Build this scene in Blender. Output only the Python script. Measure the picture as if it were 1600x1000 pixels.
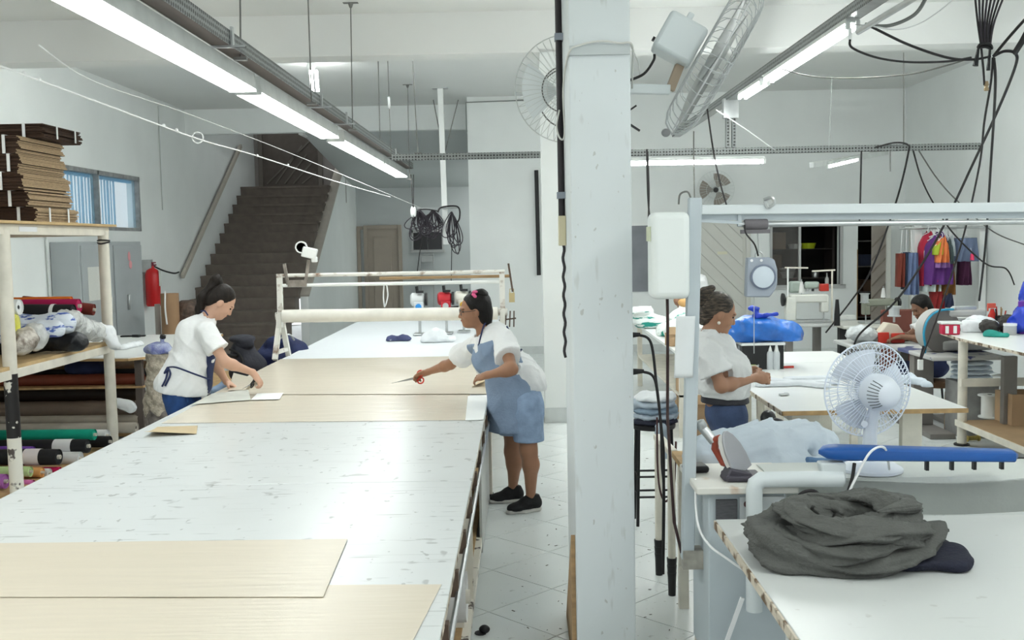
import bpy, math, random
import numpy as np
from mathutils import Vector, Matrix, noise as mnoise

for o in list(bpy.data.objects):
    bpy.data.objects.remove(o)
SC = bpy.context.scene
COL = SC.collection
R = math.radians
random.seed(7)

# ------------------------------------------------------------------ camera
FPX, CXP, CYP, EYE = 1600.0, 800.0, 500.0, 1.95
_y = np.array([13.0, -123.0, 1600.0]); _y /= np.linalg.norm(_y)
_u = np.array([-0.018, -1.0, 0.0]); _u -= _u.dot(_y) * _y; _u /= np.linalg.norm(_u)
_x = np.cross(_y, _u)
if _x[0] < 0: _x = -_x
CAMM = np.array([_x, _y, _u])           # camera axes (right, down, forward) -> world
cam_d = bpy.data.cameras.new('camera')
cam_d.sensor_width = 36.0
cam_d.lens = 36.0 * FPX / 1600.0
cam_d.clip_start = 0.05
cam_d.clip_end = 200
cam = bpy.data.objects.new('camera', cam_d)
COL.objects.link(cam)
_m = Matrix.Identity(4)
for i in range(3):
    _m[i][0] = CAMM[i][0]; _m[i][1] = -CAMM[i][1]; _m[i][2] = -CAMM[i][2]
_m[2][3] = EYE
cam.matrix_world = _m
SC.camera = cam

# ------------------------------------------------------------------ world and exposure
SC.view_settings.view_transform = 'Standard'
SC.view_settings.look = 'None'
SC.view_settings.exposure = 0.42
SC.view_settings.gamma = 1.0
SC.view_settings.use_curve_mapping = False
W = bpy.data.worlds.new('daylight'); SC.world = W
W.use_nodes = True
bg = W.node_tree.nodes['Background']
bg.inputs[0].default_value = (0.93, 0.98, 1.0, 1)
bg.inputs[1].default_value = 0.9
SC.cycles.use_adaptive_sampling = True
SC.cycles.adaptive_threshold = 0.04
SC.cycles.max_bounces = 6
SC.cycles.diffuse_bounces = 4
SC.cycles.glossy_bounces = 2
SC.cycles.transmission_bounces = 4
SC.cycles.transparent_max_bounces = 8
SC.cycles.caustics_reflective = False
SC.cycles.caustics_refractive = False
TUBE_POWER = 13.0      # emission of the fluorescent tubes and diffusers

def at(px, py, X=None, Y=None, Z=None):
    """world point on the surveyed plane X, Y or Z that the photograph shows at px, py"""
    r = CAMM @ np.array([(px - CXP) / FPX, (py - CYP) / FPX, 1.0])
    if Y is not None: t = Y / r[1]
    elif Z is not None: t = (Z - EYE) / r[2]
    else: t = X / r[0]
    return Vector((r[0] * t, r[1] * t, r[2] * t + EYE))

# ------------------------------------------------------------------ materials
MATS = {}
def _nodes(name):
    m = bpy.data.materials.new(name); m.use_nodes = True
    nt = m.node_tree
    return m, nt, nt.nodes['Principled BSDF']

def mat(name, col, rough=0.6, metal=0.0, var=0.0, scale=8.0, bump=0.0, bscale=None, spec=0.4,
        alpha=1.0, trans=0.0, col2=None, thr=None, detail=4.0, stretch=None):
    """plain procedural material: base colour with noise variation to col2 and a fine bump"""
    if name in MATS: return MATS[name]
    m, nt, b = _nodes(name)
    b.inputs['Base Color'].default_value = (*col, 1)
    b.inputs['Roughness'].default_value = rough
    b.inputs['Metallic'].default_value = metal
    b.inputs['Specular IOR Level'].default_value = spec
    if alpha < 1: b.inputs['Alpha'].default_value = alpha
    if trans: b.inputs['Transmission Weight'].default_value = trans
    L = nt.links.new
    if var or col2 or bump:
        tc = nt.nodes.new('ShaderNodeTexCoord')
        mp = nt.nodes.new('ShaderNodeMapping')
        if stretch: mp.inputs['Scale'].default_value = stretch
        L(tc.outputs['Object'], mp.inputs['Vector'])
    if var or col2:
        n = nt.nodes.new('ShaderNodeTexNoise')
        n.inputs['Scale'].default_value = scale
        n.inputs['Detail'].default_value = detail
        L(mp.outputs[0], n.inputs['Vector'])
        rp = nt.nodes.new('ShaderNodeValToRGB')
        c2 = col2 if col2 else tuple(max(0, c * (1 - var)) for c in col)
        lo, hi = thr if thr else (0.3, 0.7)
        rp.color_ramp.elements[0].position = lo; rp.color_ramp.elements[0].color = (*c2, 1)
        rp.color_ramp.elements[1].position = hi; rp.color_ramp.elements[1].color = (*col, 1)
        L(n.outputs['Fac'], rp.inputs[0]); L(rp.outputs[0], b.inputs['Base Color'])
    if bump:
        n2 = nt.nodes.new('ShaderNodeTexNoise')
        n2.inputs['Scale'].default_value = bscale or scale * 4
        n2.inputs['Detail'].default_value = 5
        L(mp.outputs[0], n2.inputs['Vector'])
        bp = nt.nodes.new('ShaderNodeBump')
        bp.inputs['Strength'].default_value = bump
        bp.inputs['Distance'].default_value = 0.02
        L(n2.outputs['Fac'], bp.inputs['Height']); L(bp.outputs[0], b.inputs['Normal'])
    MATS[name] = m
    return m

def emit(name, col, s):
    if name in MATS: return MATS[name]
    m, nt, b = _nodes(name)
    b.inputs['Base Color'].default_value = (0.9, 0.9, 0.9, 1)
    b.inputs['Emission Color'].default_value = (*col, 1)
    b.inputs['Emission Strength'].default_value = s
    MATS[name] = m
    return m

def marked(name, base, mark, specs, rough=0.35, wash=None, bump=0.0):
    """painted surface with scuffs: each spec = (scale vector, noise scale, low, high, strength)"""
    m, nt, b = _nodes(name)
    b.inputs['Roughness'].default_value = rough
    b.inputs['Specular IOR Level'].default_value = 0.35
    L = nt.links.new
    tc = nt.nodes.new('ShaderNodeTexCoord')
    col = nt.nodes.new('ShaderNodeRGB'); col.outputs[0].default_value = (*base, 1)
    cur = col.outputs[0]
    if wash:
        n = nt.nodes.new('ShaderNodeTexNoise'); n.inputs['Scale'].default_value = wash[1]
        n.inputs['Detail'].default_value = 3
        L(tc.outputs['Object'], n.inputs['Vector'])
        mr = nt.nodes.new('ShaderNodeMapRange')
        mr.inputs[1].default_value = 0.45; mr.inputs[2].default_value = 0.75
        mr.inputs[4].default_value = wash[2]
        L(n.outputs['Fac'], mr.inputs[0])
        mx = nt.nodes.new('ShaderNodeMixRGB'); L(mr.outputs[0], mx.inputs[0]); L(cur, mx.inputs[1])
        mx.inputs[2].default_value = (*wash[0], 1)
        cur = mx.outputs[0]
    for i, (sv, sc, lo, hi, st) in enumerate(specs):
        mp = nt.nodes.new('ShaderNodeMapping')
        mp.inputs['Scale'].default_value = sv
        mp.inputs['Location'].default_value = (i * 3.1, i * 7.7, i * 1.3)
        if len(sv) == 3 and i % 2: mp.inputs['Rotation'].default_value = (0, 0, 0.35 * i)
        L(tc.outputs['Object'], mp.inputs['Vector'])
        n = nt.nodes.new('ShaderNodeTexNoise'); n.inputs['Scale'].default_value = sc
        n.inputs['Detail'].default_value = 2
        L(mp.outputs[0], n.inputs['Vector'])
        mr = nt.nodes.new('ShaderNodeMapRange')
        mr.inputs[1].default_value = lo; mr.inputs[2].default_value = hi
        mr.inputs[4].default_value = st
        L(n.outputs['Fac'], mr.inputs[0])
        mx = nt.nodes.new('ShaderNodeMixRGB'); L(mr.outputs[0], mx.inputs[0]); L(cur, mx.inputs[1])
        mx.inputs[2].default_value = (*mark, 1)
        cur = mx.outputs[0]
    L(cur, b.inputs['Base Color'])
    MATS[name] = m
    return m

def perforated(name, base, hole, sx=28.0):
    """galvanised strip with rows of stamped slots (flat pattern a few pixels wide)"""
    m, nt, b = _nodes(name)
    b.inputs['Roughness'].default_value = 0.45; b.inputs['Metallic'].default_value = 0.3
    L = nt.links.new
    tc = nt.nodes.new('ShaderNodeTexCoord'); mp = nt.nodes.new('ShaderNodeMapping')
    mp.inputs['Scale'].default_value = (sx, sx, sx)
    L(tc.outputs['Object'], mp.inputs['Vector'])
    v = nt.nodes.new('ShaderNodeTexVoronoi'); v.inputs['Scale'].default_value = 1.0
    v.inputs['Randomness'].default_value = 0.12
    L(mp.outputs[0], v.inputs['Vector'])
    mr = nt.nodes.new('ShaderNodeMapRange'); mr.inputs[1].default_value = 0.30; mr.inputs[2].default_value = 0.36
    L(v.outputs['Distance'], mr.inputs[0])
    mx = nt.nodes.new('ShaderNodeMixRGB'); L(mr.outputs[0], mx.inputs[0])
    mx.inputs[1].default_value = (*hole, 1); mx.inputs[2].default_value = (*base, 1)
    L(mx.outputs[0], b.inputs['Base Color'])
    MATS[name] = m
    return m

# ------------------------------------------------------------------ mesh helpers
ORG = {}
class MB:
    def __init__(s): s.v = []; s.f = []; s.mi = []; s.cur = 0
    def add(s, vs, fs):
        o = len(s.v); s.v += [tuple(v) for v in vs]
        s.f += [tuple(i + o for i in f) for f in fs]; s.mi += [s.cur] * len(fs)
        return s
    def box(s, c, d, rot=None):
        hx, hy, hz = d[0] / 2, d[1] / 2, d[2] / 2
        vs = [Vector((x, y, z)) for x in (-hx, hx) for y in (-hy, hy) for z in (-hz, hz)]
        if rot is not None:
            if not isinstance(rot, Matrix): rot = Matrix.Rotation(rot, 3, 'Z')
            vs = [rot @ v for v in vs]
        c = Vector(c)
        return s.add([v + c for v in vs], [(0, 1, 3, 2), (4, 6, 7, 5), (0, 4, 5, 1), (2, 3, 7, 6), (0, 2, 6, 4), (1, 5, 7, 3)])
    def bb(s, x0, x1, y0, y1, z0, z1):
        return s.box(((x0 + x1) / 2, (y0 + y1) / 2, (z0 + z1) / 2), (x1 - x0, y1 - y0, z1 - z0))
    def bar(s, p, q, w, h=None, up=(0, 0, 1)):
        p, q = Vector(p), Vector(q); h = h or w
        d = (q - p); L = d.length; d.normalize()
        u = Vector(up)
        if abs(d.dot(u)) > 0.98: u = Vector((0, 1, 0))
        sd = d.cross(u).normalized(); u2 = sd.cross(d)
        m = Matrix((sd, d, u2)).transposed()
        return s.box((p + q) / 2, (w, L, h), m)
    def tube(s, pts, r, n=8, cap=True, closed=False):
        pts = [Vector(p) for p in pts]; N = len(pts)
        rs = r if isinstance(r, (list, tuple)) else [r] * N
        vs = []; prev = None
        for i, p in enumerate(pts):
            if closed: d = pts[(i + 1) % N] - pts[i - 1]
            elif i == 0: d = pts[1] - pts[0]
            elif i == N - 1: d = pts[-1] - pts[-2]
            else: d = (pts[i + 1] - p).normalized() + (p - pts[i - 1]).normalized()
            if d.length < 1e-9: d = Vector((0, 0, 1))
            d.normalize()
            if prev is None:
                a = Vector((0, 0, 1)) if abs(d.z) < 0.9 else Vector((1, 0, 0))
                u = d.cross(a).normalized()
            else:
                u = prev - d * prev.dot(d)
                u = u.normalized() if u.length > 1e-6 else d.orthogonal().normalized()
            prev = u; w = d.cross(u)
            for k in range(n):
                t = 2 * math.pi * k / n
                vs.append(p + (u * math.cos(t) + w * math.sin(t)) * rs[i])
        fs = []
        for i in range(N if closed else N - 1):
            j = (i + 1) % N
            for k in range(n):
                k2 = (k + 1) % n
                fs.append((i * n + k, i * n + k2, j * n + k2, j * n + k))
        if cap and not closed:
            fs.append(tuple(range(n))[::-1]); fs.append(tuple((N - 1) * n + k for k in range(n)))
        return s.add(vs, fs)
    def lathe(s, c, prof, n=20, axis=(0, 0, 1), cap=True):
        """profile of (radius, height along axis)"""
        ax = Vector(axis).normalized(); a = ax.orthogonal().normalized(); b = ax.cross(a); c = Vector(c)
        vs = []
        for (r, h) in prof:
            for k in range(n):
                t = 2 * math.pi * k / n
                vs.append(c + ax * h + (a * math.cos(t) + b * math.sin(t)) * r)
        fs = []
        for i in range(len(prof) - 1):
            for k in range(n):
                k2 = (k + 1) % n
                fs.append((i * n + k, i * n + k2, (i + 1) * n + k2, (i + 1) * n + k))
        if cap:
            fs.append(tuple(range(n))[::-1]); fs.append(tuple((len(prof) - 1) * n + k for k in range(n)))
        return s.add(vs, fs)
    def prism(s, poly, z0, z1, fn=None):
        """polygon of (x, y) extruded z0..z1; fn maps local xyz to world"""
        n = len(poly); fn = fn or (lambda x, y, z: (x, y, z))
        vs = [fn(x, y, z0) for x, y in poly] + [fn(x, y, z1) for x, y in poly]
        fs = [tuple(range(n))[::-1], tuple(range(n, 2 * n))]
        for i in range(n):
            j = (i + 1) % n
            fs.append((i, j, n + j, n + i))
        return s.add(vs, fs)
    def ball(s, c, r, nu=16, nv=10, rot=None, amp=0.0, freq=3.0, seed=0.0, flat=None):
        """ellipsoid with optional lumpy noise; flat = lowest z allowed (rests on a surface)"""
        rx, ry, rz = r if isinstance(r, (list, tuple)) else (r, r, r)
        c = Vector(c); vs = []
        for j in range(nv + 1):
            ph = math.pi * j / nv
            for i in range(nu):
                t = 2 * math.pi * i / nu
                d = Vector((math.sin(ph) * math.cos(t), math.sin(ph) * math.sin(t), math.cos(ph)))
                k = 1.0
                if amp: k += amp * (mnoise.noise(d * freq + Vector((seed, seed * 1.7, 0))) + 0.5 * mnoise.noise(d * freq * 2.3 + Vector((0, seed, seed))))
                p = Vector((d.x * rx * k, d.y * ry * k, d.z * rz * k))
                if rot is not None: p = (rot if isinstance(rot, Matrix) else Matrix.Rotation(rot, 3, 'Z')) @ p
                p = p + c
                if flat is not None and p.z < flat: p.z = flat
                vs.append(p)
        fs = []
        for j in range(nv):
            for i in range(nu):
                i2 = (i + 1) % nu
                fs.append((j * nu + i, (j + 1) * nu + i, (j + 1) * nu + i2, j * nu + i2))
        return s.add(vs, fs)
    def sheet(s, fn, nu, nv, th=0.0):
        """grid surface fn(u, v) with thickness th downwards along z"""
        vs = [Vector(fn(i / nu, j / nv)) for j in range(nv + 1) for i in range(nu + 1)]
        n1 = nu + 1
        fs = [(j * n1 + i, j * n1 + i + 1, (j + 1) * n1 + i + 1, (j + 1) * n1 + i) for j in range(nv) for i in range(nu)]
        if th:
            N = len(vs)
            vs += [v - Vector((0, 0, th)) for v in vs]
            fs += [tuple(N + k for k in f[::-1]) for f in fs]
            ring = [i for i in range(nu)] + [nu + j * n1 for j in range(nv)] + [nv * n1 + i for i in range(nu, 0, -1)] + [j * n1 for j in range(nv, 0, -1)]
            for a in range(len(ring)):
                p, q = ring[a], ring[(a + 1) % len(ring)]
                fs.append((q, p, N + p, N + q))
        return s.add(vs, fs)
    def raw(s, V, Fc):
        o = len(s.v); s.v += [tuple(x) for x in V]; s.f += [tuple(int(i) + o for i in f) for f in Fc]
        s.mi += [s.cur] * len(Fc); return s
    def build(s, name, m, parent=None, bevel=0.0, smooth=True, angle=40, origin=None, seg=2):
        v = np.array(s.v, dtype=float)
        lo, hi = v.min(0), v.max(0)
        c = Vector((lo + hi) / 2)
        if parent is None: c.z = lo[2]
        if origin is not None: c = Vector(origin)
        me = bpy.data.meshes.new(name)
        me.from_pydata((v - np.array(c)).tolist(), [], s.f)
        for mm in (m if isinstance(m, (list, tuple)) else [m]): me.materials.append(mm)
        if any(s.mi): me.polygons.foreach_set('material_index', s.mi)
        me.update()
        if smooth:
            me.polygons.foreach_set('use_smooth', [True] * len(me.polygons))
            me.set_sharp_from_angle(angle=R(angle))
        o = bpy.data.objects.new(name, me); COL.objects.link(o)
        if parent is not None:
            o.parent = parent; o.location = c - ORG[parent.name]
        else: o.location = c
        ORG[o.name] = Vector(c)
        if bevel:
            b = o.modifiers.new('bevel', 'BEVEL'); b.width = bevel; b.segments = seg; b.limit_method = 'ANGLE'
            b.angle_limit = R(40)
        return o

def thing(name, label, cat, loc, group=None):
    o = bpy.data.objects.new(name, None); COL.objects.link(o)
    o.empty_display_size = 0.1
    o.location = loc; ORG[o.name] = Vector(loc)
    return tag(o, label, cat, group)
def tag(o, label=None, cat=None, group=None, kind=None):
    if label: o['label'] = label
    if cat: o['category'] = cat
    if group: o['group'] = group
    if kind: o['kind'] = kind
    return o
def struct(o): o['kind'] = 'structure'; return o
def copy_tree(o, delta=(0, 0, 0), parent=None, label=None, first=True):
    c = o.copy(); COL.objects.link(c); c.parent = parent
    if first: c.location = o.location + Vector(delta)
    ORG[c.name] = ORG[o.name] + Vector(delta)
    if label: c['label'] = label
    for ch in o.children: copy_tree(ch, delta, c, None, False)
    return c

def bez(p0, p1, sag=0.0, n=14, side=(0, 0, 0)):
    """hanging cable between two points"""
    p0, p1 = Vector(p0), Vector(p1); sd = Vector(side)
    return [p0.lerp(p1, i / n) + (Vector((0, 0, -sag)) + sd) * (4 * (i / n) * (1 - i / n)) for i in range(n + 1)]
def smooth_path(pts, n=8):
    """Catmull-Rom through points"""
    pts = [Vector(p) for p in pts]; out = []
    for i in range(len(pts) - 1):
        p0 = pts[max(i - 1, 0)]; p1 = pts[i]; p2 = pts[i + 1]; p3 = pts[min(i + 2, len(pts) - 1)]
        for k in range(n):
            t = k / n
            out.append(0.5 * ((2 * p1) + (p2 - p0) * t + (2 * p0 - 5 * p1 + 4 * p2 - p3) * t * t + (3 * p1 - p0 - 3 * p2 + p3) * t ** 3))
    out.append(pts[-1]); return out

# ------------------------------------------------------------------ implicit surfaces (bodies, clothes, bags, cloth heaps)
def _smin(a, b, k):
    if k <= 0: return np.minimum(a, b)
    h = np.maximum(k - np.abs(a - b), 0) / k
    return np.minimum(a, b) - h * h * k * 0.25
def cap(a, b, ra, rb=None, k=0.03): return ('c', np.array(a, float), np.array(b, float), ra, ra if rb is None else rb, k)
def ell(c, r, rot=None, k=0.03):
    return ('e', np.array(c, float), np.array(r, float), None if rot is None else np.array(rot, float), None, k)
def field(prims, pts_shape, X, Y, Z, lo, h, infl=0.0):
    f = np.full(pts_shape, 9.0, dtype=np.float32)
    for t, a, b, ra, rb, k in prims:
        if t == 'c':
            m = max(ra, rb) + infl + k + 3 * h
            l = np.minimum(a, b) - m; u = np.maximum(a, b) + m
        else:
            m = b.max() + infl + k + 3 * h
            l = a - m; u = a + m
        i0 = np.maximum(((l - lo) / h).astype(int), 0); i1 = np.minimum(((u - lo) / h).astype(int) + 2, pts_shape)
        if (i1 <= i0).any(): continue
        sl = tuple(slice(p, q) for p, q in zip(i0, i1))
        x = X[sl[0]][:, None, None]; y = Y[sl[1]][None, :, None]; z = Z[sl[2]][None, None, :]
        if t == 'c':
            d = b - a; L2 = max(d.dot(d), 1e-12)
            tt = np.clip(((x - a[0]) * d[0] + (y - a[1]) * d[1] + (z - a[2]) * d[2]) / L2, 0, 1)
            ds = np.sqrt((x - a[0] - tt * d[0]) ** 2 + (y - a[1] - tt * d[1]) ** 2 + (z - a[2] - tt * d[2]) ** 2) - (ra + (rb - ra) * tt)
        else:
            px, py, pz = x - a[0], y - a[1], z - a[2]
            if ra is not None:
                px, py, pz = (ra[0][0] * px + ra[0][1] * py + ra[0][2] * pz, ra[1][0] * px + ra[1][1] * py + ra[1][2] * pz, ra[2][0] * px + ra[2][1] * py + ra[2][2] * pz)
            k0 = np.sqrt((px / b[0]) ** 2 + (py / b[1]) ** 2 + (pz / b[2]) ** 2) + 1e-9
            k1 = np.sqrt((px / b[0] ** 2) ** 2 + (py / b[1] ** 2) ** 2 + (pz / b[2] ** 2) ** 2) + 1e-9
            ds = k0 * (k0 - 1) / k1
        f[sl] = _smin(f[sl], (ds - infl).astype(np.float32), k)
    return f
def nets(f, lo, h):
    """surface nets of a sampled field"""
    nx, ny, nz = f.shape
    ins = f < 0
    c = np.zeros((nx - 1, ny - 1, nz - 1), np.int8)
    for dx in (0, 1):
        for dy in (0, 1):
            for dz in (0, 1):
                c += ins[dx:nx - 1 + dx, dy:ny - 1 + dy, dz:nz - 1 + dz]
    act = (c > 0) & (c < 8)
    idx = np.full(act.shape, -1, np.int64)
    ii = np.argwhere(act); idx[act] = np.arange(len(ii))
    acc = np.zeros((len(ii), 3)); cnt = np.zeros(len(ii))
    corner = [(dx, dy, dz) for dx in (0, 1) for dy in (0, 1) for dz in (0, 1)]
    for a in corner:
        for ax in range(3):
            if a[ax]: continue
            b = list(a); b[ax] = 1
            fa = f[ii[:, 0] + a[0], ii[:, 1] + a[1], ii[:, 2] + a[2]]; fb = f[ii[:, 0] + b[0], ii[:, 1] + b[1], ii[:, 2] + b[2]]
            m = (fa < 0) != (fb < 0)
            t = np.where(m, fa / np.where(m, fa - fb, 1), 0)
            p = np.array(a, float)[None, :].repeat(len(ii), 0); p[:, ax] += t
            acc[m] += p[m]; cnt[m] += 1
    V = (ii + acc / cnt[:, None]) * h + lo
    F = []
    for ax in range(3):
        sl0 = [slice(None)] * 3; sl1 = [slice(None)] * 3
        sl0[ax] = slice(0, -1); sl1[ax] = slice(1, None)
        e = ins[tuple(sl0)] != ins[tuple(sl1)]
        fl = ins[tuple(sl0)]
        u, w = [(1, 2), (2, 0), (0, 1)][ax]
        q = np.argwhere(e)
        q = q[(q[:, u] > 0) & (q[:, w] > 0) & (q[:, u] < act.shape[u]) & (q[:, w] < act.shape[w])]
        if not len(q): continue
        def g(du, dw):
            z = q.copy(); z[:, u] -= du; z[:, w] -= dw
            return idx[z[:, 0], z[:, 1], z[:, 2]]
        quad = np.stack([g(1, 1), g(0, 1), g(0, 0), g(1, 0)], 1)
        flip = ~fl[q[:, 0], q[:, 1], q[:, 2]]
        quad[flip] = quad[flip][:, ::-1]
        F.append(quad)
    return V, np.concatenate(F)
def implicit(prims, h=0.012, infl=0.0, cuts=(), wob=0.0, wf=9.0, seed=0.0, fn=None, rg=0.0):
    """mesh of smooth-blended primitives; cuts = (point, normal) keep the side the normal points AWAY from"""
    lo = np.array([9e9] * 3); hi = -lo
    for t, a, b, ra, rb, k in prims:
        if t == 'c': m = max(ra, rb); lo = np.minimum(lo, np.minimum(a, b) - m); hi = np.maximum(hi, np.maximum(a, b) + m)
        else: lo = np.minimum(lo, a - b.max()); hi = np.maximum(hi, a + b.max())
    lo = lo - infl - 4 * h - wob - 1.5 * rg; hi = hi + infl + 4 * h + wob + 1.5 * rg
    n = np.ceil((hi - lo) / h).astype(int) + 1
    X, Y, Z = [lo[i] + h * np.arange(n[i]) for i in range(3)]
    f = field(prims, tuple(n), X, Y, Z, lo, h, infl)
    x, y, z = X[:, None, None], Y[None, :, None], Z[None, None, :]
    if wob:
        f = f + (wob * (np.sin(wf * (x + 0.6 * y) + seed + 2.2 * np.sin(wf * .5 * z)) * np.sin(wf * (z * .9 - .4 * x + .5 * y) + 1.3 * seed) + 0.5 * np.sin(2.1 * wf * (.5 * x - y + .7 * z) + seed))).astype(np.float32)
    if rg:      # sharp cloth creases
        r1 = 1 - np.abs(np.sin(wf * (.8 * x + .35 * y) + 2 * np.sin(wf * .6 * z + seed) + 1.4 * np.sin(wf * .45 * y) + seed))
        r2 = 1 - np.abs(np.sin(1.6 * wf * (.6 * z - .45 * x + .5 * y) + 1.6 * np.sin(wf * .8 * y + .5 * wf * x) + 2 * seed))
        r3 = 1 - np.abs(np.sin(2.7 * wf * (.5 * x - .6 * y + .3 * z) + 1.5 * np.sin(1.3 * wf * x) + seed))
        f = f - (rg * (r1 ** 2 + .7 * r2 ** 2 + .35 * r3 ** 2 - .6)).astype(np.float32)
    if fn is not None: f = fn(f, x, y, z)
    for p, nn in cuts:
        nn = np.array(nn, float); nn /= np.linalg.norm(nn)
        f = np.maximum(f, ((x - p[0]) * nn[0] + (y - p[1]) * nn[1] + (z - p[2]) * nn[2]).astype(np.float32))
    return nets(f, lo, h)
# ------------------------------------------------------------------ shared materials
WHITE = mat('wall_paint', (0.86, 0.89, 0.875), 0.75, var=0.06, scale=1.2, bump=0.04, bscale=40)
CEILW = mat('ceiling_paint', (0.80, 0.81, 0.79), 0.8, var=0.03, scale=0.8)
PILLW = marked('pillar_paint', (0.66, 0.705, 0.715), (0.42, 0.43, 0.40),
               [((5, 5, 1), 5.0, 0.66, 0.74, 0.35), ((9, 9, 6), 3.0, 0.71, 0.74, 0.7)], 0.5, wash=((0.60, 0.635, 0.62), 1.6, 0.6))
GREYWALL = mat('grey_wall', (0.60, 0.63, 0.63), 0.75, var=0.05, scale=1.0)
TILE = marked('floor_tile', (0.76, 0.80, 0.79), (0.30, 0.30, 0.28), [((2, 2, 1), 6.0, 0.68, 0.76, 0.5), ((9, 9, 1), 4.0, .71, .75, .6)], 0.25, wash=((0.66, 0.70, 0.69), 1.1, 0.5))
GROUT = mat('grout', (0.25, 0.25, 0.23), 0.9)
STEP = mat('stair_stone', (0.175, 0.145, 0.122), 0.7, var=0.25, scale=6, bump=0.05)
TAN = mat('beige_door_paint', (0.42, 0.36, 0.30), 0.6, var=0.08, scale=3)
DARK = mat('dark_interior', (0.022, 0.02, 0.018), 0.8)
BLACK = mat('black_plastic', (0.012, 0.012, 0.013), 0.45)
BLACKCORD = mat('black_cord', (0.018, 0.016, 0.017), 0.6)
CREAM = mat('cream_paint', (0.80, 0.76, 0.66), 0.55, var=0.18, scale=7)
CHIPPED = mat('chipped_cream_paint', (0.80, 0.77, 0.68), 0.55, col2=(0.10, 0.08, 0.07), scale=9, thr=(0.36, 0.40), detail=5)
GALV = perforated('perforated_steel', (0.24, 0.255, 0.25), (0.03, 0.03, 0.03))
STEEL = mat('brushed_steel', (0.55, 0.57, 0.57), 0.35, 0.8, var=0.15, scale=14)
WIRE = mat('thin_steel_wire', (0.16, 0.16, 0.15), 0.5, 0.4)
DIFFUSER = emit('lamp_diffuser', (0.96, 1.0, 0.98), TUBE_POWER)
LAMPTUBE = emit('fluorescent_tube', (0.96, 1.0, 0.98), TUBE_POWER * 3.4)
LAMPBODY = mat('lamp_body', (0.66, 0.69, 0.67), 0.5, var=0.2, scale=5)
WOODE = mat('raw_wood', (0.50, 0.33, 0.17), 0.7, var=0.35, scale=5, stretch=(1, 1, 8))
PLY = mat('plywood_edge', (0.55, 0.36, 0.17), 0.7, var=0.35, scale=12)
LAMINATE = mat('white_laminate', (0.86, 0.88, 0.86), 0.3, var=0.03, scale=3)
CARD = mat('cardboard', (0.50, 0.34, 0.20), 0.8, var=0.12, scale=4, bump=0.05)
CARDD = mat('brown_cardboard', (0.16, 0.085, 0.045), 0.8, var=0.25, scale=5, bump=0.05)

XL, XR, YB, YS, ZC = -6.0, 6.6, 17.7, 18.6, 4.35

def slab(name, boxes, m, bevel=0):
    b = MB()
    for x in boxes: b.bb(*x)
    return struct(b.build(name, m, bevel=bevel, smooth=False))

# floor: grout bed with square tiles laid on the diagonal
floor = slab('floor', [(XL - .3, XR + .3, -5, 25.2, -0.12, -0.006)], GROUT)
S2 = 0.345                                  # half diagonal of a tile
ax, ay = 0.142, 5.623
t0 = MB(); hw = S2 * math.sqrt(2) / 2 - 0.0022
t0.box((0, 0, -0.004), (2 * hw, 2 * hw, 0.008), R(45))
tile = t0.build('tile', TILE, floor, bevel=0.0015, seg=1)
tile_me = tile.data
near, rest = [], []
for i in range(-24, 24):
    for j in range(-34, 62):
        if (i + j) % 2 == 0: continue
        x, y = ax + i * S2, ay + j * S2
        if not (XL + .2 < x < XR - .2 and -4.5 < y < 24.8): continue
        vis = (-0.35 < x < 1.6 and 4.4 < y < 13) or (1.5 <= x < 4.6 and 6.2 < y < 12.5) or (-0.9 < x <= 0.8 and 13 <= y < 17.6)
        (near if vis else rest).append((x, y))
near.sort(key=lambda p: p[1])
rest += near[290:]; near = near[:290]
for k, (x, y) in enumerate(near):
    o = tile if k == 0 else tile.copy()
    if k: COL.objects.link(o)
    o.location = Vector((x, y, -0.004)) - ORG['floor']
b = MB()
for x, y in rest: b.box((x, y, -0.004), (2 * hw, 2 * hw, 0.008), R(45))
tag(b.build('tile_field', TILE, floor, smooth=False), kind='stuff')

# left wall with the window opening
WY0, WY1, WZ0, WZ1 = 12.2, 16.22, 2.22, 3.07
slab('wall_left', [(XL - .2, XL, -5, WY0, 0, 4.5), (XL - .2, XL, WY1, 25.2, 0, 4.6), (XL - .2, XL, WY0, WY1, 0, WZ0), (XL - .2, XL, WY0, WY1, WZ1, 4.5)], WHITE)
slab('wall_right', [(XR, XR + .2, -5, 17.9, 0, 4.5)], WHITE)
# back wall of the sewing room with a window and a doorway to dark rooms
BX0, BX1, BZ0, BZ1 = 4.33, 5.49, 1.09, 2.13
DX0, DX1, DZ1 = 5.80, 6.24, 2.18
slab('wall_back', [(-0.87, BX0, YB, YB + .15, 0, ZC + .1), (BX0, BX1, YB, YB + .15, 0, BZ0), (BX0, BX1, YB, YB + .15, BZ1, ZC + .1),
                   (BX1, DX0, YB, YB + .15, 0, ZC + .1), (DX0, DX1, YB, YB + .15, DZ1, ZC + .1), (DX1, XR + .2, YB, YB + .15, 0, ZC + .1)], WHITE)
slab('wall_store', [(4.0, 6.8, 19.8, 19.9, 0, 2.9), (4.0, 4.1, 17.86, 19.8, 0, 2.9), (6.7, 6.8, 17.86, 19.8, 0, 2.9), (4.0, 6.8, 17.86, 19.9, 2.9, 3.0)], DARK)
slab('wall_block_side', [(-0.87, -0.72, YB + .15, 21.4, 0, 4.4)], WHITE)
slab('wall_added_passage', [(-0.87, 2.2, 21.3, 21.4, 0, 4.4), (2.2, 2.3, 21.3, 25, 0, 4.4), (-0.87, 2.3, 24.8, 24.95, 0, 4.4), (-0.87, 2.3, 21.3, 25, 3.6, 3.7)], WHITE)  # unseen passage added to house a lamp that lights the corridor
slab('wall_stair_header', [(XL, -0.87, YS, YS + .18, 3.98, 4.6)], WHITE)
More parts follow.
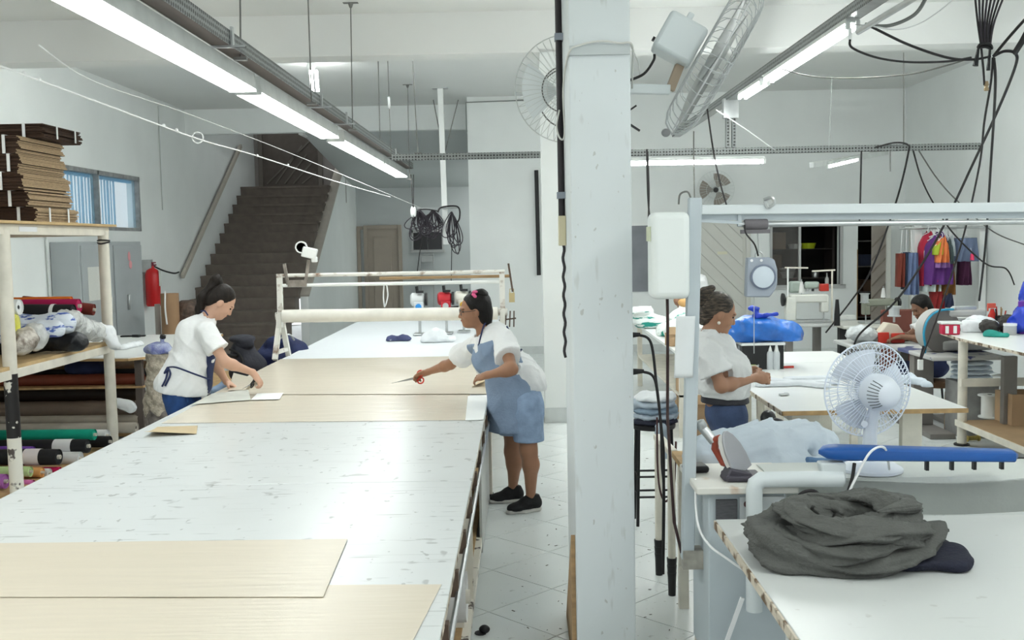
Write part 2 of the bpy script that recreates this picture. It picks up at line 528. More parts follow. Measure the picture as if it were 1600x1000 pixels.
slab('wall_corridor', [(-3.95, -0.87, 24.8, 24.95, 0, 4.5)], GREYWALL)
slab('wall_stair_back', [(XL, -3.95, 23.4, 23.5, 2.9, 6.2)], mat('stair_wall', (0.36, 0.33, 0.31), 0.8, var=0.1, scale=2))
slab('ceiling', [(XL - .2, XR + .2, -5, 11.2, ZC, ZC + .12), (XL - .2, XR + .2, 11.2, YS + .1, 4.42, 4.54)], CEILW)
slab('ceiling_stairwell', [(XL, -3.95, 18.7, 23.5, 6.1, 6.2), (-3.98, -3.9, 18.7, 23.5, 3.95, 6.2), (XL, -3.95, 18.65, 18.8, 4.5, 6.2)], CEILW)
slab('trim_1', [(XL, XR, 10.9, 11.25, 3.92, ZC + .02)], CEILW)         # the crossing beam
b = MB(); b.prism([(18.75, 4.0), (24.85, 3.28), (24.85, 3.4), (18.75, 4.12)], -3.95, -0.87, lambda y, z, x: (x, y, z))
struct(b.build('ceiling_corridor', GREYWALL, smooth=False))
b = MB(); b.prism([(16.9, 0), (24.85, 0), (24.85, 4.1), (23.7, 4.02), (19.2, 1.12), (18.9, .72), (16.9, .72)][0:1] + [(24.85, 0), (24.85, 4.1), (23.7, 4.02), (18.95, 1.02), (18.95, 0)], -4.1, -3.95, lambda y, z, x: (x, y, z))
par = struct(b.build('wall_stair_parapet', WHITE, smooth=False))
b = MB(); b.bar((-4.025, 23.7, 4.03), (-4.025, 18.93, 1.02), 0.19, 0.04)
struct(b.build('trim_2', mat('parapet_cap', (0.50, 0.46, 0.40), 0.7, var=.1), smooth=False))
slab('baseboard_back', [(-0.87, 3.0, YB - .02, YB, 0, .13)], mat('skirting_tile', (0.62, 0.65, 0.64), 0.4, var=.1))
# far column and near pillar
slab('wall_column', [(0.235, 0.49, 10.9, 11.2, 0, 3.95)], WHITE)
slab('baseboard_column', [(0.228, 0.497, 10.885, 11.21, 0, .16)], MATS['skirting_tile'])
slab('wall_pillar', [(0.224, 0.489, 4.5, 5.25, 0, ZC)], PILLW, bevel=.006)
b = MB(); b.bb(0.226, 0.487, 4.485, 4.505, 2.745, 2.785)
struct(b.build('trim_3', mat('pillar_lip', (.50, .54, .54), .6), smooth=False))
b = MB(); b.prism([(4.53, 0), (5.2, 0), (5.2, .02), (4.55, .62)], .205, .2235, lambda y, z, x: (x, y, z))
tag(b.build('wood_offcut', WOODE, smooth=False), 'brown wooden offcut leaning against the base of the near white pillar', 'wood')

# staircase: sixteen dark stone steps
st = thing('staircase', None, None, (-5.05, 16.8, 0)); struct(st)
RISE, GO = 3.23 / 16, 0.335
for i in range(16):
    y0 = 22.15 - (15 - i) * GO
    b = MB(); b.bb(XL, -4.1, y0, y0 + GO + .03, 0 if i < 1 else i * RISE - .04, (i + 1) * RISE)
    b.bb(XL, -4.1, y0 - .02, y0 + .04, (i + 1) * RISE - .045, (i + 1) * RISE)
    b.build('step', STEP, st, smooth=False)
b = MB(); b.bb(XL, -4.1, 22.5, 23.4, 3.0, 3.232); b.build('landing', STEP, st, smooth=False)
# handrail on the left wall
h0, h1 = at(285, 432, X=-5.93), at(376, 228, X=-5.93)
t = thing('handrail', 'long beige handrail rising along the left wall beside the dark stairs', 'handrail', h0)
b = MB(); b.bar(h0, h1, .06, .09); b.build('rail', mat('rail_paint', (.50, .46, .40), .6, var=.1), t, bevel=.01)
for k in (.12, .4, .68, .92):
    p = h0.lerp(h1, k); b = MB(); b.tube([p + Vector((0, 0, -.03)), p + Vector((-.02, 0, -.12)), p + Vector((-.07, 0, -.13))], .012); b.build('bracket', STEEL, t)

def panel_door(name, x0, x1, y, z0, z1, m, frame, panels, depth=.05, fw=.09):
    """door leaf with frame and raised panels facing -Y"""
    t = thing(name, None, None, ((x0 + x1) / 2, y, z0)); struct(t)
    for (a, b_, c, d) in ((x0 - fw, x0, z0, z1 + fw), (x1, x1 + fw, z0, z1 + fw), (x0, x1, z1, z1 + fw)):
        q = MB(); q.bb(a, b_, y - depth - .02, y, c, d); q.build('frame', frame, t, bevel=.008)
    q = MB(); q.bb(x0, x1, y - .03, y, z0, z1); leaf = q.build('leaf', m, t)
    for (a, b_, c, d) in panels:
        q = MB(); q.bb(a, b_, y - .05, y - .03, c, d); q.build('panel', m, leaf, bevel=.012)
    return t, leaf
t, lf = panel_door('door_1', -3.69, -2.95, 24.8, 0, 2.31, TAN, MATS['beige_door_paint'], [(-3.55, -3.12, 1.25, 2.12), (-3.55, -3.12, .25, 1.1)], fw=.09)
slab('door_2', [(-3.94, -3.86, 24.72, 24.8, 0, 2.36), (-3.94, -3.8, 24.74, 24.8, 2.3, 2.38)], TAN)
t, lf = panel_door('door_3', -5.8, -4.55, 23.4, 3.25, 4.9, mat('dark_brown_door', (.12, .10, .085), .6, var=.15), mat('brown_frame', (.17, .15, .13), .6), [], fw=.1)
for k in range(5):
    b = MB(); b.bar((-5.72 + k * .2, 23.35, 3.35), (-4.62 if k == 0 else -5.0 + k * .1, 23.35, 4.4 - k * .2), .03, .02, up=(0, 1, 0)); b.build('plank_bead', MATS['brown_frame'], lf)
# small dark corridor window
t = thing('window_1', None, None, (-2.23, 24.8, 1.72)); struct(t)
FRM = mat('window_frame_grey', (.46, .47, .46), .5)
for bx in ((-2.62, -1.85, 24.74, 24.8, 2.2, 2.26), (-2.64, -1.83, 24.72, 24.8, 1.72, 1.79), (-2.62, -2.58, 24.74, 24.8, 1.72, 2.26), (-1.89, -1.85, 24.74, 24.8, 1.72, 2.26)):
    b = MB(); b.bb(*bx); b.build('frame', FRM, t)
b = MB(); b.bb(-2.58, -2.24, 24.77, 24.8, 1.79, 2.2); b.build('pane', mat('dark_glass', (.012, .014, .014), .12), t)
b = MB(); b.bb(-2.23, -1.89, 24.775, 24.8, 1.79, 2.2); b.build('pane', MATS['dark_glass'], t)
# left wall window with vertical blinds; blue daylight tinted into glass and slats
t = thing('window_2', None, None, (XL, (WY0 + WY1) / 2, WZ0)); struct(t)
OLDFR = mat('old_window_frame', (.36, .37, .37), .7, var=.4, scale=9)
for (a, c, d, e) in ((WY0, WY1, WZ1 - .06, WZ1), (WY0, WY1, WZ0, WZ0 + .05), (WY1 - .04, WY1, WZ0, WZ1), (WY0, WY0 + .04, WZ0, WZ1), (14.62, 14.66, WZ0, WZ1)):
    b = MB(); b.bb(XL - .1, XL + .012, a, c, d, e); b.build('frame', OLDFR, t)
GLB, ntg, bgl = _nodes('daylight_tint_pane')
bgl.inputs['Base Color'].default_value = (.42, .70, .86, 1); bgl.inputs['Roughness'].default_value = .08; bgl.inputs['Alpha'].default_value = .34
for (a, c) in ((WY0 + .04, 14.62), (14.66, WY1 - .04)):
    b = MB(); b.bb(XL - .06, XL - .055, a, c, WZ0 + .05, WZ1 - .06); b.build('pane', GLB, t)
SLAT, nts, bs = _nodes('blind_slat')
bs.inputs['Base Color'].default_value = (.40, .66, .82, 1); bs.inputs['Roughness'].default_value = .6
tl = nts.nodes.new('ShaderNodeBsdfTranslucent'); tl.inputs[0].default_value = (.34, .62, .82, 1)
mxs = nts.nodes.new('ShaderNodeMixShader'); mxs.inputs[0].default_value = .5
nts.links.new(bs.outputs[0], mxs.inputs[1]); nts.links.new(tl.outputs[0], mxs.inputs[2])
nts.links.new(mxs.outputs[0], nts.nodes['Material Output'].inputs['Surface'])
y = WY0 + .1
k = 0
while y < 15.55:
    b = MB(); b.box((XL - .14, y, (WZ0 + WZ1) / 2 - (.02 if k % 3 else .0)), (.004, .118, WZ1 - WZ0 - .16), R(28 + (k * 37) % 11)); b.build('slat', SLAT, t, smooth=False)
    y += .112; k += 1
b = MB(); b.bb(XL - .17, XL - .1, WY0 + .05, WY1 - .05, WZ1 - .1, WZ1 - .06); b.build('blind_rail', SLAT, t)
# ------------------------------------------------------------------ fluorescent fixtures, hung rails
ROWX = -1.93
def fixture(y0, y1, x, z, label, w=.19):
    t = thing('ceiling_lamp', label, 'ceiling lamp', (x, (y0 + y1) / 2, z), 'fluorescent lamps in a row over the cutting table')
    b = MB()
    # trapezoid housing
    poly = [(-w / 2, 0), (w / 2, 0), (w / 2 - .012, .105), (-w / 2 + .03, .105)]
    b.prism(poly, y0, y1, lambda a, c, d: (x + a, d, z + c))
    b.build('housing', LAMPBODY, t, smooth=False)
    b = MB(); b.bb(x - w / 2 + .006, x + w / 2 - .006, y0 + .01, y1 - .01, z - .018, z - .001); b.build('diffuser', DIFFUSER, t, bevel=.004)
    for yy in (y0, y1):
        b = MB(); b.prism([(-w / 2 - .003, -.02), (w / 2 + .003, -.02), (w / 2 - .008, .108), (-w / 2 + .026, .108)], yy - .006, yy + .006, lambda a, c, d: (x + a, d, z + c)); b.build('end_cap', LAMPBODY, t, smooth=False)
    return t
names = ['nearest long fluorescent lamp, running out of the top left corner', 'second long fluorescent lamp over the cutting table', 'third fluorescent lamp of the row over the cutting table', 'farthest and smallest fluorescent lamp of the row above the cutting table']
for (a, c), n in zip(((4.15, 7.28), (7.42, 10.55), (10.9, 14.0), (14.1, 16.9)), names):
    fixture(a, c, ROWX, 3.05, n)
fixture(.9, 4.02, ROWX, 3.05, 'unseen fluorescent lamp adding light above and behind the viewer over the cutting table')  # row carried on out of view, helping the room's brightness
fixture(-2.4, .75, ROWX, 3.05, 'unseen fluorescent lamp adding light over the table end behind the viewer')
# perforated cable channel above the row
t = thing('cable_channel', 'grey perforated steel channel above the row of long lamps', 'cable channel', (-1.68, 8, 3.16))
b = MB(); b.bb(-1.845, -1.735, -3, 16.9, 3.165, 3.171); b.build('channel_base', mat('brown_channel', (.12, .10, .09), .8), t, smooth=False)
for x in (-1.845, -1.735):
    b = MB(); b.bb(x - .003, x + .003, -3, 16.9, 3.165, 3.255); b.build('channel_side', GALV, t, smooth=False)
for yy in (6.3, 9.1, 10.4, 14.5):
    b = MB(); b.bb(-1.95, -1.64, yy - .015, yy + .015, 3.152, 3.165); b.bb(-1.73, -1.715, yy - .02, yy + .02, 3.152, 3.275); b.bb(-1.73, -1.64, yy - .012, yy + .012, 3.152, 3.165); b.build('clamp', STEEL, t, smooth=False)
def rod(px, py0, py1, Y, label, plate=False, r=.006, m=None):
    p0, p1 = at(px[0], py0, Y=Y), at(px[1], py1, Y=Y)
    zc_ = ZC if Y < 10.9 else 4.42
    p0 = p0 + (p0 - p1) * ((zc_ - p0.z) / (p0.z - p1.z))
    t = thing('hanger_rod', label, 'rod', p1, 'thin steel hanger rods')
    b = MB(); b.tube([p0, p1], r, 6); b.build('rod', m or WIRE, t)
    b = MB(); b.bb(p1.x - .04, p1.x + .04, p1.y - .02, p1.y + .02, p1.z - .01, p1.z + .01); b.build('foot_clip', WIRE, t)
    if plate:
        b = MB(); b.bb(p0.x - .075, p0.x + .075, p0.y - .03, p0.y + .03, p0.z - .004, p0.z + .012); b.lathe(p0 - Vector((0, 0, .05)), [(.012, 0), (.03, .05)], 10); b.build('ceiling_plate', WIRE, t)
rod((375, 376), -30, 92, 6.6, 'thin rod holding the nearest lamp channel from the ceiling')
rod((481, 487), -10, 162, 8.6, 'long thin rod above the second lamp in front of the beam')
rod((548, 551), 17, 203, 10.4, 'hanger rod with a small ceiling plate beside the beam', True)
rod((591, 594), 98, 231, 13.2, 'hanger rod behind the beam nearest to the third lamp')
rod((645, 653), 97, 240, 11.8, 'slanting thin hanger rod behind the beam')
rod((637, 640), 142, 280, 16.2, 'hanger rod with ceiling plate over the last lamp', True)
p0, p1 = at(606, 100, Y=13.6), at(611, 242, Y=13.6)
p0 = p0 + (p0 - p1) * ((4.42 - p0.z) / (p0.z - p1.z))
t = thing('hanger_rod', 'thin rod with a small grey turnbuckle halfway', 'rod', p1, 'thin steel hanger rods')
b = MB(); b.tube([p0, p1], .005, 6); b.build('rod', WIRE, t); q = p0.lerp(p1, .48); b = MB(); b.box(q, (.035, .03, .16)); b.build('turnbuckle', STEEL, t, bevel=.005)
# white drop pole with two stays
p0, p1 = at(688, 146, Y=16.6), at(697, 382, Y=16.6)
p0 = Vector((p0.x, 16.6, 4.412))
t = thing('drop_pole', 'white square pole hanging from the ceiling with two thin stays', 'pole', p1)
b = MB(); b.bar(p0, p1, .085, .085); b.build('pole', LAMINATE, t)
b = MB(); b.box(p0, (.25, .15, .015)); b.build('ceiling_plate', STEEL, t)
hb0, hb1 = at(648, 326, Y=16.45), at(716, 325, Y=16.45)
b = MB(); b.tube([hb0, hb1], .012, 6); b.bar((at(693, 326, Y=16.45).x, 16.45, hb0.z), (at(693, 326, Y=16.45).x, 16.6, hb0.z), .03, .03); b.build('hook_bar', STEEL, t)
for px in (677, 716):
    b = MB(); b.tube([at(px, 156, Y=16.6), at(694, 243, Y=16.6)], .008, 6); b.build('stay', WIRE, t)
# cross channel and its lamps
zc = 2.93
t = thing('cable_channel', 'long perforated steel channel crossing the room from side to side', 'cable channel', (1.9, 11.8, zc))
for (y, z, h) in ((11.77, zc, .07), (11.84, zc, .07)):
    b = MB(); b.bb(-1.45, 5.24, y - .003, y + .003, z - h / 2, z + h / 2); b.build('channel_side', GALV, t, smooth=False)
b = MB(); b.bb(-1.45, 5.24, 11.77, 11.84, zc - .035, zc - .03); b.build('channel_base', GALV, t, smooth=False)
def tube_lamp(p, q, label, w=.12, n=1, grp=None):
    p, q = Vector(p), Vector(q)
    t = thing('tube_lamp', label, 'tube lamp', (p + q) / 2, grp)
    d = (q - p).normalized(); sd = d.cross(Vector((0, 0, 1))).normalized()
    b = MB(); b.bar(p + Vector((0, 0, .045)), q + Vector((0, 0, .045)), w, .035); b.build('batten', LAMPBODY, t, bevel=.005)
    for k in range(n):
        off = sd * ((k - (n - 1) / 2) * .07)
        b = MB(); b.tube([p + d * .04 + off, q - d * .04 + off], .016, 10); b.build('tube', LAMPTUBE, t)
        for e in (p, q):
            b = MB(); b.box(e + off + Vector((0, 0, .012)), (.03, .03, .06)); b.build('holder', LAMPBODY, t)
    return t
tube_lamp((.35, 11.8, 2.81), (2.79, 11.8, 2.80), 'double tube lamp hung under the cross channel right of the pillar', .13, 2)
tube_lamp(at(1293, 261, Y=13.4), at(1339, 250, Y=14.2), 'short tube lamp near the back wall under the slanting white batten', .07, 1)
b = MB(); b.bar(at(1268, 258, Y=13.1), at(1385, 238, Y=15.2), .06, .07); tag(b.build('batten', LAMPBODY, bevel=.004), 'slanting pale batten near the back wall above the dark window', 'batten')
# right-hand channel running into depth with its tube
t = thing('cable_channel', 'perforated steel channel running into depth above the big wall fan', 'cable channel', (2.42, 10, 3.55))
for x in (2.36, 2.47):
    b = MB(); b.bb(x - .003, x + .003, -3, 15.9, 3.5, 3.58); b.build('channel_side', GALV, t, smooth=False)
b = MB(); b.bb(2.36, 2.47, -3, 15.9, 3.5, 3.505); b.build('channel_base', STEEL, t, smooth=False)
b = MB()
for x in (2.38, 2.45): b.bb(x - .02, x + .02, 11.78, 11.84, 2.97, 3.52)
b.build('drop_leg', GALV, t, smooth=False)
b = MB(); b.bb(2.33, 2.5, 11.76, 11.86, 3.3, 3.52); b.build('gusset', STEEL, t, smooth=False)
tube_lamp((2.41, 7.5, 3.44), (2.41, 10.0, 3.44), 'long tube lamp under the right channel running into depth', .1, 2)
tube_lamp((2.41, 10.15, 3.44), (2.41, 11.15, 3.44), 'tube lamp behind the big wall fan', .1, 2)
tube_lamp((2.41, 1.0, 3.44), (2.41, 3.4, 3.44), 'unseen tube lamp adding light above the viewer on the right channel', .1, 2)  # channel lamps carried on unseen, lifting the overall brightness
tube_lamp((2.41, -2.0, 3.44), (2.41, .4, 3.44), 'unseen tube lamp adding light behind the viewer on the right channel', .1, 2)
for (x, y, lab) in ((4.9, 8.5, 'tube lamp over the right tables'), (4.9, 4.5, 'tube lamp over the ironing tables'), (-4.4, 3.0, 'tube lamp left of the viewer'), (-4.4, 7.9, 'tube lamp over the storage rack')):
    tube_lamp((x, y - 1.2, 4.2), (x, y + 1.2, 4.2), lab + ' added out of view near the ceiling for brightness', .1, 1)  # unseen lamps added high up to brighten the room
# bare lamp on the back ceiling
p = at(490, 119, Y=14.0)
t = thing('bare_lamp', 'small bare fluorescent lamp glowing on the back ceiling behind the beam', 'lamp', (p.x, p.y, p.z))
b = MB(); b.lathe((p.x - .03, p.y, 4.3), [(.05, .12), (.06, .05), (.03, 0)], 12); b.build('socket', LAMINATE, t)
for k in (-.035, .035):
    b = MB(); b.tube([(p.x + k, p.y, 4.3), (p.x + k + .01, p.y + .02, 4.02)], .022, 10); b.build('tube', LAMPTUBE, t)

for (xa, lab) in ((-5.4, 'left'), (-2.2, 'middle'), (1.4, 'right of the column'), (4.2, 'far right')):
    tube_lamp((xa, 11.7, 4.32), (xa + 1.9, 11.7, 4.32), 'unseen tube lamp added behind the beam to brighten the walls, ' + lab, .1, 1)  # added out of sight above the beam bottom to brighten the walls
tube_lamp((.0, 22.3, 3.3), (.0, 24.3, 3.3), 'unseen tube lamp added in the side passage to light the corridor', .1, 2)  # added lamp, out of view, spilling light onto the corridor wall
# ------------------------------------------------------------------ the long cutting table
TX0, TX1, TY0, TY1, TZ = -2.53, -0.264, 1.6, 15.9, 0.76
BOARD = marked('scratched_white_board', (0.665, 0.69, 0.688), (0.26, 0.27, 0.26),
               [((1.3, 12, 1), 2.4, 0.645, 0.71, .50), ((6, 2.4, 1), 2.4, 0.685, 0.74, .55), ((12, 8, 1), 1.6, 0.69, 0.72, .65), ((.6, 22, 1), 2.0, 0.655, 0.70, .32), ((3, 6, 1), 2.0, .68, .72, .5)],
               0.28, wash=((0.60, 0.62, 0.61), 1.3, .6))
t = thing('cutting_table', 'very long white cutting table filling the left foreground', 'table', ((TX0 + TX1) / 2, 8, 0))
CUT = t
seams = [TY0, 5.05, 8.05, 11.0, 13.6, TY1]
for a, c in zip(seams[:-1], seams[1:]):
    b = MB(); b.bb(TX0, TX1, a + .0015, c - .0015, TZ - .028, TZ); b.build('board', [BOARD], t, bevel=.003)
EDGE = mat('board_edge_chipped', (.62, .56, .46), .7, col2=(.14, .09, .05), scale=14, thr=(.40, .5))
for x in (TX0 + .004, TX1 - .004):
    b = MB(); b.bb(x - .0045, x + .0045, TY0, TY1, TZ - .034, TZ - .006); b.build('edge_strip', EDGE, t, smooth=False)
FRAME = mat('table_frame_paint', (.66, .66, .62), .5, var=.2, scale=6)
for x in (TX0 + .18, TX1 - .10):
    b = MB(); b.bb(x - .03, x + .03, TY0 + .1, TY1 - .1, TZ - .09, TZ - .03); b.build('frame_rail', FRAME, t, smooth=False)
for y in (2.4, 4.0, 5.0, 6.4, 7.75, 9.4, 11.0, 12.8, 14.6):
    for x in (TX0 + .2, TX1 - .012 if y in (7.75,) else TX1 - .12):
        b = MB(); b.bb(x - .028, x + .028, y - .028, y + .028, .02, TZ - .03); lg = b.build('leg', CREAM, t, bevel=.004)
        b = MB(); b.bb(x - .036, x + .036, y - .036, y + .036, 0, .022); b.build('foot', BLACK, lg)
    b = MB(); b.bb(TX0 + .05, TX1 - .03, y - .02, y + .02, TZ - .085, TZ - .03); b.build('cross_beam', mat('dark_beam', (.10, .07, .05), .7), t, smooth=False)
# aluminium guide rail along the right edge with its brackets
b = MB(); b.tube([(TX1 + .012, TY0, .655), (TX1 + .012, 12.4, .655)], .011, 8); rl = b.build('guide_rail', STEEL, t)
for y in (3.2, 3.72, 4.25, 4.8, 5.35, 5.9, 6.5, 7.1):
    b = MB(); b.bb(TX1 - .03, TX1 + .012, y - .02, y + .02, .64, .735); b.build('bracket', mat('rusty_bracket', (.13, .09, .065), .7, var=.3), t)
# side boards closing the shelf below
b = MB(); b.bb(TX1 - .022, TX1 - .006, 6.28, 7.70, .01, .70); b.build('side_panel', mat('grey_side_panel', (.56, .57, .55), .6, var=.1), t, smooth=False)
b = MB(); b.bb(TX1 - .045, TX1 - .01, 3.0, 6.28, .05, .11); b.bb(TX1 - .045, TX1 - .01, 5.17, 5.2, .05, .72); b.build('side_rail', CHIPPED, t, smooth=False)
b = MB(); b.bb(TX0 + .25, TX1 - .045, 2.2, 15, .11, .13); b.build('under_shelf', PLY, t, smooth=False)

# kraft paper and plastic film laid on the table
def film(name, label, corners, z, m, th=.0012, amp=.0012, n=(40, 16), seed=0.0, cat='paper', curl=None):
    a, b_, c, d = [Vector(p) for p in corners]    # near left, near right, far right, far left
    def fn(u, v):
        p = a.lerp(b_, u).lerp(d.lerp(c, u), v)
        z2 = z + amp * (1 + mnoise.noise(Vector((p.x * 3 + seed, p.y * 14, 0))))
        if curl: z2 += curl(u, v)
        return (p.x, p.y, z2)
    q = MB(); q.sheet(fn, n[0], n[1], th)
    return tag(q.build(name, m, angle=80), label, cat)
KRAFT = mat('cream_paper', (.66, .59, .475), .33, var=.05, scale=2.5, stretch=(.6, 6, 1), bump=.10, bscale=6)
KRAFT2 = mat('cream_paper_glossy', (.74, .67, .55), .26, var=.05, scale=2.5, stretch=(.6, 6, 1), bump=.22, bscale=5, spec=.5)
def tz(px, py): return at(px, py, Z=TZ)
def edge_clip(p): return Vector((min(max(p.x, TX0 + .004), TX1 - .004), p.y, 0))
film('paper_sheet', 'large cream paper sheet covering the near end of the cutting table', [(TX0 + .002, 1.65, 0), (-.47, 1.65, 0), edge_clip(tz(690, 914)), edge_clip(tz(-260, 918))], TZ + .001, KRAFT, seed=3)
film('paper_sheet', 'second cream paper sheet with a cut step at the table front', [edge_clip(tz(-260, 935)), tz(505, 935), tz(543, 844), edge_clip(tz(-170, 853))], TZ + .0045, KRAFT, seed=9)
film('plastic_film', 'glossy cream film under the two women at the table middle', [edge_clip(tz(252, 662)), edge_clip(tz(727, 657)), edge_clip(tz(735, 612)), edge_clip(tz(345, 614))], TZ + .001, KRAFT2, n=(60, 30), amp=.002, seed=5)
film('plastic_film', 'cream paper length reaching from the women to the fabric roll', [edge_clip(tz(330, 618)), edge_clip(tz(764, 617)), (TX1 + .03, 10.6, 0), (TX0 + .004, 10.62, 0)], TZ + .0065, KRAFT2, n=(60, 40), amp=.002, seed=1)
film('white_fabric_length', 'smooth white cloth spread on the far end of the cutting table', [(TX0 + .004, 10.66, 0), (TX1 - .01, 10.64, 0), (TX1 - .01, 15.8, 0), (TX0 + .004, 15.8, 0)], TZ + .002, mat('smooth_white_cloth', (.84, .88, .91), .45, var=.02), amp=.002, cat='fabric', n=(30, 30))
film('paper_offcut', 'curled cream paper strip with an ochre edge by the left table edge', [edge_clip(tz(226, 684)), tz(307, 679), tz(309, 666), edge_clip(tz(246, 668))], TZ + .004, mat('ochre_paper', (.60, .47, .28), .5, var=.1), n=(16, 8), cat='paper', curl=lambda u, v: .035 * (1 - u) * (1 - v) ** 2)
film('paper_label', 'small white paper rectangle on the cream film by the left woman', [tz(392, 627), tz(437, 626), tz(443, 616), tz(402, 617)], TZ + .011, mat('white_paper', (.85, .87, .86), .6), cat='paper', n=(6, 4))
film('paper_label', 'white paper corner piece at the right table edge by the apron woman', [tz(727, 658), edge_clip(tz(756, 657)), edge_clip(tz(763, 618)), tz(731, 620)], TZ + .0045, MATS['white_paper'], cat='paper', n=(6, 4))
# ------------------------------------------------------------------ people
SKIN1 = mat('skin_light', (.56, .335, .235), .55, var=.08, scale=9)
SKIN2 = mat('skin_tan', (.33, .165, .095), .5, var=.12, scale=9)
SKIN3 = mat('skin_warm', (.42, .22, .135), .5, var=.1, scale=9)
SKIN4 = mat('skin_brown', (.22, .11, .065), .5, var=.1, scale=9)
HAIRB = mat('black_hair', (.008, .007, .006), .5, var=.5, scale=60, stretch=(1, 1, .2), bump=.3, bscale=90, spec=.22)
HAIRD = mat('dark_brown_hair', (.017, .012, .009), .5, var=.5, scale=60, stretch=(1, 1, .2), bump=.3, bscale=90, spec=.22)
HAIRG = mat('streaked_hair', (.16, .12, .085), .45, col2=(.02, .015, .012), scale=42, thr=(.42, .72), stretch=(.5, 1, 2.6), bump=.5, bscale=120)
TEE = mat('white_cotton', (.78, .79, .79), .9, var=.03, scale=5, bump=.45, bscale=13)
JEANS = mat('blue_denim', (.016, .065, .22), .8, var=.35, scale=14, bump=.15, bscale=120)
JEANS2 = mat('worn_denim', (.06, .095, .20), .8, var=.4, scale=10, bump=.15, bscale=120)
SHORTD = mat('light_denim', (.27, .37, .53), .85, var=.25, scale=16, bump=.15, bscale=120)
CHAMB = mat('chambray_apron', (.225, .30, .42), .85, var=.15, scale=10, bump=.2, bscale=60)
NAVY = mat('navy_cloth', (.022, .032, .095), .85, var=.25, scale=8, bump=.15, bscale=60)
SHOEB = mat('black_knit_shoe', (.012, .012, .013), .8, bump=.3, bscale=160)
SOLE = mat('grey_sole', (.55, .53, .50), .7)
LIP = mat('lip', (.34, .12, .10), .5)
EYEM = mat('dark_eye', (.012, .010, .009), .2)

def unit(v): return Vector(v).normalized()
def frame_of(f, u):
    f = unit(f); r = f.cross(Vector(u)).normalized(); u2 = r.cross(f)
    return r, f, u2           # right, forward, up
def rows(r, f, u): return [list(r), list(f), list(u)]

def hand_prims(w, d, n, thumb, curl=.5, sc=1.0, spread=.0):
    """wrist point, finger direction, palm normal, thumb side vector"""
    w = Vector(w); d = unit(d); s = unit(Vector(thumb) - d * d.dot(Vector(thumb))); n = unit(Vector(n) - d * d.dot(Vector(n)) - s * s.dot(Vector(n)))
    P_ = [ell(w + d * .05 * sc, (.043 * sc, .052 * sc, .017 * sc), rows(s, d, n), .012), cap(w, w + d * .03 * sc, .024 * sc, .022 * sc, .02)]
    for i, (off, L) in enumerate(((.031, .068), (.011, .078), (-.010, .073), (-.029, .056))):
        p = w + d * .088 * sc + s * off * sc
        dd = (d + s * off * spread * 8).normalized(); a = curl * (1 + .12 * i)
        for k, fr in enumerate((.45, .32, .26)):
            ca, sa = math.cos(a * (k * .75 + .35)), math.sin(a * (k * .75 + .35))
            q = p + (dd * ca + n * sa) * L * fr * sc
            P_.append(cap(p, q, (.0096 - .0008 * k) * sc, (.0088 - .0008 * k) * sc, .004)); p = q
    p = w + d * .022 * sc + s * .030 * sc
    q = p + (d * .55 + s * .65 + n * .35).normalized() * .042 * sc
    e = q + (d * .85 + s * .15 + n * .5).normalized() * .036 * sc
    P_ += [cap(p, q, .0135 * sc, .0115 * sc, .01), cap(q, e, .0110 * sc, .009 * sc, .004)]
    return P_

def head_prims(c, fr, sc=1.0):
    r, f, u = fr; c = Vector(c); q = lambda a, b, d: c + (r * a + f * b + u * d) * sc
    RR = rows(r, f, u)
    E_ = lambda p, s, k=.02: ell(p, [x * sc for x in s], RR, k)
    return [E_(q(0, -.012, .03), (.077, .098, .092)), E_(q(0, .026, -.035), (.060, .066, .082), .03),
            E_(q(0, .066, -.085), (.030, .026, .022), .03), cap(q(0, .089, .012), q(0, .106, -.026), .009 * sc, .012 * sc, .016),
            E_(q(.012, .095, -.030), (.009, .011, .008), .008), E_(q(-.012, .095, -.030), (.009, .011, .008), .008),
            E_(q(0, .086, .028), (.050, .014, .012), .014), E_(q(0, .089, -.057), (.024, .010, .012), .010),
            E_(q(.038, .066, -.028), (.024, .022, .024), .02), E_(q(-.038, .066, -.028), (.024, .022, .024), .02),
            E_(q(.077, -.004, -.010), (.011, .021, .032), .006), E_(q(-.077, -.004, -.010), (.011, .021, .032), .006)]

def face_parts(root, c, fr, sc=1.0, hair=None):
    r, f, u = fr; c = Vector(c); q = lambda a, b, d: c + (r * a + f * b + u * d) * sc
    m3 = Matrix((r, f, u)).transposed()
    for s in (-1, 1):
        b = MB(); b.ball(q(s * .031, .081, .006), (.0135 * sc, .008 * sc, .0065 * sc), 10, 6, m3); b.build('eye', EYEM, root)
        b = MB(); b.tube([q(s * .016, .094, .026), q(s * .034, .091, .031), q(s * .052, .076, .025)], [.003 * sc, .0042 * sc, .002 * sc], 6); b.build('eyebrow', hair, root)
    b = MB(); b.tube([q(-.022, .087, -.057), q(-.008, .098, -.054), q(.008, .098, -.054), q(.022, .087, -.057)], [.002 * sc, .0058 * sc, .0058 * sc, .002 * sc], 6); b.build('lips', LIP, root)

def limb(a, b, ra, rb, rm=None, t=.4, k=.03):
    a, b = Vector(a), Vector(b)
    if rm is None: return [cap(a, b, ra, rb, k)]
    m = a.lerp(b, t); return [cap(a, m, ra, rm, k), cap(m, b, rm, rb, k)]

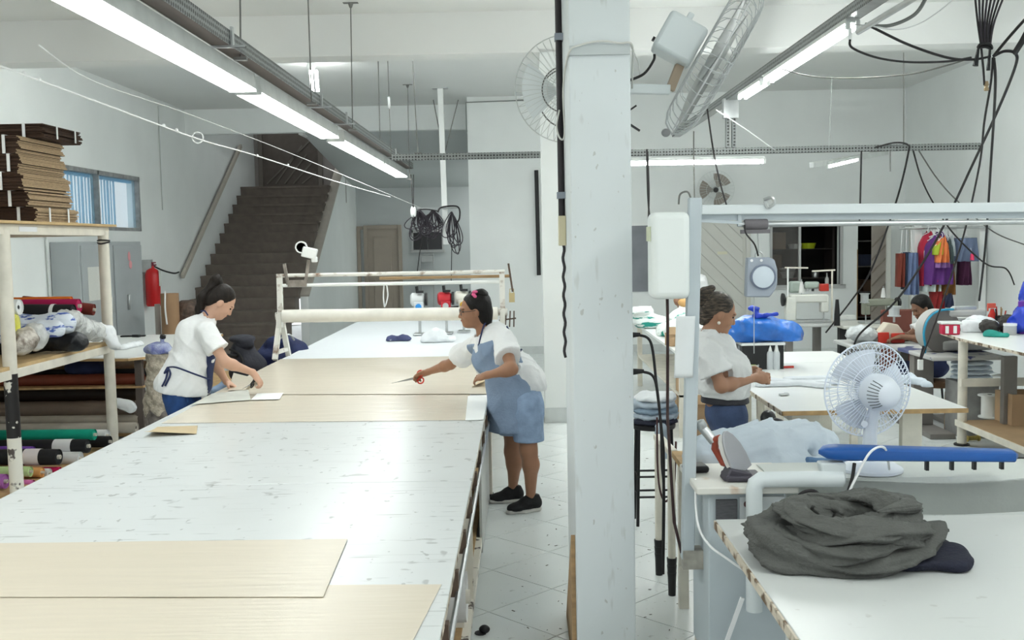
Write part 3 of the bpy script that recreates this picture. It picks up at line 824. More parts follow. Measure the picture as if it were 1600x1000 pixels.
def shoe_child(root, heel, toe, m=SHOEB, sole=SOLE, ankle=None):
    heel, toe = Vector(heel), Vector(toe); d = (toe - heel); d.z = 0; L = d.length; d.normalize(); s = d.cross(Vector((0, 0, 1)))
    q = lambda a, b, z: heel + d * a * L + s * b + Vector((0, 0, z))
    pr = [cap(q(.10, 0, .052), q(.45, 0, .055), .040, .044, .03), cap(q(.45, 0, .05), q(.88, .004, .034), .044, .030, .03), cap(q(.12, 0, .075), q(.14, 0, .105), .038, .036, .03), ell(q(.72, 0, .035), (.052, .052, .03), None, .03), cap(q(.40, 0, .075), q(.28, 0, .105), .035, .030, .03)]
    V, F = implicit(pr, .008, cuts=[(q(0, 0, .018), (0, 0, -1)), (q(0, 0, .118), (-d.x * .3, -d.y * .3, 1))])
    b = MB(); b.raw(V, F); sh = b.build('shoe', m, root, angle=60)
    pr = [cap(q(.10, 0, .018), q(.5, 0, .018), .040, .046, .02), cap(q(.5, 0, .018), q(.90, 0, .018), .048, .036, .02)]
    V, F = implicit(pr, .008, cuts=[(q(0, 0, .001), (0, 0, -1)), (q(0, 0, .026), (0, 0, 1))])
    b = MB(); b.raw(V, F); b.build('sole', sole, sh, angle=50)

def person(label, J, skin, hair, tee=None, h=.0075):
    """J: dictionary of joints in metres; returns the body object and prim lists for clothes"""
    g = lambda k: Vector(J[k])
    r, f, u = frame_of(J['fwd'], unit(g('neck') - g('pelvis')))
    tw = J.get('chest_fwd', J['fwd']); rc, fc, uc = frame_of(tw, unit(g('neck') - g('chest')))
    hf = frame_of(J['face'], J.get('head_up', (0, 0, 1))); hs = J.get('hs', 1.0)
    RT, RC = rows(r, f, u), rows(rc, fc, uc); w = J.get('w', 1.0)
    torso = [ell(g('pelvis') + u * .02, (.172 * w, .125 * w, .14), RT, .06), cap(g('pelvis') + u * .1, g('chest') - uc * .06, .108 * w, .112 * w, .08),
             ell(g('chest'), (.158 * w, .112 * w, .19), RC, .08), cap(g('chest') + uc * .13, g('neck') - uc * .01, .085, .056, .07), cap(g('sh_l').lerp(g('sh_r'), .12), g('sh_l').lerp(g('sh_r'), .88), .058, .058, .06)]
    b_ = J.get('bust', .0)
    if b_:
        for s in (-1, 1): torso.append(ell(g('chest') + rc * s * .075 + fc * .085 - uc * .02, (b_, b_ * .9, b_), RC, .05))
    belly = J.get('belly', 0)
    if belly: torso.append(ell(g('pelvis').lerp(g('chest'), .45) + f * .05, (.13, belly, .13), RT, .06))
    arms = []; up_arms = []
    for s in 'lr':
        ua = limb(g('sh_' + s), g('el_' + s), .052 * w, .039 * w, .049 * w, .35); up_arms.append((g('sh_' + s), g('el_' + s)))
        arms += ua + limb(g('el_' + s), g('wr_' + s), .040, .0245, .041, .25)
        arms += hand_prims(g('wr_' + s), *J['hand_' + s])
    legs = []; gl = []
    for s in 'lr':
        legs += limb(g('hip_' + s), g('kn_' + s), .092 * w, .058, .080 * w, .45, .05)
        k, a = g('kn_' + s), g('an_' + s)
        legs += [cap(k, k.lerp(a, .3) - f * .012, .056, .056, .04), cap(k.lerp(a, .3) - f * .012, a, .056, .033, .04)]
        legs += [cap(a, a + Vector((0, 0, -.03)), .031, .028, .02)]
        ft = g('toe_' + s)
        legs += [cap(a + Vector((0, 0, -.05)), (a + Vector((0, 0, -.05))).lerp(ft + Vector((0, 0, .03)), .7), .026, .016, .02)]
    neck = [cap(g('neck') - unit(g('head') - g('neck')) * .02, g('head') - Vector(hf[2]) * .04 * hs - Vector(hf[1]) * .022, .052, .050, .04)]
    hd = head_prims(g('head'), hf, hs)
    V, F = implicit(torso + neck + hd + arms + legs, h)
    b = MB(); b.raw(V, F)
    base = (g('an_l') + g('an_r')) / 2; base.z = V[:, 2].min()
    o = b.build('person', skin, origin=base, angle=180)
    tag(o, label, 'person')
    face_parts(o, g('head'), hf, hs, hair)
    return o, dict(torso=torso, legs=legs, up=up_arms, hf=hf, hs=hs, frame=(r, f, u), chest=(rc, fc, uc), g=g, w=w)

def child(o, name, m, prims, h=.01, infl=0.0, cuts=(), wob=0.0, wf=16., seed=0., label=None, fn=None, rg=0.0):
    V, F = implicit(prims, h, infl, cuts, wob, wf, seed=seed, fn=fn, rg=rg)
    b = MB(); b.raw(V, F); c = b.build(name, m, o, angle=180)
    if label: c['label'] = label
    return c
def tshirt(o, D, hem_p, hem_n, sleeve=.62, infl=.018, neck_drop=.02, wob=.006, extra=(), sr=.075, wf=17., seed=0.):
    g = D['g']; uc = D['chest'][2]; fc = D['chest'][1]
    pr = list(D['torso']) + list(extra)
    slv = []
    for a, e in D['up']:
        q = a.lerp(e, sleeve); slv.append(cap(a, q, sr - .036, sr - .010, .05))
    n0 = g('neck') - unit(g('head') - g('neck')) * .0 + fc * .012; n1 = n0 + unit(unit(g('head') - g('neck')) + fc * .25) * .3
    def fn(f, x, y, z):
        for (a, e) in D['up']:       # square sleeve ends
            d = unit(e - a); q = a.lerp(e, sleeve)
            near = ((x - q.x) ** 2 + (y - q.y) ** 2 + (z - q.z) ** 2) < .12 ** 2
            pl = ((x - q.x) * d.x + (y - q.y) * d.y + (z - q.z) * d.z).astype(np.float32)
            f = np.where(near & (pl > -.05), np.maximum(f, pl), f)
        d = n1 - n0                  # round neck opening
        tt = np.clip(((x - n0.x) * d.x + (y - n0.y) * d.y + (z - n0.z) * d.z) / d.length_squared, 0, 1)
        dn = np.sqrt((x - n0.x - tt * d.x) ** 2 + (y - n0.y - tt * d.y) ** 2 + (z - n0.z - tt * d.z) ** 2) - .072
        f = np.maximum(f, (-dn).astype(np.float32))
        return f
    return child(o, 'shirt', TEE, pr + slv, .009, infl, [(hem_p, hem_n)], wob, wf, seed, fn=fn, rg=.010)

# ---- woman at the left of the table, pony tail, bending over the paper
Y1 = 8.08
J = dict(fwd=(.93, .36, 0), pelvis=at(281, 622, Y=Y1), chest=at(300, 545, Y=Y1 + .02), neck=at(326, 494, Y=Y1 + .03), head=at(345, 472, Y=Y1 + .05),
         face=(.68, .26, -.68), head_up=(.62, .2, .76), hs=1.08, bust=.075,
         sh_r=at(322, 519, Y=7.93), sh_l=at(318, 508, Y=8.27), el_r=at(352, 566, Y=7.90), el_l=at(335, 566, Y=8.42),
         wr_r=at(395, 582, Y=8.06), wr_l=at(354, 597, Y=8.50),
         hand_r=((.55, .1, -.83), (.2, .3, -.2), (.3, .9, 0), .9), hand_l=((.85, -.15, -.45), (0, 0, -1), (.3, -.9, 0), .35, 1.0, .5),
         hip_r=(-2.70, 7.97, .90), hip_l=(-2.72, 8.18, .90), kn_r=(-2.70, 7.95, .48), kn_l=(-2.70, 8.22, .48), an_r=(-2.78, 7.95, .09), an_l=(-2.78, 8.22, .09),
         toe_r=(-2.62, 7.99, .0), toe_l=(-2.62, 8.26, .0))
o, D = person('woman with a dark ponytail, white shirt and blue jeans, leaning over the table', J, SKIN1, HAIRD)
g = D['g']; r_, f_, u_ = D['hf']; hs = D['hs']; hq = lambda a, b_, c: g('head') + (r_ * a + f_ * b_ + u_ * c) * hs
rw = rows(r_, f_, u_)
child(o, 'hair', HAIRD, [ell(hq(0, -.022, .042), (.092, .106, .098), rw, .03), ell(hq(0, -.07, -.02), (.075, .055, .075), rw, .03)], .009,
      cuts=[(hq(0, .045, .05), tuple(f_ * 1.0 - u_ * .55))])
pt = [hq(0, -.085, .085), hq(0, -.135, .11), at(316, 466, Y=Y1), at(311, 484, Y=Y1), at(306, 494, Y=Y1)]
child(o, 'ponytail', HAIRD, [cap(pt[0], pt[1], .035, .034, .02), cap(pt[1], pt[2], .034, .040, .03), cap(pt[2], pt[3], .040, .030, .03), cap(pt[3], pt[4], .030, .010, .03)], .009, wob=.004, wf=50)
hp = at(285, 612, Y=Y1)
tshirt(o, D, hp, (-.16, 0, -1), .60, .022, extra=[ell(at(290, 585, Y=Y1), (.175, .16, .17), rows(*D['frame']), .08), ell(at(286, 606, Y=Y1), (.205, .19, .13), rows(*D['frame']), .08)], sr=.088, seed=1)
child(o, 'jeans', JEANS, D['legs'] + D['torso'][:1], .011, .012, [((0, 0, .88), (0, 0, 1)), ((0, 0, .10), (0, 0, -1))], .004)
fx = Vector((.93, .36, 0))
child(o, 'apron', NAVY, list(D['torso']) + [ell(at(292, 590, Y=Y1), (.18, .165, .2), rows(*D['frame']), .08)], .01, .034, [(g('pelvis') + fx * .205, tuple(-fx)), ((0, 0, 1.0), (.1, 0, 1)), ((0, 0, .72), (0, 0, -1))], .004)
wl = [at(262, 574, Y=7.95), at(275, 574, Y=7.88), at(300, 583, Y=7.86), at(325, 592, Y=7.92), at(331, 594, Y=8.0)]
b = MB(); b.tube(smooth_path(wl, 5), .007, 6); b.build('apron_tie', NAVY, o)
for pp in ([at(262, 574, Y=7.93), at(257, 583, Y=7.9), at(262, 578, Y=7.88)], [at(263, 575, Y=7.92), at(266, 585, Y=7.88), at(258, 603, Y=7.87)], [at(263, 575, Y=7.92), at(259, 592, Y=7.87), at(253, 604, Y=7.86)]):
    b = MB(); b.tube(smooth_path(pp, 5), .008, 6); b.build('apron_tie', NAVY, o)
b = MB(); b.tube(smooth_path([at(314, 486, Y=8.02), at(320, 486, Y=7.97), at(325, 493, Y=7.97)], 5), .006, 6); b.build('neck_strap', NAVY, o)
for s in 'lr': shoe_child(o, Vector(J['an_' + s]) * 1 + Vector((-.06, -.02, -.09)), Vector(J['toe_' + s]) + Vector((.04, .01, 0)))
W1 = o

# ---- woman in the chambray apron cutting with red scissors
J = dict(fwd=(-.95, -.30, 0), chest_fwd=(-.86, -.5, 0), pelvis=at(812, 622, Y=7.42), chest=at(779, 548, Y=7.52), neck=at(758, 520, Y=7.58), head=at(741, 486, Y=7.56),
         face=(-.95, -.16, -.10), head_up=(-.18, 0, .98), hs=1.06, bust=.085, belly=.09, w=.98,
         sh_l=at(786, 530, Y=7.36), sh_r=at(741, 541, Y=7.80), el_l=at(800, 577, Y=7.08), el_r=at(704, 569, Y=8.02), wr_l=at(762, 586, Y=7.13), wr_r=at(669, 581, Y=8.20),
         hand_l=((-.75, .55, -.25), (0, .3, -1), (-.3, .9, .2), .5), hand_r=((-.82, .45, -.36), (.1, -.5, -.75), (-.3, -.8, .5), .95),
         hip_l=at(823, 632, Y=7.29), hip_r=at(803, 632, Y=7.53), kn_l=at(826, 704, Y=7.26), kn_r=at(801, 706, Y=7.56),
         an_l=at(843, 797, Z=0).lerp(at(793, 803, Z=0), .27) + Vector((0, 0, .105)), an_r=at(815, 783, Z=0).lerp(at(766, 786, Z=0), .27) + Vector((0, 0, .105)), toe_l=at(800, 803, Z=0), toe_r=at(772, 786, Z=0))
o, D = person('woman in a grey-blue apron and denim shorts stretching across the table with scissors', J, SKIN2, HAIRB)
g = D['g']; r_, f_, u_ = D['hf']; hs = D['hs']; rw = rows(r_, f_, u_)
hq = lambda a, b_, c: g('head') + (r_ * a + f_ * b_ + u_ * c) * hs
child(o, 'hair', HAIRB, [ell(hq(0, -.024, .045), (.094, .112, .096), rw, .03), ell(hq(0, -.062, -.025), (.085, .068, .085), rw, .04), ell(hq(0, -.07, -.08), (.055, .04, .05), rw, .04)], .009,
      cuts=[(hq(0, .050, .05), tuple(f_ * 1.0 - u_ * .42))], wob=.003, wf=40)
child(o, 'hair_bun', HAIRB, [ell(at(752, 460, Y=7.56), (.052, .05, .043), None, .02), ell(at(744, 461, Y=7.56), (.04, .04, .035), None, .02)], .008, wob=.003, wf=50)
b = MB(); b.lathe(at(741, 462, Y=7.50), [(.018, -.012), (.026, 0), (.018, .012)], 12, (.8, .2, .6)); b.ball(at(742, 456, Y=7.5), (.022, .018, .012), 10, 6); b.build('hair_tie', mat('pink_scrunchie', (.72, .12, .27), .7), o)
hp = at(826, 606, Y=7.42)
sh = tshirt(o, D, hp, (-.10, 0, -1), .62, .02, extra=[ell(at(806, 590, Y=7.44), (.17, .15, .16), rows(*D['frame']), .08), ell(at(818, 600, Y=7.42), (.165, .14, .13), rows(*D['frame']), .08)], sr=.092, seed=4)
child(o, 'shorts', SHORTD, D['legs'] + D['torso'][:1] + [cap(g('hip_l'), g('hip_l').lerp(g('kn_l'), .85), .105, .092, .04), cap(g('hip_r'), g('hip_r').lerp(g('kn_r'), .85), .105, .092, .04)], .011, .014, [((0, 0, .98), (0, 0, 1)), (at(812, 688, Y=7.3), (0, 0, -1))], .004, seed=2, rg=.006)
fx = unit(Vector((-.80, -.60, 0)))
apr = list(D['torso']) + [ell(at(803, 590, Y=7.44), (.175, .15, .2), rows(*D['frame']), .08), cap(at(802, 620, Y=7.40), at(800, 668, Y=7.36), .165, .16, .08)]
child(o, 'apron', CHAMB, apr, .01, .028, [(at(806, 612, Y=7.38), tuple(-fx)), (at(748, 536, Y=7.5), (-.35, 0, 1)), (at(800, 672, Y=7.35), (0, 0, -1))], .004, seed=3, rg=.007)
for pp in ([at(748, 540, Y=7.42), at(752, 522, Y=7.45), at(757, 507, Y=7.50), at(765, 500, Y=7.56)], [at(792, 510, Y=7.42), at(802, 530, Y=7.33), at(806, 550, Y=7.30), at(800, 560, Y=7.24)],
           [at(814, 546, Y=7.36), at(808, 550, Y=7.28), at(799, 557, Y=7.22)], [at(815, 546, Y=7.36), at(806, 556, Y=7.27), at(798, 566, Y=7.22)]):
    b = MB(); b.tube(smooth_path(pp, 5), .0065, 6); b.build('apron_strap', NAVY, o)
# glasses
gl = []
for s in (-1, 1):
    c = hq(s * .034, .098, .004)
    ring = [c + (r_ * math.cos(t) * .027 + u_ * math.sin(t) * .021) * hs for t in [k * math.pi / 8 for k in range(16)]]
    b = MB(); b.tube(ring, .0022, 5, closed=True); b.build('glasses_rim', mat('dark_glasses', (.02, .018, .02), .35), o)
    b = MB(); b.tube([hq(s * .060, .094, .008), hq(s * .083, .05, .006), hq(s * .085, .0, .006)], .0024, 5); b.build('glasses_arm', MATS['dark_glasses'], o)
b = MB(); b.tube([hq(-.008, .104, .008), hq(.008, .104, .008)], .002, 5); b.build('glasses_bridge', MATS['dark_glasses'], o)
shoe_child(o, at(843, 797, Z=0), at(793, 803, Z=0)); shoe_child(o, at(815, 783, Z=0), at(766, 786, Z=0))
W2 = o

# ---- woman with a grey-streaked bun at the right table
Y3 = 6.62
J = dict(fwd=(.97, .22, 0), pelvis=at(1133, 648, Y=Y3), chest=at(1122, 572, Y=Y3), neck=at(1110, 522, Y=Y3), head=at(1123, 490, Y=Y3),
         face=(.90, .05, -.34), head_up=(.38, 0, .92), hs=1.07, bust=.09, belly=.085, w=.90,
         sh_r=at(1105, 549, Y=6.43), sh_l=at(1109, 537, Y=6.83), el_r=at(1127, 604, Y=6.38), el_l=at(1140, 598, Y=6.95), wr_r=at(1180, 590, Y=6.55), wr_l=at(1166, 582, Y=6.92),
         hand_r=((.9, .35, -.1), (-.2, .7, -.5), (.1, .4, .9), .95), hand_l=((.85, -.3, -.2), (-.2, -.6, -.5), (.1, -.3, .9), .8),
         hip_r=(1.33, 6.52, .80), hip_l=(1.33, 6.72, .80), kn_r=(1.36, 6.50, .44), kn_l=(1.36, 6.74, .44), an_r=(1.33, 6.50, .09), an_l=(1.33, 6.74, .09), toe_r=(1.49, 6.52, 0), toe_l=(1.49, 6.76, 0))
o, D = person('woman with a grey-streaked bun and pearl earring working at the right table', J, SKIN3, HAIRD)
g = D['g']; r_, f_, u_ = D['hf']; hs = D['hs']; rw = rows(r_, f_, u_)
hq = lambda a, b_, c: g('head') + (r_ * a + f_ * b_ + u_ * c) * hs
child(o, 'hair', HAIRG, [ell(hq(0, -.022, .042), (.090, .106, .095), rw, .03), ell(hq(0, -.075, -.03), (.07, .05, .075), rw, .03)], .008, cuts=[(hq(0, .052, .05), tuple(f_ * 1.0 - u_ * .45))], wob=.002, wf=60)
child(o, 'hair_bun', HAIRG, [cap(at(1097, 470, Y=Y3), at(1103, 460, Y=Y3), .050, .050, .02), ell(at(1111, 450, Y=Y3), (.030, .026, .020), None, .02)], .008, wob=.003, wf=60)
b = MB(); b.ball(hq(.088, -.002, -.052), .011, 12, 8); b.build('earring', mat('pearl', (.85, .80, .70), .2), o)
tshirt(o, D, at(1130, 619, Y=Y3), (-.05, 0, -1), .66, .018, extra=[ell(at(1128, 598, Y=Y3), (.165, .135, .13), rows(*D['frame']), .08)], sr=.09, seed=6)
child(o, 'jeans', JEANS2, D['legs'] + D['torso'][:1], .01, .014, [(at(1135, 613, Y=Y3), (0, 0, 1)), ((0, 0, .1), (0, 0, -1))], .003, seed=5)
child(o, 'belt', mat('black_belt', (.02, .02, .028), .5), D['torso'][:2], .009, .032, [(at(1135, 617, Y=Y3), (0, 0, 1)), (at(1135, 628, Y=Y3), (0, 0, -1))])
for s in 'lr': shoe_child(o, Vector(J['an_' + s]) + Vector((-.06, -.02, -.09)), Vector(J['toe_' + s]) + Vector((.04, .01, 0)))
W3 = o

# ---- seated sewer at the back, bent over her machine
Y4 = 11.1
J = dict(fwd=(-.97, -.2, 0), pelvis=at(1462, 568, Y=Y4), chest=at(1455, 520, Y=Y4), neck=at(1448, 497, Y=Y4), head=at(1439, 481, Y=Y4), face=(-.86, -.2, -.45), head_up=(-.4, 0, .9), hs=1.02,
         sh_l=at(1458, 509, Y=10.93), sh_r=at(1447, 506, Y=11.25), el_l=at(1442, 530, Y=10.88), el_r=at(1418, 526, Y=11.25), wr_l=at(1408, 526, Y=10.95), wr_r=at(1400, 524, Y=11.1),
         hand_l=((-.95, .1, -.2), (0, 0, -1), (0, .9, 0), .4), hand_r=((-.95, -.1, -.2), (0, 0, -1), (0, -.9, 0), .4),
         hip_l=at(1463, 575, Y=11.0), hip_r=at(1463, 575, Y=11.2), kn_l=at(1410, 575, Y=11.0), kn_r=at(1410, 575, Y=11.25), an_l=(3.75, 11.0, .09), an_r=(3.75, 11.25, .09), toe_l=(3.6, 11.0, 0), toe_r=(3.6, 11.25, 0))
o, D = person('dark-haired person in white seated at a sewing machine before the clothes rack', J, SKIN4, HAIRB, h=.011)
g = D['g']; r_, f_, u_ = D['hf']; rw = rows(r_, f_, u_); hq = lambda a, b_, c: g('head') + (r_ * a + f_ * b_ + u_ * c)
child(o, 'hair', HAIRB, [ell(hq(0, -.022, .045), (.098, .110, .098), rw, .03), ell(hq(0, -.07, -.03), (.085, .05, .09), rw, .03)], .011, cuts=[(hq(0, .05, .05), tuple(f_ * 1.0 - u_ * .45))])
tshirt(o, D, at(1462, 575, Y=Y4), (0, 0, -1), .6, .018, sr=.085)
child(o, 'trousers', NAVY, D['legs'] + D['torso'][:1], .014, .014, [((0, 0, .1), (0, 0, -1))])
for s in 'lr': shoe_child(o, Vector(J['an_' + s]) + Vector((.08, 0, -.09)), Vector(J['toe_' + s]) + Vector((-.04, 0, 0)))

# ---- standing worker half hidden behind the grey post
Y5 = 14.3
c5 = at(1083, 452, Y=Y5)
x5 = c5.x
J = dict(fwd=(.25, .97, 0), pelvis=(x5 - .02, Y5, .92), chest=(x5 - .02, Y5 + .02, 1.20), neck=(x5 - .02, Y5 + .03, 1.44), head=(x5 + .0, Y5 + .06, 1.58), face=(.3, .95, -.2), head_up=(0, 0, 1),
         sh_l=(x5 - .17, Y5 + .03, 1.36), sh_r=(x5 + .12, Y5 - .03, 1.36), el_l=(x5 - .22, Y5 + .05, 1.08), el_r=(x5 + .155, Y5 + .0, 1.08), wr_l=(x5 - .15, Y5 + .25, .98), wr_r=(x5 + .10, Y5 + .22, .98),
         hand_l=((.3, .9, -.1), (0, 0, -1), (.9, 0, 0), .4), hand_r=((-.3, .9, -.1), (0, 0, -1), (-.9, 0, 0), .4),
         hip_l=(x5 - .12, Y5, .87), hip_r=(x5 + .08, Y5, .87), kn_l=(x5 - .12, Y5, .48), kn_r=(x5 + .08, Y5, .48), an_l=(x5 - .12, Y5, .09), an_r=(x5 + .08, Y5, .09), toe_l=(x5 - .1, Y5 + .16, 0), toe_r=(x5 + .1, Y5 + .16, 0))
o, D = person('worker in a white shirt standing behind the grey post with back turned', J, SKIN3, HAIRB, h=.011)
g = D['g']; r_, f_, u_ = D['hf']; rw = rows(r_, f_, u_); hq = lambda a, b_, c: g('head') + (r_ * a + f_ * b_ + u_ * c)
child(o, 'hair', HAIRB, [ell(hq(0, -.022, .045), (.095, .108, .095), rw, .03), ell(hq(0, -.06, -.03), (.085, .06, .09), rw, .03)], .011, cuts=[(hq(0, .05, .05), tuple(f_ * 1.0 - u_ * .45))])
tshirt(o, D, (x5, Y5, .86), (0, 0, -1), .6, .018, sr=.085)
child(o, 'jeans', JEANS, D['legs'] + D['torso'][:1], .014, .014, [((0, 0, .98), (0, 0, 1)), ((0, 0, .1), (0, 0, -1))])
for s in 'lr': shoe_child(o, Vector(J['an_' + s]) + Vector((-.0, -.07, -.09)), Vector(J['toe_' + s]) + Vector((0, .05, 0)))

# ---- scissors
def scissors(name, label, grip, tip, m, up, L=None, sc=1.0):
    """open-handled scissors: two loops at grip, blades to tip"""
    grip, tip = Vector(grip), Vector(tip); d = (tip - grip).normalized(); up = Vector(up); s = (up - d * up.dot(d)).normalized()
    t = thing(name, label, 'scissors', grip)
    piv = grip + d * .075 * sc
    for k in (-1, 1):
        c = grip + s * k * .028 * sc
        ring = [c + (d * math.cos(a) * .034 + s * math.sin(a) * .022) * sc for a in [j * math.pi / 9 for j in range(18)]]
        b = MB(); b.tube(ring, .0062 * sc, 7, closed=True); b.tube([c + d * .034 * sc, piv - s * k * .004], .0065 * sc, 7); b.build('handle', m, t)
        b = MB(); n = d.cross(s).normalized()
        b.add([piv + s * k * .011 + n * k * .0012, piv - s * k * .004 + n * k * .0012, tip + n * k * .0006 - s * k * .001, piv + s * k * .011 + n * k * .003, piv - s * k * .004 + n * k * .003, tip + n * k * .002], [(0, 1, 2), (5, 4, 3), (0, 3, 4, 1), (1, 4, 5, 2), (2, 5, 3, 0)])
        b.build('blade', STEEL, t)
    b = MB(); b.lathe(piv - n * .005, [(.006, 0), (.006, .01)], 10, n); b.build('pivot', STEEL, t)
REDP = mat('red_plastic', (.50, .035, .022), .35)
scissors('scissors', 'red-handled scissors in the hand of the apron woman', at(657, 589, Y=8.22), at(611, 599, Y=8.45), REDP, (0, .2, 1), sc=1.05)
scissors('scissors', 'dark scissors in the hand of the ponytail woman', at(396, 598, Y=8.13), at(378, 608, Y=8.35), BLACK, (.5, 0, .8), sc=.9)
# ------------------------------------------------------------------ plastics and cloth
CLEAR, ntc, bc = _nodes('clear_plastic')
bc.inputs['Base Color'].default_value = (.86, .88, .88, 1); bc.inputs['Roughness'].default_value = .12; bc.inputs['Alpha'].default_value = .42
_n = ntc.nodes.new('ShaderNodeTexNoise'); _n.inputs['Scale'].default_value = 22; _n.inputs['Detail'].default_value = 6
_b = ntc.nodes.new('ShaderNodeBump'); _b.inputs['Strength'].default_value = .7; _b.inputs['Distance'].default_value = .03
ntc.links.new(_n.outputs['Fac'], _b.inputs['Height']); ntc.links.new(_b.outputs[0], bc.inputs['Normal'])
BLKBAG = mat('black_bag', (.012, .013, .016), .3, bump=.5, bscale=20)
BLUEBAG = mat('blue_bag', (.03, .20, .72), .22, var=.35, scale=9, bump=.6, bscale=16)
STRIPEBAG = mat('blue_printed_bag', (.70, .76, .84), .3, col2=(.05, .11, .42), scale=7, thr=(.40, .44), bump=.5, bscale=18, stretch=(1, 1, 3))
WCLOTH = mat('white_cloth', (.82, .85, .87), .85, var=.05, scale=6, bump=.2, bscale=16)

def blob(name, label, cat, prims, m, h=.014, wob=.008, wf=18., seed=0., cuts=(), group=None, infl=0.):
    V, F = implicit(prims, h, infl, cuts, wob * .6, wf, seed=seed, rg=wob * .9)
    b = MB(); b.raw(V, F); return tag(b.build(name, m, angle=180), label, cat, group)

# ------------------------------------------------------------------ storage rack by the left wall
RX = -3.97
t = thing('storage_rack', 'tall cream storage rack with chipped posts at the left edge', 'rack', (-4.7, 8.8, 0))
for i, (x, y) in enumerate(((RX, 7.85), (RX, 9.75), (-5.45, 7.85), (-5.45, 9.75))):
    if i == 0:
        b = MB(); b.tube([(x, y, 1.0), (x, y, 2.12)], .052, 16); b.build('post', CREAM, t)
        b = MB(); b.tube([(x, y, .5), (x, y, 1.0)], .052, 16); b.build('post', mat('black_chipped_paint', (.016, .014, .014), .45, col2=(.78, .74, .66), scale=8, thr=(.36, .38), detail=5), t)
        b = MB(); b.tube([(x, y, 0), (x, y, .5)], .052, 16); b.build('post', CHIPPED, t)
    else:
        b = MB(); b.tube([(x, y, 0), (x, y, 2.12)], .050, 16); b.build('post', CREAM, t)
TOPZ, MIDZ = 2.16, 1.06
b = MB(); b.bb(-5.6, -3.88, 7.2, 9.86, TOPZ, TOPZ + .022); b.build('top_board', mat('rack_board', (.62, .44, .22), .7, var=.25, scale=6), t, bevel=.002)
for (x0, x1, y0, y1) in ((RX - .03, RX + .03, 7.2, 9.82), (-5.48, -5.42, 7.2, 9.82), (-5.45, RX, 9.72, 9.78), (-5.45, RX, 7.82, 7.88)):
    b = MB(); b.bb(x0, x1, y0, y1, TOPZ - .085, TOPZ); b.build('top_rail', CREAM, t, bevel=.004)
    b = MB(); b.bb(x0, x1, y0 + .0, y1, MIDZ - .10, MIDZ - .028); b.build('shelf_rail', CREAM, t, bevel=.004)
b = MB(); b.bb(-5.55, RX + .02, 7.3, 9.74, MIDZ - .028, MIDZ); b.build('shelf_board', MATS['rack_board'], t, bevel=.002)
b = MB(); b.bb(-5.5, RX + .0, 7.2, 9.72, .03, .05); b.build('bottom_board', PLY, t)
b = MB(); b.tube(smooth_path([(RX - .056, 9.75, 2.03), (RX, 9.69, 2.035), (RX + .056, 9.75, 2.03), (RX, 9.81, 2.03), (RX - .056, 9.75, 2.03)], 5), .008, 6); b.tube(smooth_path([(RX - .056, 9.75, 2.01), (RX, 9.69, 2.0), (RX + .056, 9.75, 2.015), (RX, 9.81, 2.01), (RX - .056, 9.75, 2.01)], 5), .008, 6); b.build('wire_tie', BLACKCORD, t)
b = MB(); b.bb(RX + .031, RX + .033, 8.05, 8.35, TOPZ - .06, TOPZ - .02); b.build('paper_tag', mat('tag_paper', (.78, .80, .82), .6), t)

# bundles of flattened cardboard boxes
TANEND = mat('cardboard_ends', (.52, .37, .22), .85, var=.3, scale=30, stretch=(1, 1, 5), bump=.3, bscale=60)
STRAP = mat('white_strap', (.85, .86, .86), .4)
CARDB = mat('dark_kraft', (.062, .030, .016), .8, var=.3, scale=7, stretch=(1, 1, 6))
bz = TOPZ + .022
lab = ['bottom bundle of flattened cardboard boxes on the rack', 'second lowest bundle of flattened cardboard boxes', 'middle bundle of flattened cardboard boxes in the stack', 'fourth bundle up of flattened cardboard boxes', 'near top bundle of flattened cardboard boxes with tan ends', 'topmost brown bundle of flattened boxes set to the back']
for k in range(6):
    hgt = [.118, .125, .142, .138, .145, .11][k]
    t = thing('cardboard_bundle', lab[k], 'cardboard', (-4.6, 8.6, bz), 'bundles of flattened cardboard boxes on the rack')
    rnd = random.Random(k); n = 11; b = MB()
    x1 = -3.93 + [.0, -.02, -.03, -.05, -.05, .05][k]; y0 = 8.18 + [.12, .05, -.02, .0, .0, .22][k]; y1 = 9.0 + [.08, .03, .02, .0, -.03, .12][k]
    for i in range(n):
        z0 = bz + i * hgt / n; dx = rnd.uniform(-.02, .018); dy = rnd.uniform(-.012, .012)
        bow = .012 * math.sin(math.pi * i / n)
        o0 = len(b.f)
        b.bb(-5.25, x1 + dx + bow, y0 + dy, y1 + dy, z0, z0 + hgt / n * .86)
        for j, f in enumerate(b.f[o0:]): b.mi[o0 + j] = 1 if j == 1 and k < 5 else 0
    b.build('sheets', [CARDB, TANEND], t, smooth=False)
    for xs, w in (((-4.05 - .03 * (k % 3), .02), (-3.99, .0)) if k < 5 else ((-4.02, .02), (-4.6, .02))):
        if w:
            s_ = MB(); s_.bb(xs - .012, xs + .012, y0 - .02, y0 - .014, bz, bz + hgt); s_.bb(xs - .012, xs + .012, y0 - .02, y1, bz + hgt - .001, bz + hgt + .003); s_.build('strap', STRAP, t, smooth=False)
    if k in (0, 5):
        for ys in (y0 + .2, y0 + .55):
            s_ = MB(); s_.bb(x1 + .034, x1 + .038, ys - .012, ys + .012, bz, bz + hgt); s_.build('strap', STRAP, t, smooth=False)
    bz += hgt + .004

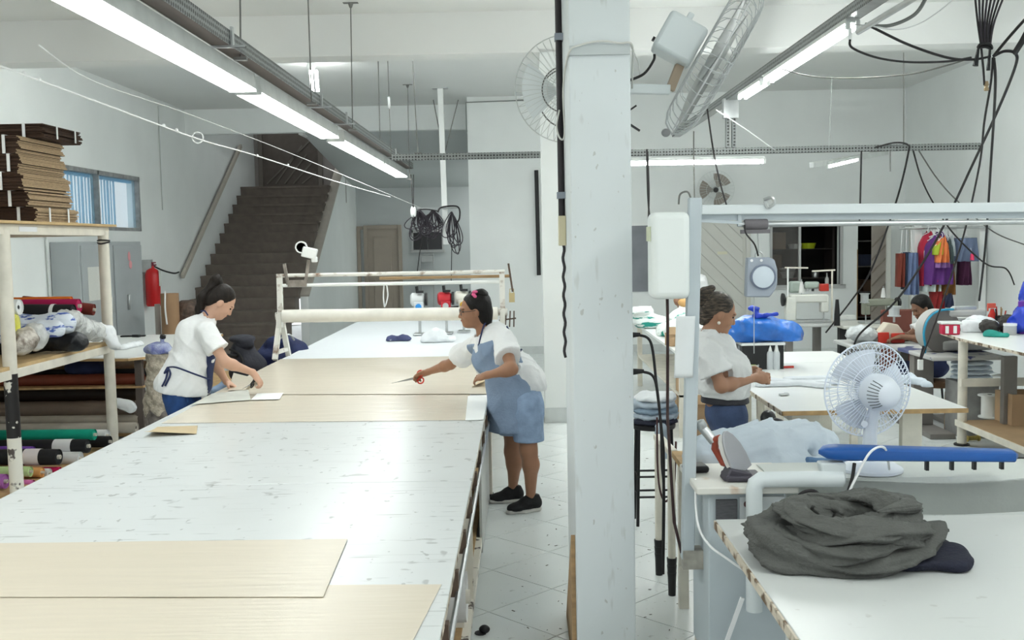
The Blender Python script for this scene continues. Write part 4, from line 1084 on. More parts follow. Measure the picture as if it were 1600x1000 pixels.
# rolls of cloth
def fabric_roll(label, p, q, r, col, core=True, band=None, grp=None, name='fabric_roll', rough=.8, endcol=None):
    p, q = Vector(p), Vector(q); d = (q - p).normalized(); L = (q - p).length
    m = mat('roll_%d_%d_%d' % tuple(int(c * 255) for c in col), col, rough, var=.14, scale=7, bump=.12, bscale=18)
    t = thing(name, label, 'fabric roll', ((p + q) / 2) - Vector((0, 0, r)), grp)
    b = MB()
    n = 9; prof = [(r * .97, 0)] + [(r * (1 + .02 * math.sin(k * 2.3)), L * (k + .5) / n) for k in range(n)] + [(r * .97, L)]
    b.lathe(p, prof, 18, d, cap=False)
    for (c, s) in ((p, -1), (q, 1)):     # wound end faces set slightly in
        b.lathe(c, [(r * .97, 0), (r * .9, -s * .012), (r * .5, -s * .004), (r * .26, -s * .01)], 18, d, cap=False)
    b.build('cloth', m, t, angle=50)
    if core:
        b = MB(); b.lathe(p - d * .01, [(r * .27, 0), (r * .27, L + .025), (r * .16, L + .025), (r * .16, L - .03)], 12, d); b.build('core', mat('roll_core', (.62, .58, .5), .8), t)
    if band:
        for (f0, f1, bc_) in band:
            b = MB(); b.lathe(p, [(r * 1.03, L * f0), (r * 1.035, L * f1)], 18, d, cap=False); b.lathe(p, [(r * 1.0, L * f0), (r * 1.03, L * f0)], 18, d, cap=False); b.build('band', mat('band_%d' % int(bc_[0] * 99), bc_, .5), t)
    return t
G = 'fabric rolls on the storage rack'
x0 = -5.3
def endpt(px, py, Y): return at(px, py, Y=Y)
e = endpt(115, 488, 8.95); fabric_roll('black fabric roll with a white strap and white end on the middle shelf', (x0, 8.95, e.z + .02), e, .072, (.012, .012, .014), band=[(.86, .885, (.8, .82, .82))], grp=G)
e = endpt(124, 478, 9.12); fabric_roll('magenta fabric roll behind the black one on the middle shelf', (x0, 9.12, e.z + .01), e, .065, (.42, .008, .085), grp=G)
e = endpt(112, 469, 9.22); fabric_roll('orange fabric roll on top of the middle shelf heap', (x0, 9.24, e.z + .0), e, .035, (.80, .19, .015), core=False, grp=G)
e = endpt(31, 480, 8.2); fabric_roll('white paper-wrapped roll with round white end beside the near post', (x0, 8.2, e.z), e, .066, (.78, .80, .80), core=False, grp=G)
e = endpt(147, 484, 9.45); fabric_roll('dark red fabric roll hanging off the far shelf end', (-4.6, 9.4, e.z + .09), e, .055, (.16, .022, .014), grp=G)
# bagged goods on the middle shelf
sz = MIDZ
def on(px, py, Y): return at(px, py, Y=Y)
blob('printed_bag', 'white plastic bag printed with blue shapes under the black roll', 'plastic bag', [cap((-5.1, 8.7, sz + .19), on(100, 505, 8.75), .12, .10, .05), cap((-5.1, 8.5, sz + .12), on(88, 513, 8.5), .09, .07, .05)], STRIPEBAG, .016, .012, 14, 2, [((0, 0, sz + .002), (0, 0, -1))])
blob('clear_bag', 'lumpy clear bag of scraps at the shelf front near the post', 'plastic bag', [ell(on(40, 531, 8.12), (.10, .12, .10), None, .05), ell(on(30, 540, 8.05), (.08, .1, .08), None, .05)], mat('scrap_bag', (.60, .56, .50), .3, col2=(.20, .16, .13), scale=16, thr=(.35, .6), bump=.6, bscale=24), .014, .012, 22, 1, [((0, 0, sz + .002), (0, 0, -1))])
blob('clear_bag', 'clear bag with pale goods behind the scrap bag', 'plastic bag', [ell(on(55, 526, 8.38), (.10, .12, .12), None, .05)], mat('pale_bag', (.70, .71, .70), .2, var=.3, scale=16, bump=.6, bscale=24), .014, .012, 22, 5, [((0, 0, sz + .002), (0, 0, -1))])
blob('yellow_bag', 'small yellow package behind the near rack post', 'package', [ell(on(19, 508, 8.1), (.06, .09, .10), None, .03)], mat('yellow_pack', (.72, .70, .10), .3, var=.2, bump=.4, bscale=20), .012, .008, 22, 3)
blob('black_bag', 'glossy black bag drooping over the middle shelf edge', 'plastic bag', [cap((-4.6, 8.75, sz + .09), on(112, 532, 8.8), .10, .085, .05), ell(on(122, 536, 8.85), (.09, .12, .08), None, .05)], BLKBAG, .014, .010, 18, 4, [((-4.6, 8.7, sz - .05), (0, 0, -1))])
blob('clear_bag', 'crumpled clear plastic wrap above the black bag', 'plastic wrap', [ell(on(107, 500, 8.9), (.12, .14, .10), None, .05), cap(on(112, 510, 9.0), on(150, 518, 9.35), .11, .09, .06)], mat('crumpled_wrap', (.72, .74, .73), .15, var=.3, scale=14, bump=.9, bscale=26), .014, .014, 26, 7)
blob('white_cloth', 'white cloth spilling over the rack end beside the far post', 'cloth', [cap(on(150, 515, 9.5), on(170, 518, 9.62), .07, .06, .04), cap(on(170, 518, 9.62), on(176, 538, 9.6), .05, .05, .04), cap(on(160, 520, 9.55), on(186, 541, 9.6), .05, .03, .04)], WCLOTH, .012, .009, 26, 8)
# rolls on the bottom board
GB = 'fabric rolls on the bottom of the rack'
for lab_, (px, py, Y), r, col, band in (
        ('white fabric roll on top of the lower heap', (168, 681, 9.62), .062, (.78, .80, .80), None),
        ('bright green fabric roll in the lower heap', (148, 679, 9.30), .052, (.0, .33, .22), None),
        ('black fabric roll reaching farthest right in the lower heap', (172, 690, 9.55), .055, (.010, .010, .011), None),
        ('black fabric roll with a white paper sleeve in the lower heap', (138, 697, 9.05), .064, (.012, .012, .013), [(.78, .90, (.74, .76, .77))]),
        ('thick black fabric roll with pink-white sleeve near the chipped post', (92, 714, 8.62), .070, (.013, .012, .013), [(.78, .885, (.76, .70, .70))]),
        ('purple fabric roll behind the chipped post', (52, 706, 8.9), .05, (.17, .06, .38), None),
        ('white fabric roll under the black rolls', (126, 716, 8.98), .06, (.76, .78, .78), None),
        ('pale green fabric roll at the bottom of the rack', (48, 737, 8.28), .044, (.50, .66, .30), None),
        ('orange fabric roll at the bottom of the rack', (66, 738, 8.42), .044, (.72, .36, .12), None),
        ('small white fabric roll beside the orange one', (78, 739, 8.52), .040, (.74, .75, .74), None),
        ('crimson fabric roll tip at the bottom of the rack', (94, 734, 8.62), .026, (.60, .01, .10), None),
        ('pink fabric roll lowest on the rack', (52, 757, 8.22), .040, (.62, .16, .40), None),
        ('violet fabric roll at the frame edge', (9, 752, 8.0), .06, (.42, .14, .46), None),
        ('blue fabric roll tip by the table edge', (130, 722, 9.2), .03, (.02, .18, .50), None)):
    e = at(px, py, Y=Y); fabric_roll(lab_, (-5.3, Y + .08, e.z + random.uniform(-.01, .01)), e, r, col, band=band, grp=GB)

# ------------------------------------------------------------------ table behind the rack
t = thing('side_table', 'white table with plywood edge behind the storage rack', 'table', (-4.9, 11.8, 0))
b = MB(); b.prism([(-5.95, 10.45), (-3.98, 10.25), (-3.82, 10.45), (-3.82, 12.98), (-5.95, 12.98)], .82, .85); b.build('top', [LAMINATE], t, smooth=False)
b = MB(); b.prism([(-5.95, 10.44), (-3.975, 10.24), (-3.812, 10.445), (-3.812, 12.985), (-5.95, 12.985)], .818, .842); b.build('edge', PLY, t, smooth=False)
for (x, y) in ((-3.95, 10.45), (-5.85, 10.6), (-3.95, 12.85), (-5.85, 12.85)):
    b = MB(); b.bb(x - .035, x + .035, y - .035, y + .035, 0, .82); b.build('leg', mat('dark_leg', (.10, .08, .07), .6), t)
b = MB(); b.bb(-5.9, -3.9, 10.4, 12.8, .52, .54); b.build('shelf', PLY, t, smooth=False)
b = MB(); b.bb(-5.9, -3.9, 10.4, 12.8, .02, .05); b.build('lower_shelf', PLY, t, smooth=False)
GT = 'fabric rolls under the side table'
for lab_, (px, py, Y), r, col in (
        ('rust red fabric roll under the side table', (224, 592, 10.55), .06, (.22, .05, .025)),
        ('black fabric roll above the rust red one', (226, 583, 10.7), .05, (.012, .012, .012)),
        ('thick taupe fabric roll under the side table', (212, 638, 10.5), .085, (.17, .125, .095)),
        ('upper beige fabric roll low under the side table', (218, 656, 10.45), .06, (.40, .36, .30)),
        ('lowest pale beige fabric roll under the side table', (214, 668, 10.3), .055, (.48, .44, .38)),
        ('dark brown fabric roll in the shade under the side table', (222, 614, 10.9), .10, (.05, .035, .028))):
    e = at(px, py, Y=Y); fabric_roll(lab_, (-5.8, Y + .05, e.z), e, r, col, grp=GT, core=False, rough=.55)
blob('white_wrap', 'torn white wrapping on the taupe roll end', 'wrap', [cap(at(185, 630, Y=10.38), at(204, 636, Y=10.38), .055, .06, .03)], WCLOTH, .012, .008, 24, 2)
blob('navy_bag', 'navy bag with white stripes on the shelf under the side table', 'bag', [ell(at(140, 574, Y=10.7), (.2, .16, .11), None, .05), ell(at(118, 575, Y=10.7), (.1, .12, .08), None, .05)], NAVY, .016, .008, 14, 3)
blob('cloth_heap', 'heap of pale and striped scraps on the side table', 'cloth', [cap(at(95, 553, Y=10.7), at(158, 543, Y=11.0), .05, .07, .04)], mat('scrap_mix', (.74, .70, .63), .8, col2=(.08, .06, .05), scale=9, thr=(.40, .5), bump=.5, bscale=20), .012, .014, 22, 5)
blob('white_cloth', 'flat white cloth strip on the side table', 'cloth', [cap((at(190, 545, Z=.86)), at(218, 539, Z=.86), .05, .05, .03)], WCLOTH, .012, .006, 26, 6, [((0, 0, .851), (0, 0, -1))])
b = MB(); b.box(at(208, 525, Z=.86), (.30, .06, .02), .1); b.box(at(213, 525, Z=.865), (.10, .05, .035), -.3); tag(b.build('stapler', BLACK, bevel=.006), 'small black tool lying on the side table', 'tool')
# tall clear sack of cream scraps
c = at(246, 590, Y=9.75)
t = thing('scrap_sack', 'tall clear sack of cream scraps with blue knotted top beside the ponytail woman', 'sack', (c.x, c.y, 0))
V, F = implicit([cap((c.x, c.y, .45), (c.x + .02, c.y, .93), .12, .115, .05), cap((c.x, c.y, .12), (c.x, c.y, .45), .115, .12, .05)], .014, wob=.014, wf=30)
b = MB(); b.raw(V, F); b.build('sack_body', mat('cream_scraps', (.56, .50, .40), .75, var=.45, scale=26, bump=.9, bscale=40), t)
V, F = implicit([ell((c.x + .03, c.y - .01, .98), (.13, .12, .07), None, .03), cap((c.x + .05, c.y, 1.02), (c.x + .07, c.y, 1.10), .03, .015, .02)], .012, wob=.010, wf=30)
b = MB(); b.raw(V, F); b.build('sack_neck', mat('blue_clear_film', (.45, .50, .66), .2, col2=(.10, .12, .36), scale=10, bump=.8, bscale=26), t)
b = MB(); b.ball((c.x + .07, c.y, 1.10), (.03, .025, .025), 10, 8, amp=.4); b.build('knot', BLACK, t)
V, F = implicit([cap((c.x, c.y - .01, .02), (c.x, c.y - .01, .34), .12, .125, .05)], .014, wob=.012, wf=34, cuts=[((0, 0, .001), (0, 0, -1))])
b = MB(); b.raw(V, F); b.build('sack_bottom', mat('dark_scraps', (.24, .21, .19), .4, var=.7, scale=18, bump=.8, bscale=30), t)

# ------------------------------------------------------------------ metal cabinets, extinguisher, tube
CABG = mat('cabinet_grey', (.40, .43, .44), .45, var=.08, scale=3)
t = thing('metal_cabinet', 'grey two-door metal cabinet standing against the left wall', 'cabinet', (-5.8, 14.1, 0))
b = MB(); b.bb(-5.99, -5.62, 13.02, 15.15, 0, 2.05); b.build('body', CABG, t, bevel=.006)
for k, (a, c2) in enumerate(((13.05, 14.05), (14.1, 15.12))):
    b = MB(); b.bb(-5.62, -5.60, a, c2, .06, 2.0); d = b.build('door', CABG, t, bevel=.004)
    hy = c2 - .14 if k == 0 else a + .42
    b = MB(); b.bb(-5.60, -5.565, hy - .03, hy + .03, 1.08, 1.3); b.build('handle', STEEL, d, bevel=.01)
b = MB(); b.bb(-5.599, -5.596, 13.2, 13.62, 1.28, 1.72); b.build('notice', mat('old_paper', (.72, .73, .68), .7, var=.15, scale=30, stretch=(1, 1, 8)), t, smooth=False)
b = MB(); b.ball((-5.595, 14.62, 1.84), (.004, .05, .07), 10, 8); b.ball((-5.595, 14.66, 1.72), (.004, .06, .06), 10, 8); b.build('sticker', mat('pink_sticker', (.72, .32, .34), .5), t)
RED = mat('extinguisher_red', (.50, .012, .014), .3)
c = at(239, 445, X=-5.85)
t = thing('fire_extinguisher', 'red fire extinguisher hung on the left wall by the stairs', 'fire extinguisher', (c.x, c.y, c.z - .33))
b = MB(); b.lathe((c.x, c.y, c.z - .34), [(.03, 0), (.10, .0), (.115, .03), (.115, .50), (.09, .57), (.035, .61), (.03, .64)], 20); b.build('cylinder', RED, t)
b = MB(); b.bb(c.x - .02, c.x + .02, c.y - .03, c.y + .14, c.z + .30, c.z + .325); b.bb(c.x - .02, c.x + .02, c.y - .03, c.y + .12, c.z + .34, c.z + .36); b.lathe((c.x, c.y, c.z + .27), [(.025, 0), (.025, .09)], 10); b.build('valve', mat('dark_red_metal', (.20, .015, .03), .4), t)
b = MB(); b.tube(smooth_path([(c.x, c.y + .05, c.z + .30), (c.x + .06, c.y + .3, c.z + .22), (c.x + .10, c.y + .7, c.z + .16), (c.x + .1, c.y + .95, c.z + .17)], 6), .014, 8); b.build('hose', BLACK, t)
b = MB(); b.bb(c.x + .116, c.x + .119, c.y - .045, c.y + .045, c.z - .02, c.z + .22); b.build('label', MATS['old_paper'], t)
b = MB(); b.bb(-5.999, c.x, c.y - .04, c.y + .04, c.z + .2, c.z + .4); b.build('bracket', STEEL, t)
c = at(266, 485, Y=14.4)
t = thing('cardboard_tube', 'thick brown cardboard tube standing on end behind the side table', 'tube', (c.x, 14.4, 0))
b = MB(); b.lathe((c.x, 14.4, 0), [(.125, 0), (.125, 1.31), (.105, 1.31), (.105, 1.0)], 24); b.build('tube_wall', mat('brown_tube', (.36, .22, .12), .65, var=.1, scale=3), t)
b = MB(); b.tube(smooth_path([at(258, 455, Y=14.25), at(258, 480, Y=14.25), at(260, 500, Y=14.25), at(261, 507, Y=14.25)], 5), .012, 6); b.build('string', STRAP, t)
b = MB(); b.tube([(at(246, 480, Y=14.6).x, 14.6, 0), (at(246, 480, Y=14.6).x, 14.6, 1.15)], .04, 12); tag(b.build('thin_tube', mat('grey_tube', (.42, .38, .34), .6)), 'thin grey tube standing beside the brown cardboard tube', 'tube')
c = at(296, 480, Y=14.6)
blob('brown_bundle', 'dark bundle of brown folded goods by the stairs', 'bundle', [ell((c.x, c.y, c.z - .1), (.22, .18, .22), None, .05), ell((c.x + .05, c.y, c.z - .5), (.22, .2, .5), None, .05)], mat('brown_bundle', (.20, .13, .10), .7, col2=(.03, .025, .02), scale=9, bump=.6, bscale=14), .02, .02, 16, 3, [((0, 0, .0), (0, 0, -1))])

# bags on a low bench behind the cutting table
b = MB(); b.bb(-3.75, -2.62, 10.8, 12.4, .40, .44); t = thing('bench', 'low bench holding the bags by the stairs', 'bench', (-3.3, 11.6, 0)); b.build('seat', PLY, t)
for (x, y) in ((-3.67, 10.9), (-2.7, 10.9), (-3.67, 12.3), (-2.7, 12.3)):
    b = MB(); b.bb(x - .03, x + .03, y - .03, y + .03, 0, .40); b.build('leg', WOODE, t)
DKBAG = mat('charcoal_bag_cloth', (.035, .036, .05), .75, var=.4, scale=8, bump=.3, bscale=30)
c = at(383, 572, Y=11.15)
t = thing('backpack', 'charcoal drawstring backpack on the bench by the stairs', 'backpack', (c.x, c.y, .44))
V, F = implicit([cap((c.x, c.y, .60), (c.x - .02, c.y, .82), .17, .13, .06), ell((c.x + .06, c.y, .62), (.18, .15, .19), None, .05)], .013, wob=.008, wf=20, cuts=[((0, 0, .442), (0, 0, -1))])
b = MB(); b.raw(V, F); b.build('bag_body', DKBAG, t)
V, F = implicit([ell((c.x - .01, c.y - .03, .94), (.145, .12, .05), None, .03), ell((c.x + .03, c.y - .08, .89), (.10, .06, .07), None, .03)], .012, wob=.006, wf=20)
b = MB(); b.raw(V, F); b.build('flap', DKBAG, t)
b = MB(); b.tube(smooth_path([(c.x - .13, c.y - .12, .84), (c.x - .02, c.y - .17, .80), (c.x + .03, c.y - .18, .70), (c.x - .02, c.y - .19, .60)], 6), .012, 6); b.tube([(c.x - .17, c.y - .12, .78), (c.x - .03, c.y - .17, .77)], .018, 6); b.build('strap', BLACK, t)
c = at(438, 560, Y=11.6)
t = thing('duffel_bag', 'navy duffel bag behind the roll stand leg', 'bag', (c.x, c.y, .44))
V, F = implicit([cap((c.x - .10, c.y, .64), (c.x + .14, c.y + .05, .68), .19, .19, .05), ell((c.x + .02, c.y, .83), (.19, .14, .11), None, .05)], .013, wob=.010, wf=18, cuts=[((0, 0, .442), (0, 0, -1))])
b = MB(); b.raw(V, F); b.build('bag_body', mat('navy_duffel', (.012, .022, .095), .7, var=.35, scale=8, bump=.3, bscale=30), t)
b = MB(); b.tube(smooth_path([(c.x - .02, c.y - .19, .82), (c.x + .06, c.y - .17, .92), (c.x + .14, c.y - .12, .95), (c.x + .19, c.y - .1, .88)], 6), .010, 6); b.build('handle', STEEL, t)
blob('denim_cloth', 'pale denim cloth hanging at the table edge by the ponytail woman', 'cloth', [cap(at(338, 612, Y=8.7), at(350, 604, Y=8.75), .05, .05, .03)], SHORTD, .012, .008, 30, 4)
# folded paper under the left woman's hands
film('paper_offcut', 'raised cream paper flap between the hands of the ponytail woman', [at(356, 613, Z=TZ), at(384, 612, Z=TZ), at(409, 600, Z=TZ), at(365, 585, Z=TZ)], TZ + .014, KRAFT2, n=(14, 10), cat='paper', curl=lambda u, v: .06 * u * math.sin(v * 2.4) * (1 - .5 * v))
film('tracing_paper', 'thin translucent pattern paper on the left table edge', [edge_clip(at(300, 634, Z=TZ)), at(392, 627, Z=TZ), at(388, 611, Z=TZ), edge_clip(at(332, 617, Z=TZ))], TZ + .011, mat('tracing', (.76, .77, .70), .4, var=.15, scale=9), n=(14, 8), cat='paper')
t = film('paper_offcut', 'folded cream paper corner with ochre brown tone under the apron woman', [at(737, 607, Z=TZ), at(764, 605, Z=TZ), at(768, 590, Z=TZ), at(757, 592, Z=TZ)], TZ + .014, MATS['ochre_paper'], n=(10, 8), cat='paper', curl=lambda u, v: .05 * u)

# cords strung across
WSTR = mat('white_string', (.80, .81, .80), .6)
t = thing('clothes_line', 'white cord with a small ring strung from the upper left towards the coils', 'cord', at(310, 215, Y=8.5))
pts = [at(-40, 92, Y=5.2), at(0, 103, Y=5.6), at(150, 158, Y=6.8), at(310, 217, Y=8.6), at(400, 243, Y=10.2), at(520, 282, Y=12.8), at(610, 308, Y=15.2)]
b = MB(); b.tube(smooth_path(pts, 10), .006, 6); b.build('cord', WSTR, t)
c = at(309, 215, Y=8.55); b = MB(); b.tube([c + Vector((math.cos(a) * .045, 0, math.sin(a) * .045)) for a in [k * math.pi / 10 for k in range(20)]], .006, 6, closed=True); b.build('ring', WSTR, t)
for k, (px, py, Y) in enumerate(((38, 115, 5.9), (61, 124, 6.05), (256, 196, 7.9), (276, 203, 8.1), (402, 243, 10.2), (450, 258, 11.2))):
    b = MB(); b.ball(at(px, py, Y=Y), .014, 8, 6); b.build('knot', WSTR, t)
b = MB(); b.tube(smooth_path([at(60, 70, Y=5.6), at(150, 128, Y=6.6), at(300, 180, Y=8.6), at(480, 250, Y=12), at(660, 326, Y=16.45)], 10), .004, 6)
tag(b.build('thin_line', WSTR), 'thin pale second line running above the white cord', 'cord')
b = MB(); b.tube(smooth_path([at(8, 368, X=-5.98), at(66, 369, X=-5.98), at(72, 385, X=-5.98), at(77, 465, X=-5.98)], 4), .012, 6)
tag(b.build('wall_cable', mat('pale_cable', (.60, .62, .60), .6)), 'pale cable bent down the left wall behind the rack', 'cable')
b = MB(); b.tube([at(247, 165, X=-5.985), at(250, 240, X=-5.985), at(254, 328, X=-5.985)], .007, 6)
tag(b.build('wall_wire', mat('grey_wire', (.50, .52, .50), .6)), 'thin wire hanging on the left wall between window and handrail', 'wire')

# ------------------------------------------------------------------ fabric roll stand over the table
t = thing('roll_stand', 'white rusty tube stand straddling the cutting table with crossbars', 'stand', (-1.4, 10.8, TZ))
RUSTY = mat('rusty_white_paint', (.76, .75, .70), .5, col2=(.22, .13, .08), scale=7, thr=(.34, .46), detail=6)
for x, sx in ((-2.55, -1), (-.20, 1)):
    zb = TZ + .01
    top = Vector((x, 10.8, 1.63)); mid = Vector((x, 10.78, 1.24))
    b = MB(); b.bar(top, mid, .055, .05); b.build('upright', RUSTY, t)
    b = MB(); b.bar(mid, (x - .02, 10.55, zb), .05, .045); b.build('leg', RUSTY, t)
    b = MB(); b.bar(mid, (x + .02, 11.0, zb), .05, .045); b.build('leg', RUSTY, t)
    b = MB(); b.bar((x - .018, 10.57, .84), (x + .018, 10.98, .84), .035, .04); b.build('leg_brace', RUSTY, t)
    b = MB(); b.lathe((x - .05, 10.78, 1.21), [(.04, 0), (.04, .1)], 12, (1, 0, 0)); b.box((x, 10.74, 1.17), (.05, .12, .16)); b.build('roll_holder', RUSTY, t)
b = MB(); b.tube([(-2.58, 10.8, 1.635), (-.17, 10.8, 1.635)], .021, 10); b.build('top_bar', MATS['rusty_white_paint'], t)
b = MB(); b.tube([(-2.52, 10.8, 1.53), (-.22, 10.8, 1.53)], .019, 10); b.build('lower_bar', LAMINATE, t)
b = MB(); b.tube([(-1.5, 10.86, 1.585), (-.12, 10.86, 1.585)], .016, 8); b.build('wooden_rod', WOODE, t)
b = MB()
for x in (-2.46, -2.28): b.bar((x, 10.8, 1.52), (x + (-.03 if x < -2.4 else .05), 10.78, 1.76 if x < -2.4 else 1.80), .03, .03)
b.box((-2.36, 10.79, 1.55), (.20, .05, .07)); b.build('bracket', mat('grey_rust', (.36, .32, .28), .6, var=.5, scale=12), t)
b = MB()
c = Vector((-2.22, 10.78, 1.87)); b.box(c, (.15, .09, .11), Matrix.Rotation(.25, 3, 'Y')); b.box(c + Vector((.05, 0, -.07)), (.06, .07, .06)); b.build('reel_head', LAMINATE, t, bevel=.012)
b = MB(); b.lathe(c + Vector((-.08, -.03, .06)), [(.065, 0), (.065, .02), (.05, .02), (.05, 0)], 18, (0, 1, 0)); b.lathe(c + Vector((-.08, -.03, .06)), [(.018, 0), (.018, .03)], 12, (0, 1, 0)); b.build('reel_wheel', LAMINATE, t)
b = MB(); c = Vector((-.10, 10.8, 1.36)); b.box(c, (.06, .03, .10)); b.tube([c + Vector((-.02, 0, .05)), c + Vector((-.02, 0, .09)), c + Vector((.02, 0, .09)), c + Vector((.02, 0, .05))], .006, 6); b.build('padlock', mat('brass_box', (.52, .42, .22), .45), t)
b = MB(); b.bar((-.13, 10.8, 1.72), (-.09, 10.8, 1.42), .02, .02); b.bar((-.24, 10.8, 1.12), (-.06, 10.8, 1.14), .015, .015)
for k in range(4): b.bar((-.22 + k * .045, 10.78, 1.05), (-.20 + k * .04, 10.78, 1.22), .014, .014)
b.build('clamp_hardware', MATS['rusty_bracket'], t)
tag(fabric_roll('x', (-2.50, 10.66, 1.215), (-.25, 10.66, 1.205), .068, (.84, .82, .75), core=False, name='cloth_roll'), 'long cream cloth roll lying across the table on the stand', 'fabric roll')

# straight-knife cutting machines at the far end of the table
def cutter(p, col, label, lean=0, sc=1.0, m2=None):
    p = Vector(p); t = thing('cloth_cutter', label, 'cutting machine', p, 'cloth cutting machines')
    b = MB(); b.box(p + Vector((0, 0, .012)), (.16 * sc, .26 * sc, .02)); b.build('base_plate', STEEL, t, bevel=.006)
    b = MB(); b.box(p + Vector((0, 0, .20 * sc)), (.03 * sc, .07 * sc, .36 * sc)); b.build('standard', STEEL, t, bevel=.004)
    m = mat('cutter_%s' % label[:12], col, .4)
    c = p + Vector((0, 0, .46 * sc))
    b = MB(); b.lathe(c - Vector((.11 * sc, 0, 0)), [(.06 * sc, 0), (.085 * sc, .02 * sc), (.085 * sc, .15 * sc), (.06 * sc, .18 * sc), (.03 * sc, .2 * sc)], 18, (1, 0, 0)); b.box(c + Vector((0, -.04, -.08 * sc)), (.12 * sc, .12 * sc, .1 * sc)); b.build('motor', m, t, bevel=.004)
    b = MB(); b.lathe(c + Vector((.075 * sc, 0, 0)), [(.086 * sc, 0), (.086 * sc, .03 * sc)], 18, (1, 0, 0)); b.box(c + Vector((.02, -.07 * sc, .10 * sc)), (.09 * sc, .06, .03)); b.build('motor_band', BLACK, t)
    b = MB(); b.tube([c + Vector((-.05 * sc, 0, -.13 * sc)), c + Vector((-.20 * sc, -.02, -.14 * sc))], .022 * sc, 10); b.tube([c + Vector((-.02, 0, .07 * sc)), c + Vector((-.03, 0, .17 * sc))], .02 * sc, 8); b.build('handle', BLACK, t)
    b = MB(); b.lathe(c + Vector((.0, -.12, -.09 * sc)), [(.04 * sc, 0), (.035 * sc, .05)], 14, (0, 1, 0)); b.build('grinder', m2 or STEEL, t)
    return t
cz = TZ + .006
c = at(655, 470, Y=13.2); cutter((c.x, 13.2, cz), (.66, .68, .68), 'white and blue cutting machine at the far table end', m2=mat('cutter_blue', (.03, .24, .62), .4))
c = at(697, 470, Y=13.3); cutter((c.x, 13.3, cz), (.48, .02, .03), 'red cutting machine at the far table end')
c = at(724, 470, Y=13.5); cutter((c.x, 13.5, cz), (.72, .70, .62), 'cream and yellow cutting machine behind the apron woman', m2=mat('cutter_yellow', (.72, .42, .03), .4))
c = at(683, 478, Y=12.2); blob('white_cloth', 'crumpled white cloth beside the cutting machines', 'cloth', [cap((c.x - .12, 12.2, .80), (c.x + .16, 12.2, .79), .09, .05, .04), ell((c.x - .02, 12.2, .85), (.12, .1, .09), None, .04)], WCLOTH, .013, .012, 24, 2, [((0, 0, TZ + .008), (0, 0, -1))])
c = at(619, 482, Y=12.4); blob('dark_scraps', 'small heap of dark patterned scraps before the corridor door', 'scraps', [cap((c.x - .10, 12.4, .79), (c.x + .12, 12.4, .80), .04, .05, .03)], mat('navy_scraps', (.06, .07, .16), .8, col2=(.6, .6, .6), scale=14, thr=(.3, .36), bump=.6, bscale=20), .012, .012, 30, 2, [((0, 0, TZ + .008), (0, 0, -1))])
# clear hanging strips on the stand
c = at(603, 455, Y=10.9); b = MB(); b.tube(smooth_path([at(600, 445, Y=10.86), at(599, 465, Y=10.86), at(601, 480, Y=10.86)], 4), .008, 6); b.tube(smooth_path([at(604, 445, Y=10.86), at(606, 462, Y=10.86), at(602, 478, Y=10.86)], 4), .008, 6)
tag(b.build('hanging_strip', STRAP), 'two thin pale strips hanging from the stand bars', 'strip')

# ------------------------------------------------------------------ cable coils hung beyond the table
def coil(name, label, cx, Y, z0, z1, w, n, m, seed):
    rnd = random.Random(seed); t = thing(name, label, 'cable coil', (cx, Y, z1))
    for k in range(n):
        a = w * rnd.uniform(.35, 1.0); bt = z1 + (z0 - z1) * rnd.uniform(0, .45); ox = rnd.uniform(-.5, .5) * w; oy = rnd.uniform(-.06, .06); top = z0 - rnd.uniform(0, .05)
        pts = []
        for j in range(24):
            th = 2 * math.pi * j / 24; s = (1 - math.cos(th)) / 2     # 0 at the top, 1 at the bottom
            pts.append(Vector((cx + ox * s + a * .5 * math.sin(th) * (.35 + .85 * s), Y + oy, top + (bt - top) * s)))
        b = MB(); b.tube(pts, .0085, 6, closed=True); b.build('loop', m, t)
    return t
PURC = mat('dark_violet_cord', (.045, .038, .048), .6, var=.4, scale=3)
a0, a1 = at(666, 328, Y=16.4), at(668, 376, Y=16.4)
coil('cable_coil', 'wide coil of dark cable loops hung before the dark corridor window', a0.x - .11, 16.4, a0.z, a1.z, .34, 13, PURC, 1)
t = coil('cable_coil', 'second bundle of dark cable loops hung close to the wide coil', a0.x + .10, 16.5, a0.z, a1.z + .02, .34, 12, PURC, 2)
a0, a1 = at(706, 330, Y=16.4), at(706, 398, Y=16.4)
coil('cable_coil', 'narrow long coil of dark cable right of the white pole', a0.x, 16.4, a0.z, a1.z, .24, 10, PURC, 3)
b = MB(); b.tube(smooth_path([at(684, 332, Y=16.4), at(690, 324, Y=16.4), at(715, 323, Y=16.4), at(718, 340, Y=16.4), at(712, 351, Y=16.4)], 8), .014, 6); b.tube(smooth_path([at(650, 352, Y=16.4), at(646, 346, Y=16.4), at(652, 330, Y=16.4), at(666, 327, Y=16.4), at(684, 330, Y=16.4)], 6), .010, 6)
tag(b.build('cable', BLACKCORD), 'dark cable linking the hung coils behind the white pole', 'cable')
t = thing('hanging_plug', 'white plug hanging on two dark cables below the last lamp', 'plug', at(646, 338, Y=16.3))
b = MB(); b.tube([at(642, 273, Y=16.8), at(645, 324, Y=16.3)], .008, 6); b.tube([at(646, 273, Y=16.8), at(646, 324, Y=16.3)], .008, 6); b.tube(smooth_path([at(644, 338, Y=16.3), at(648, 355, Y=16.3), at(659, 368, Y=16.3), at(655, 400, Y=16.3), at(652, 425, Y=16.3)], 6), .008, 6); b.build('cord', BLACKCORD, t)
b = MB(); b.ball(at(644, 331, Y=16.25), (.03, .03, .085), 12, 10); b.ball(at(648, 331, Y=16.25), (.028, .03, .08), 12, 10); b.build('plug', LAMINATE, t)
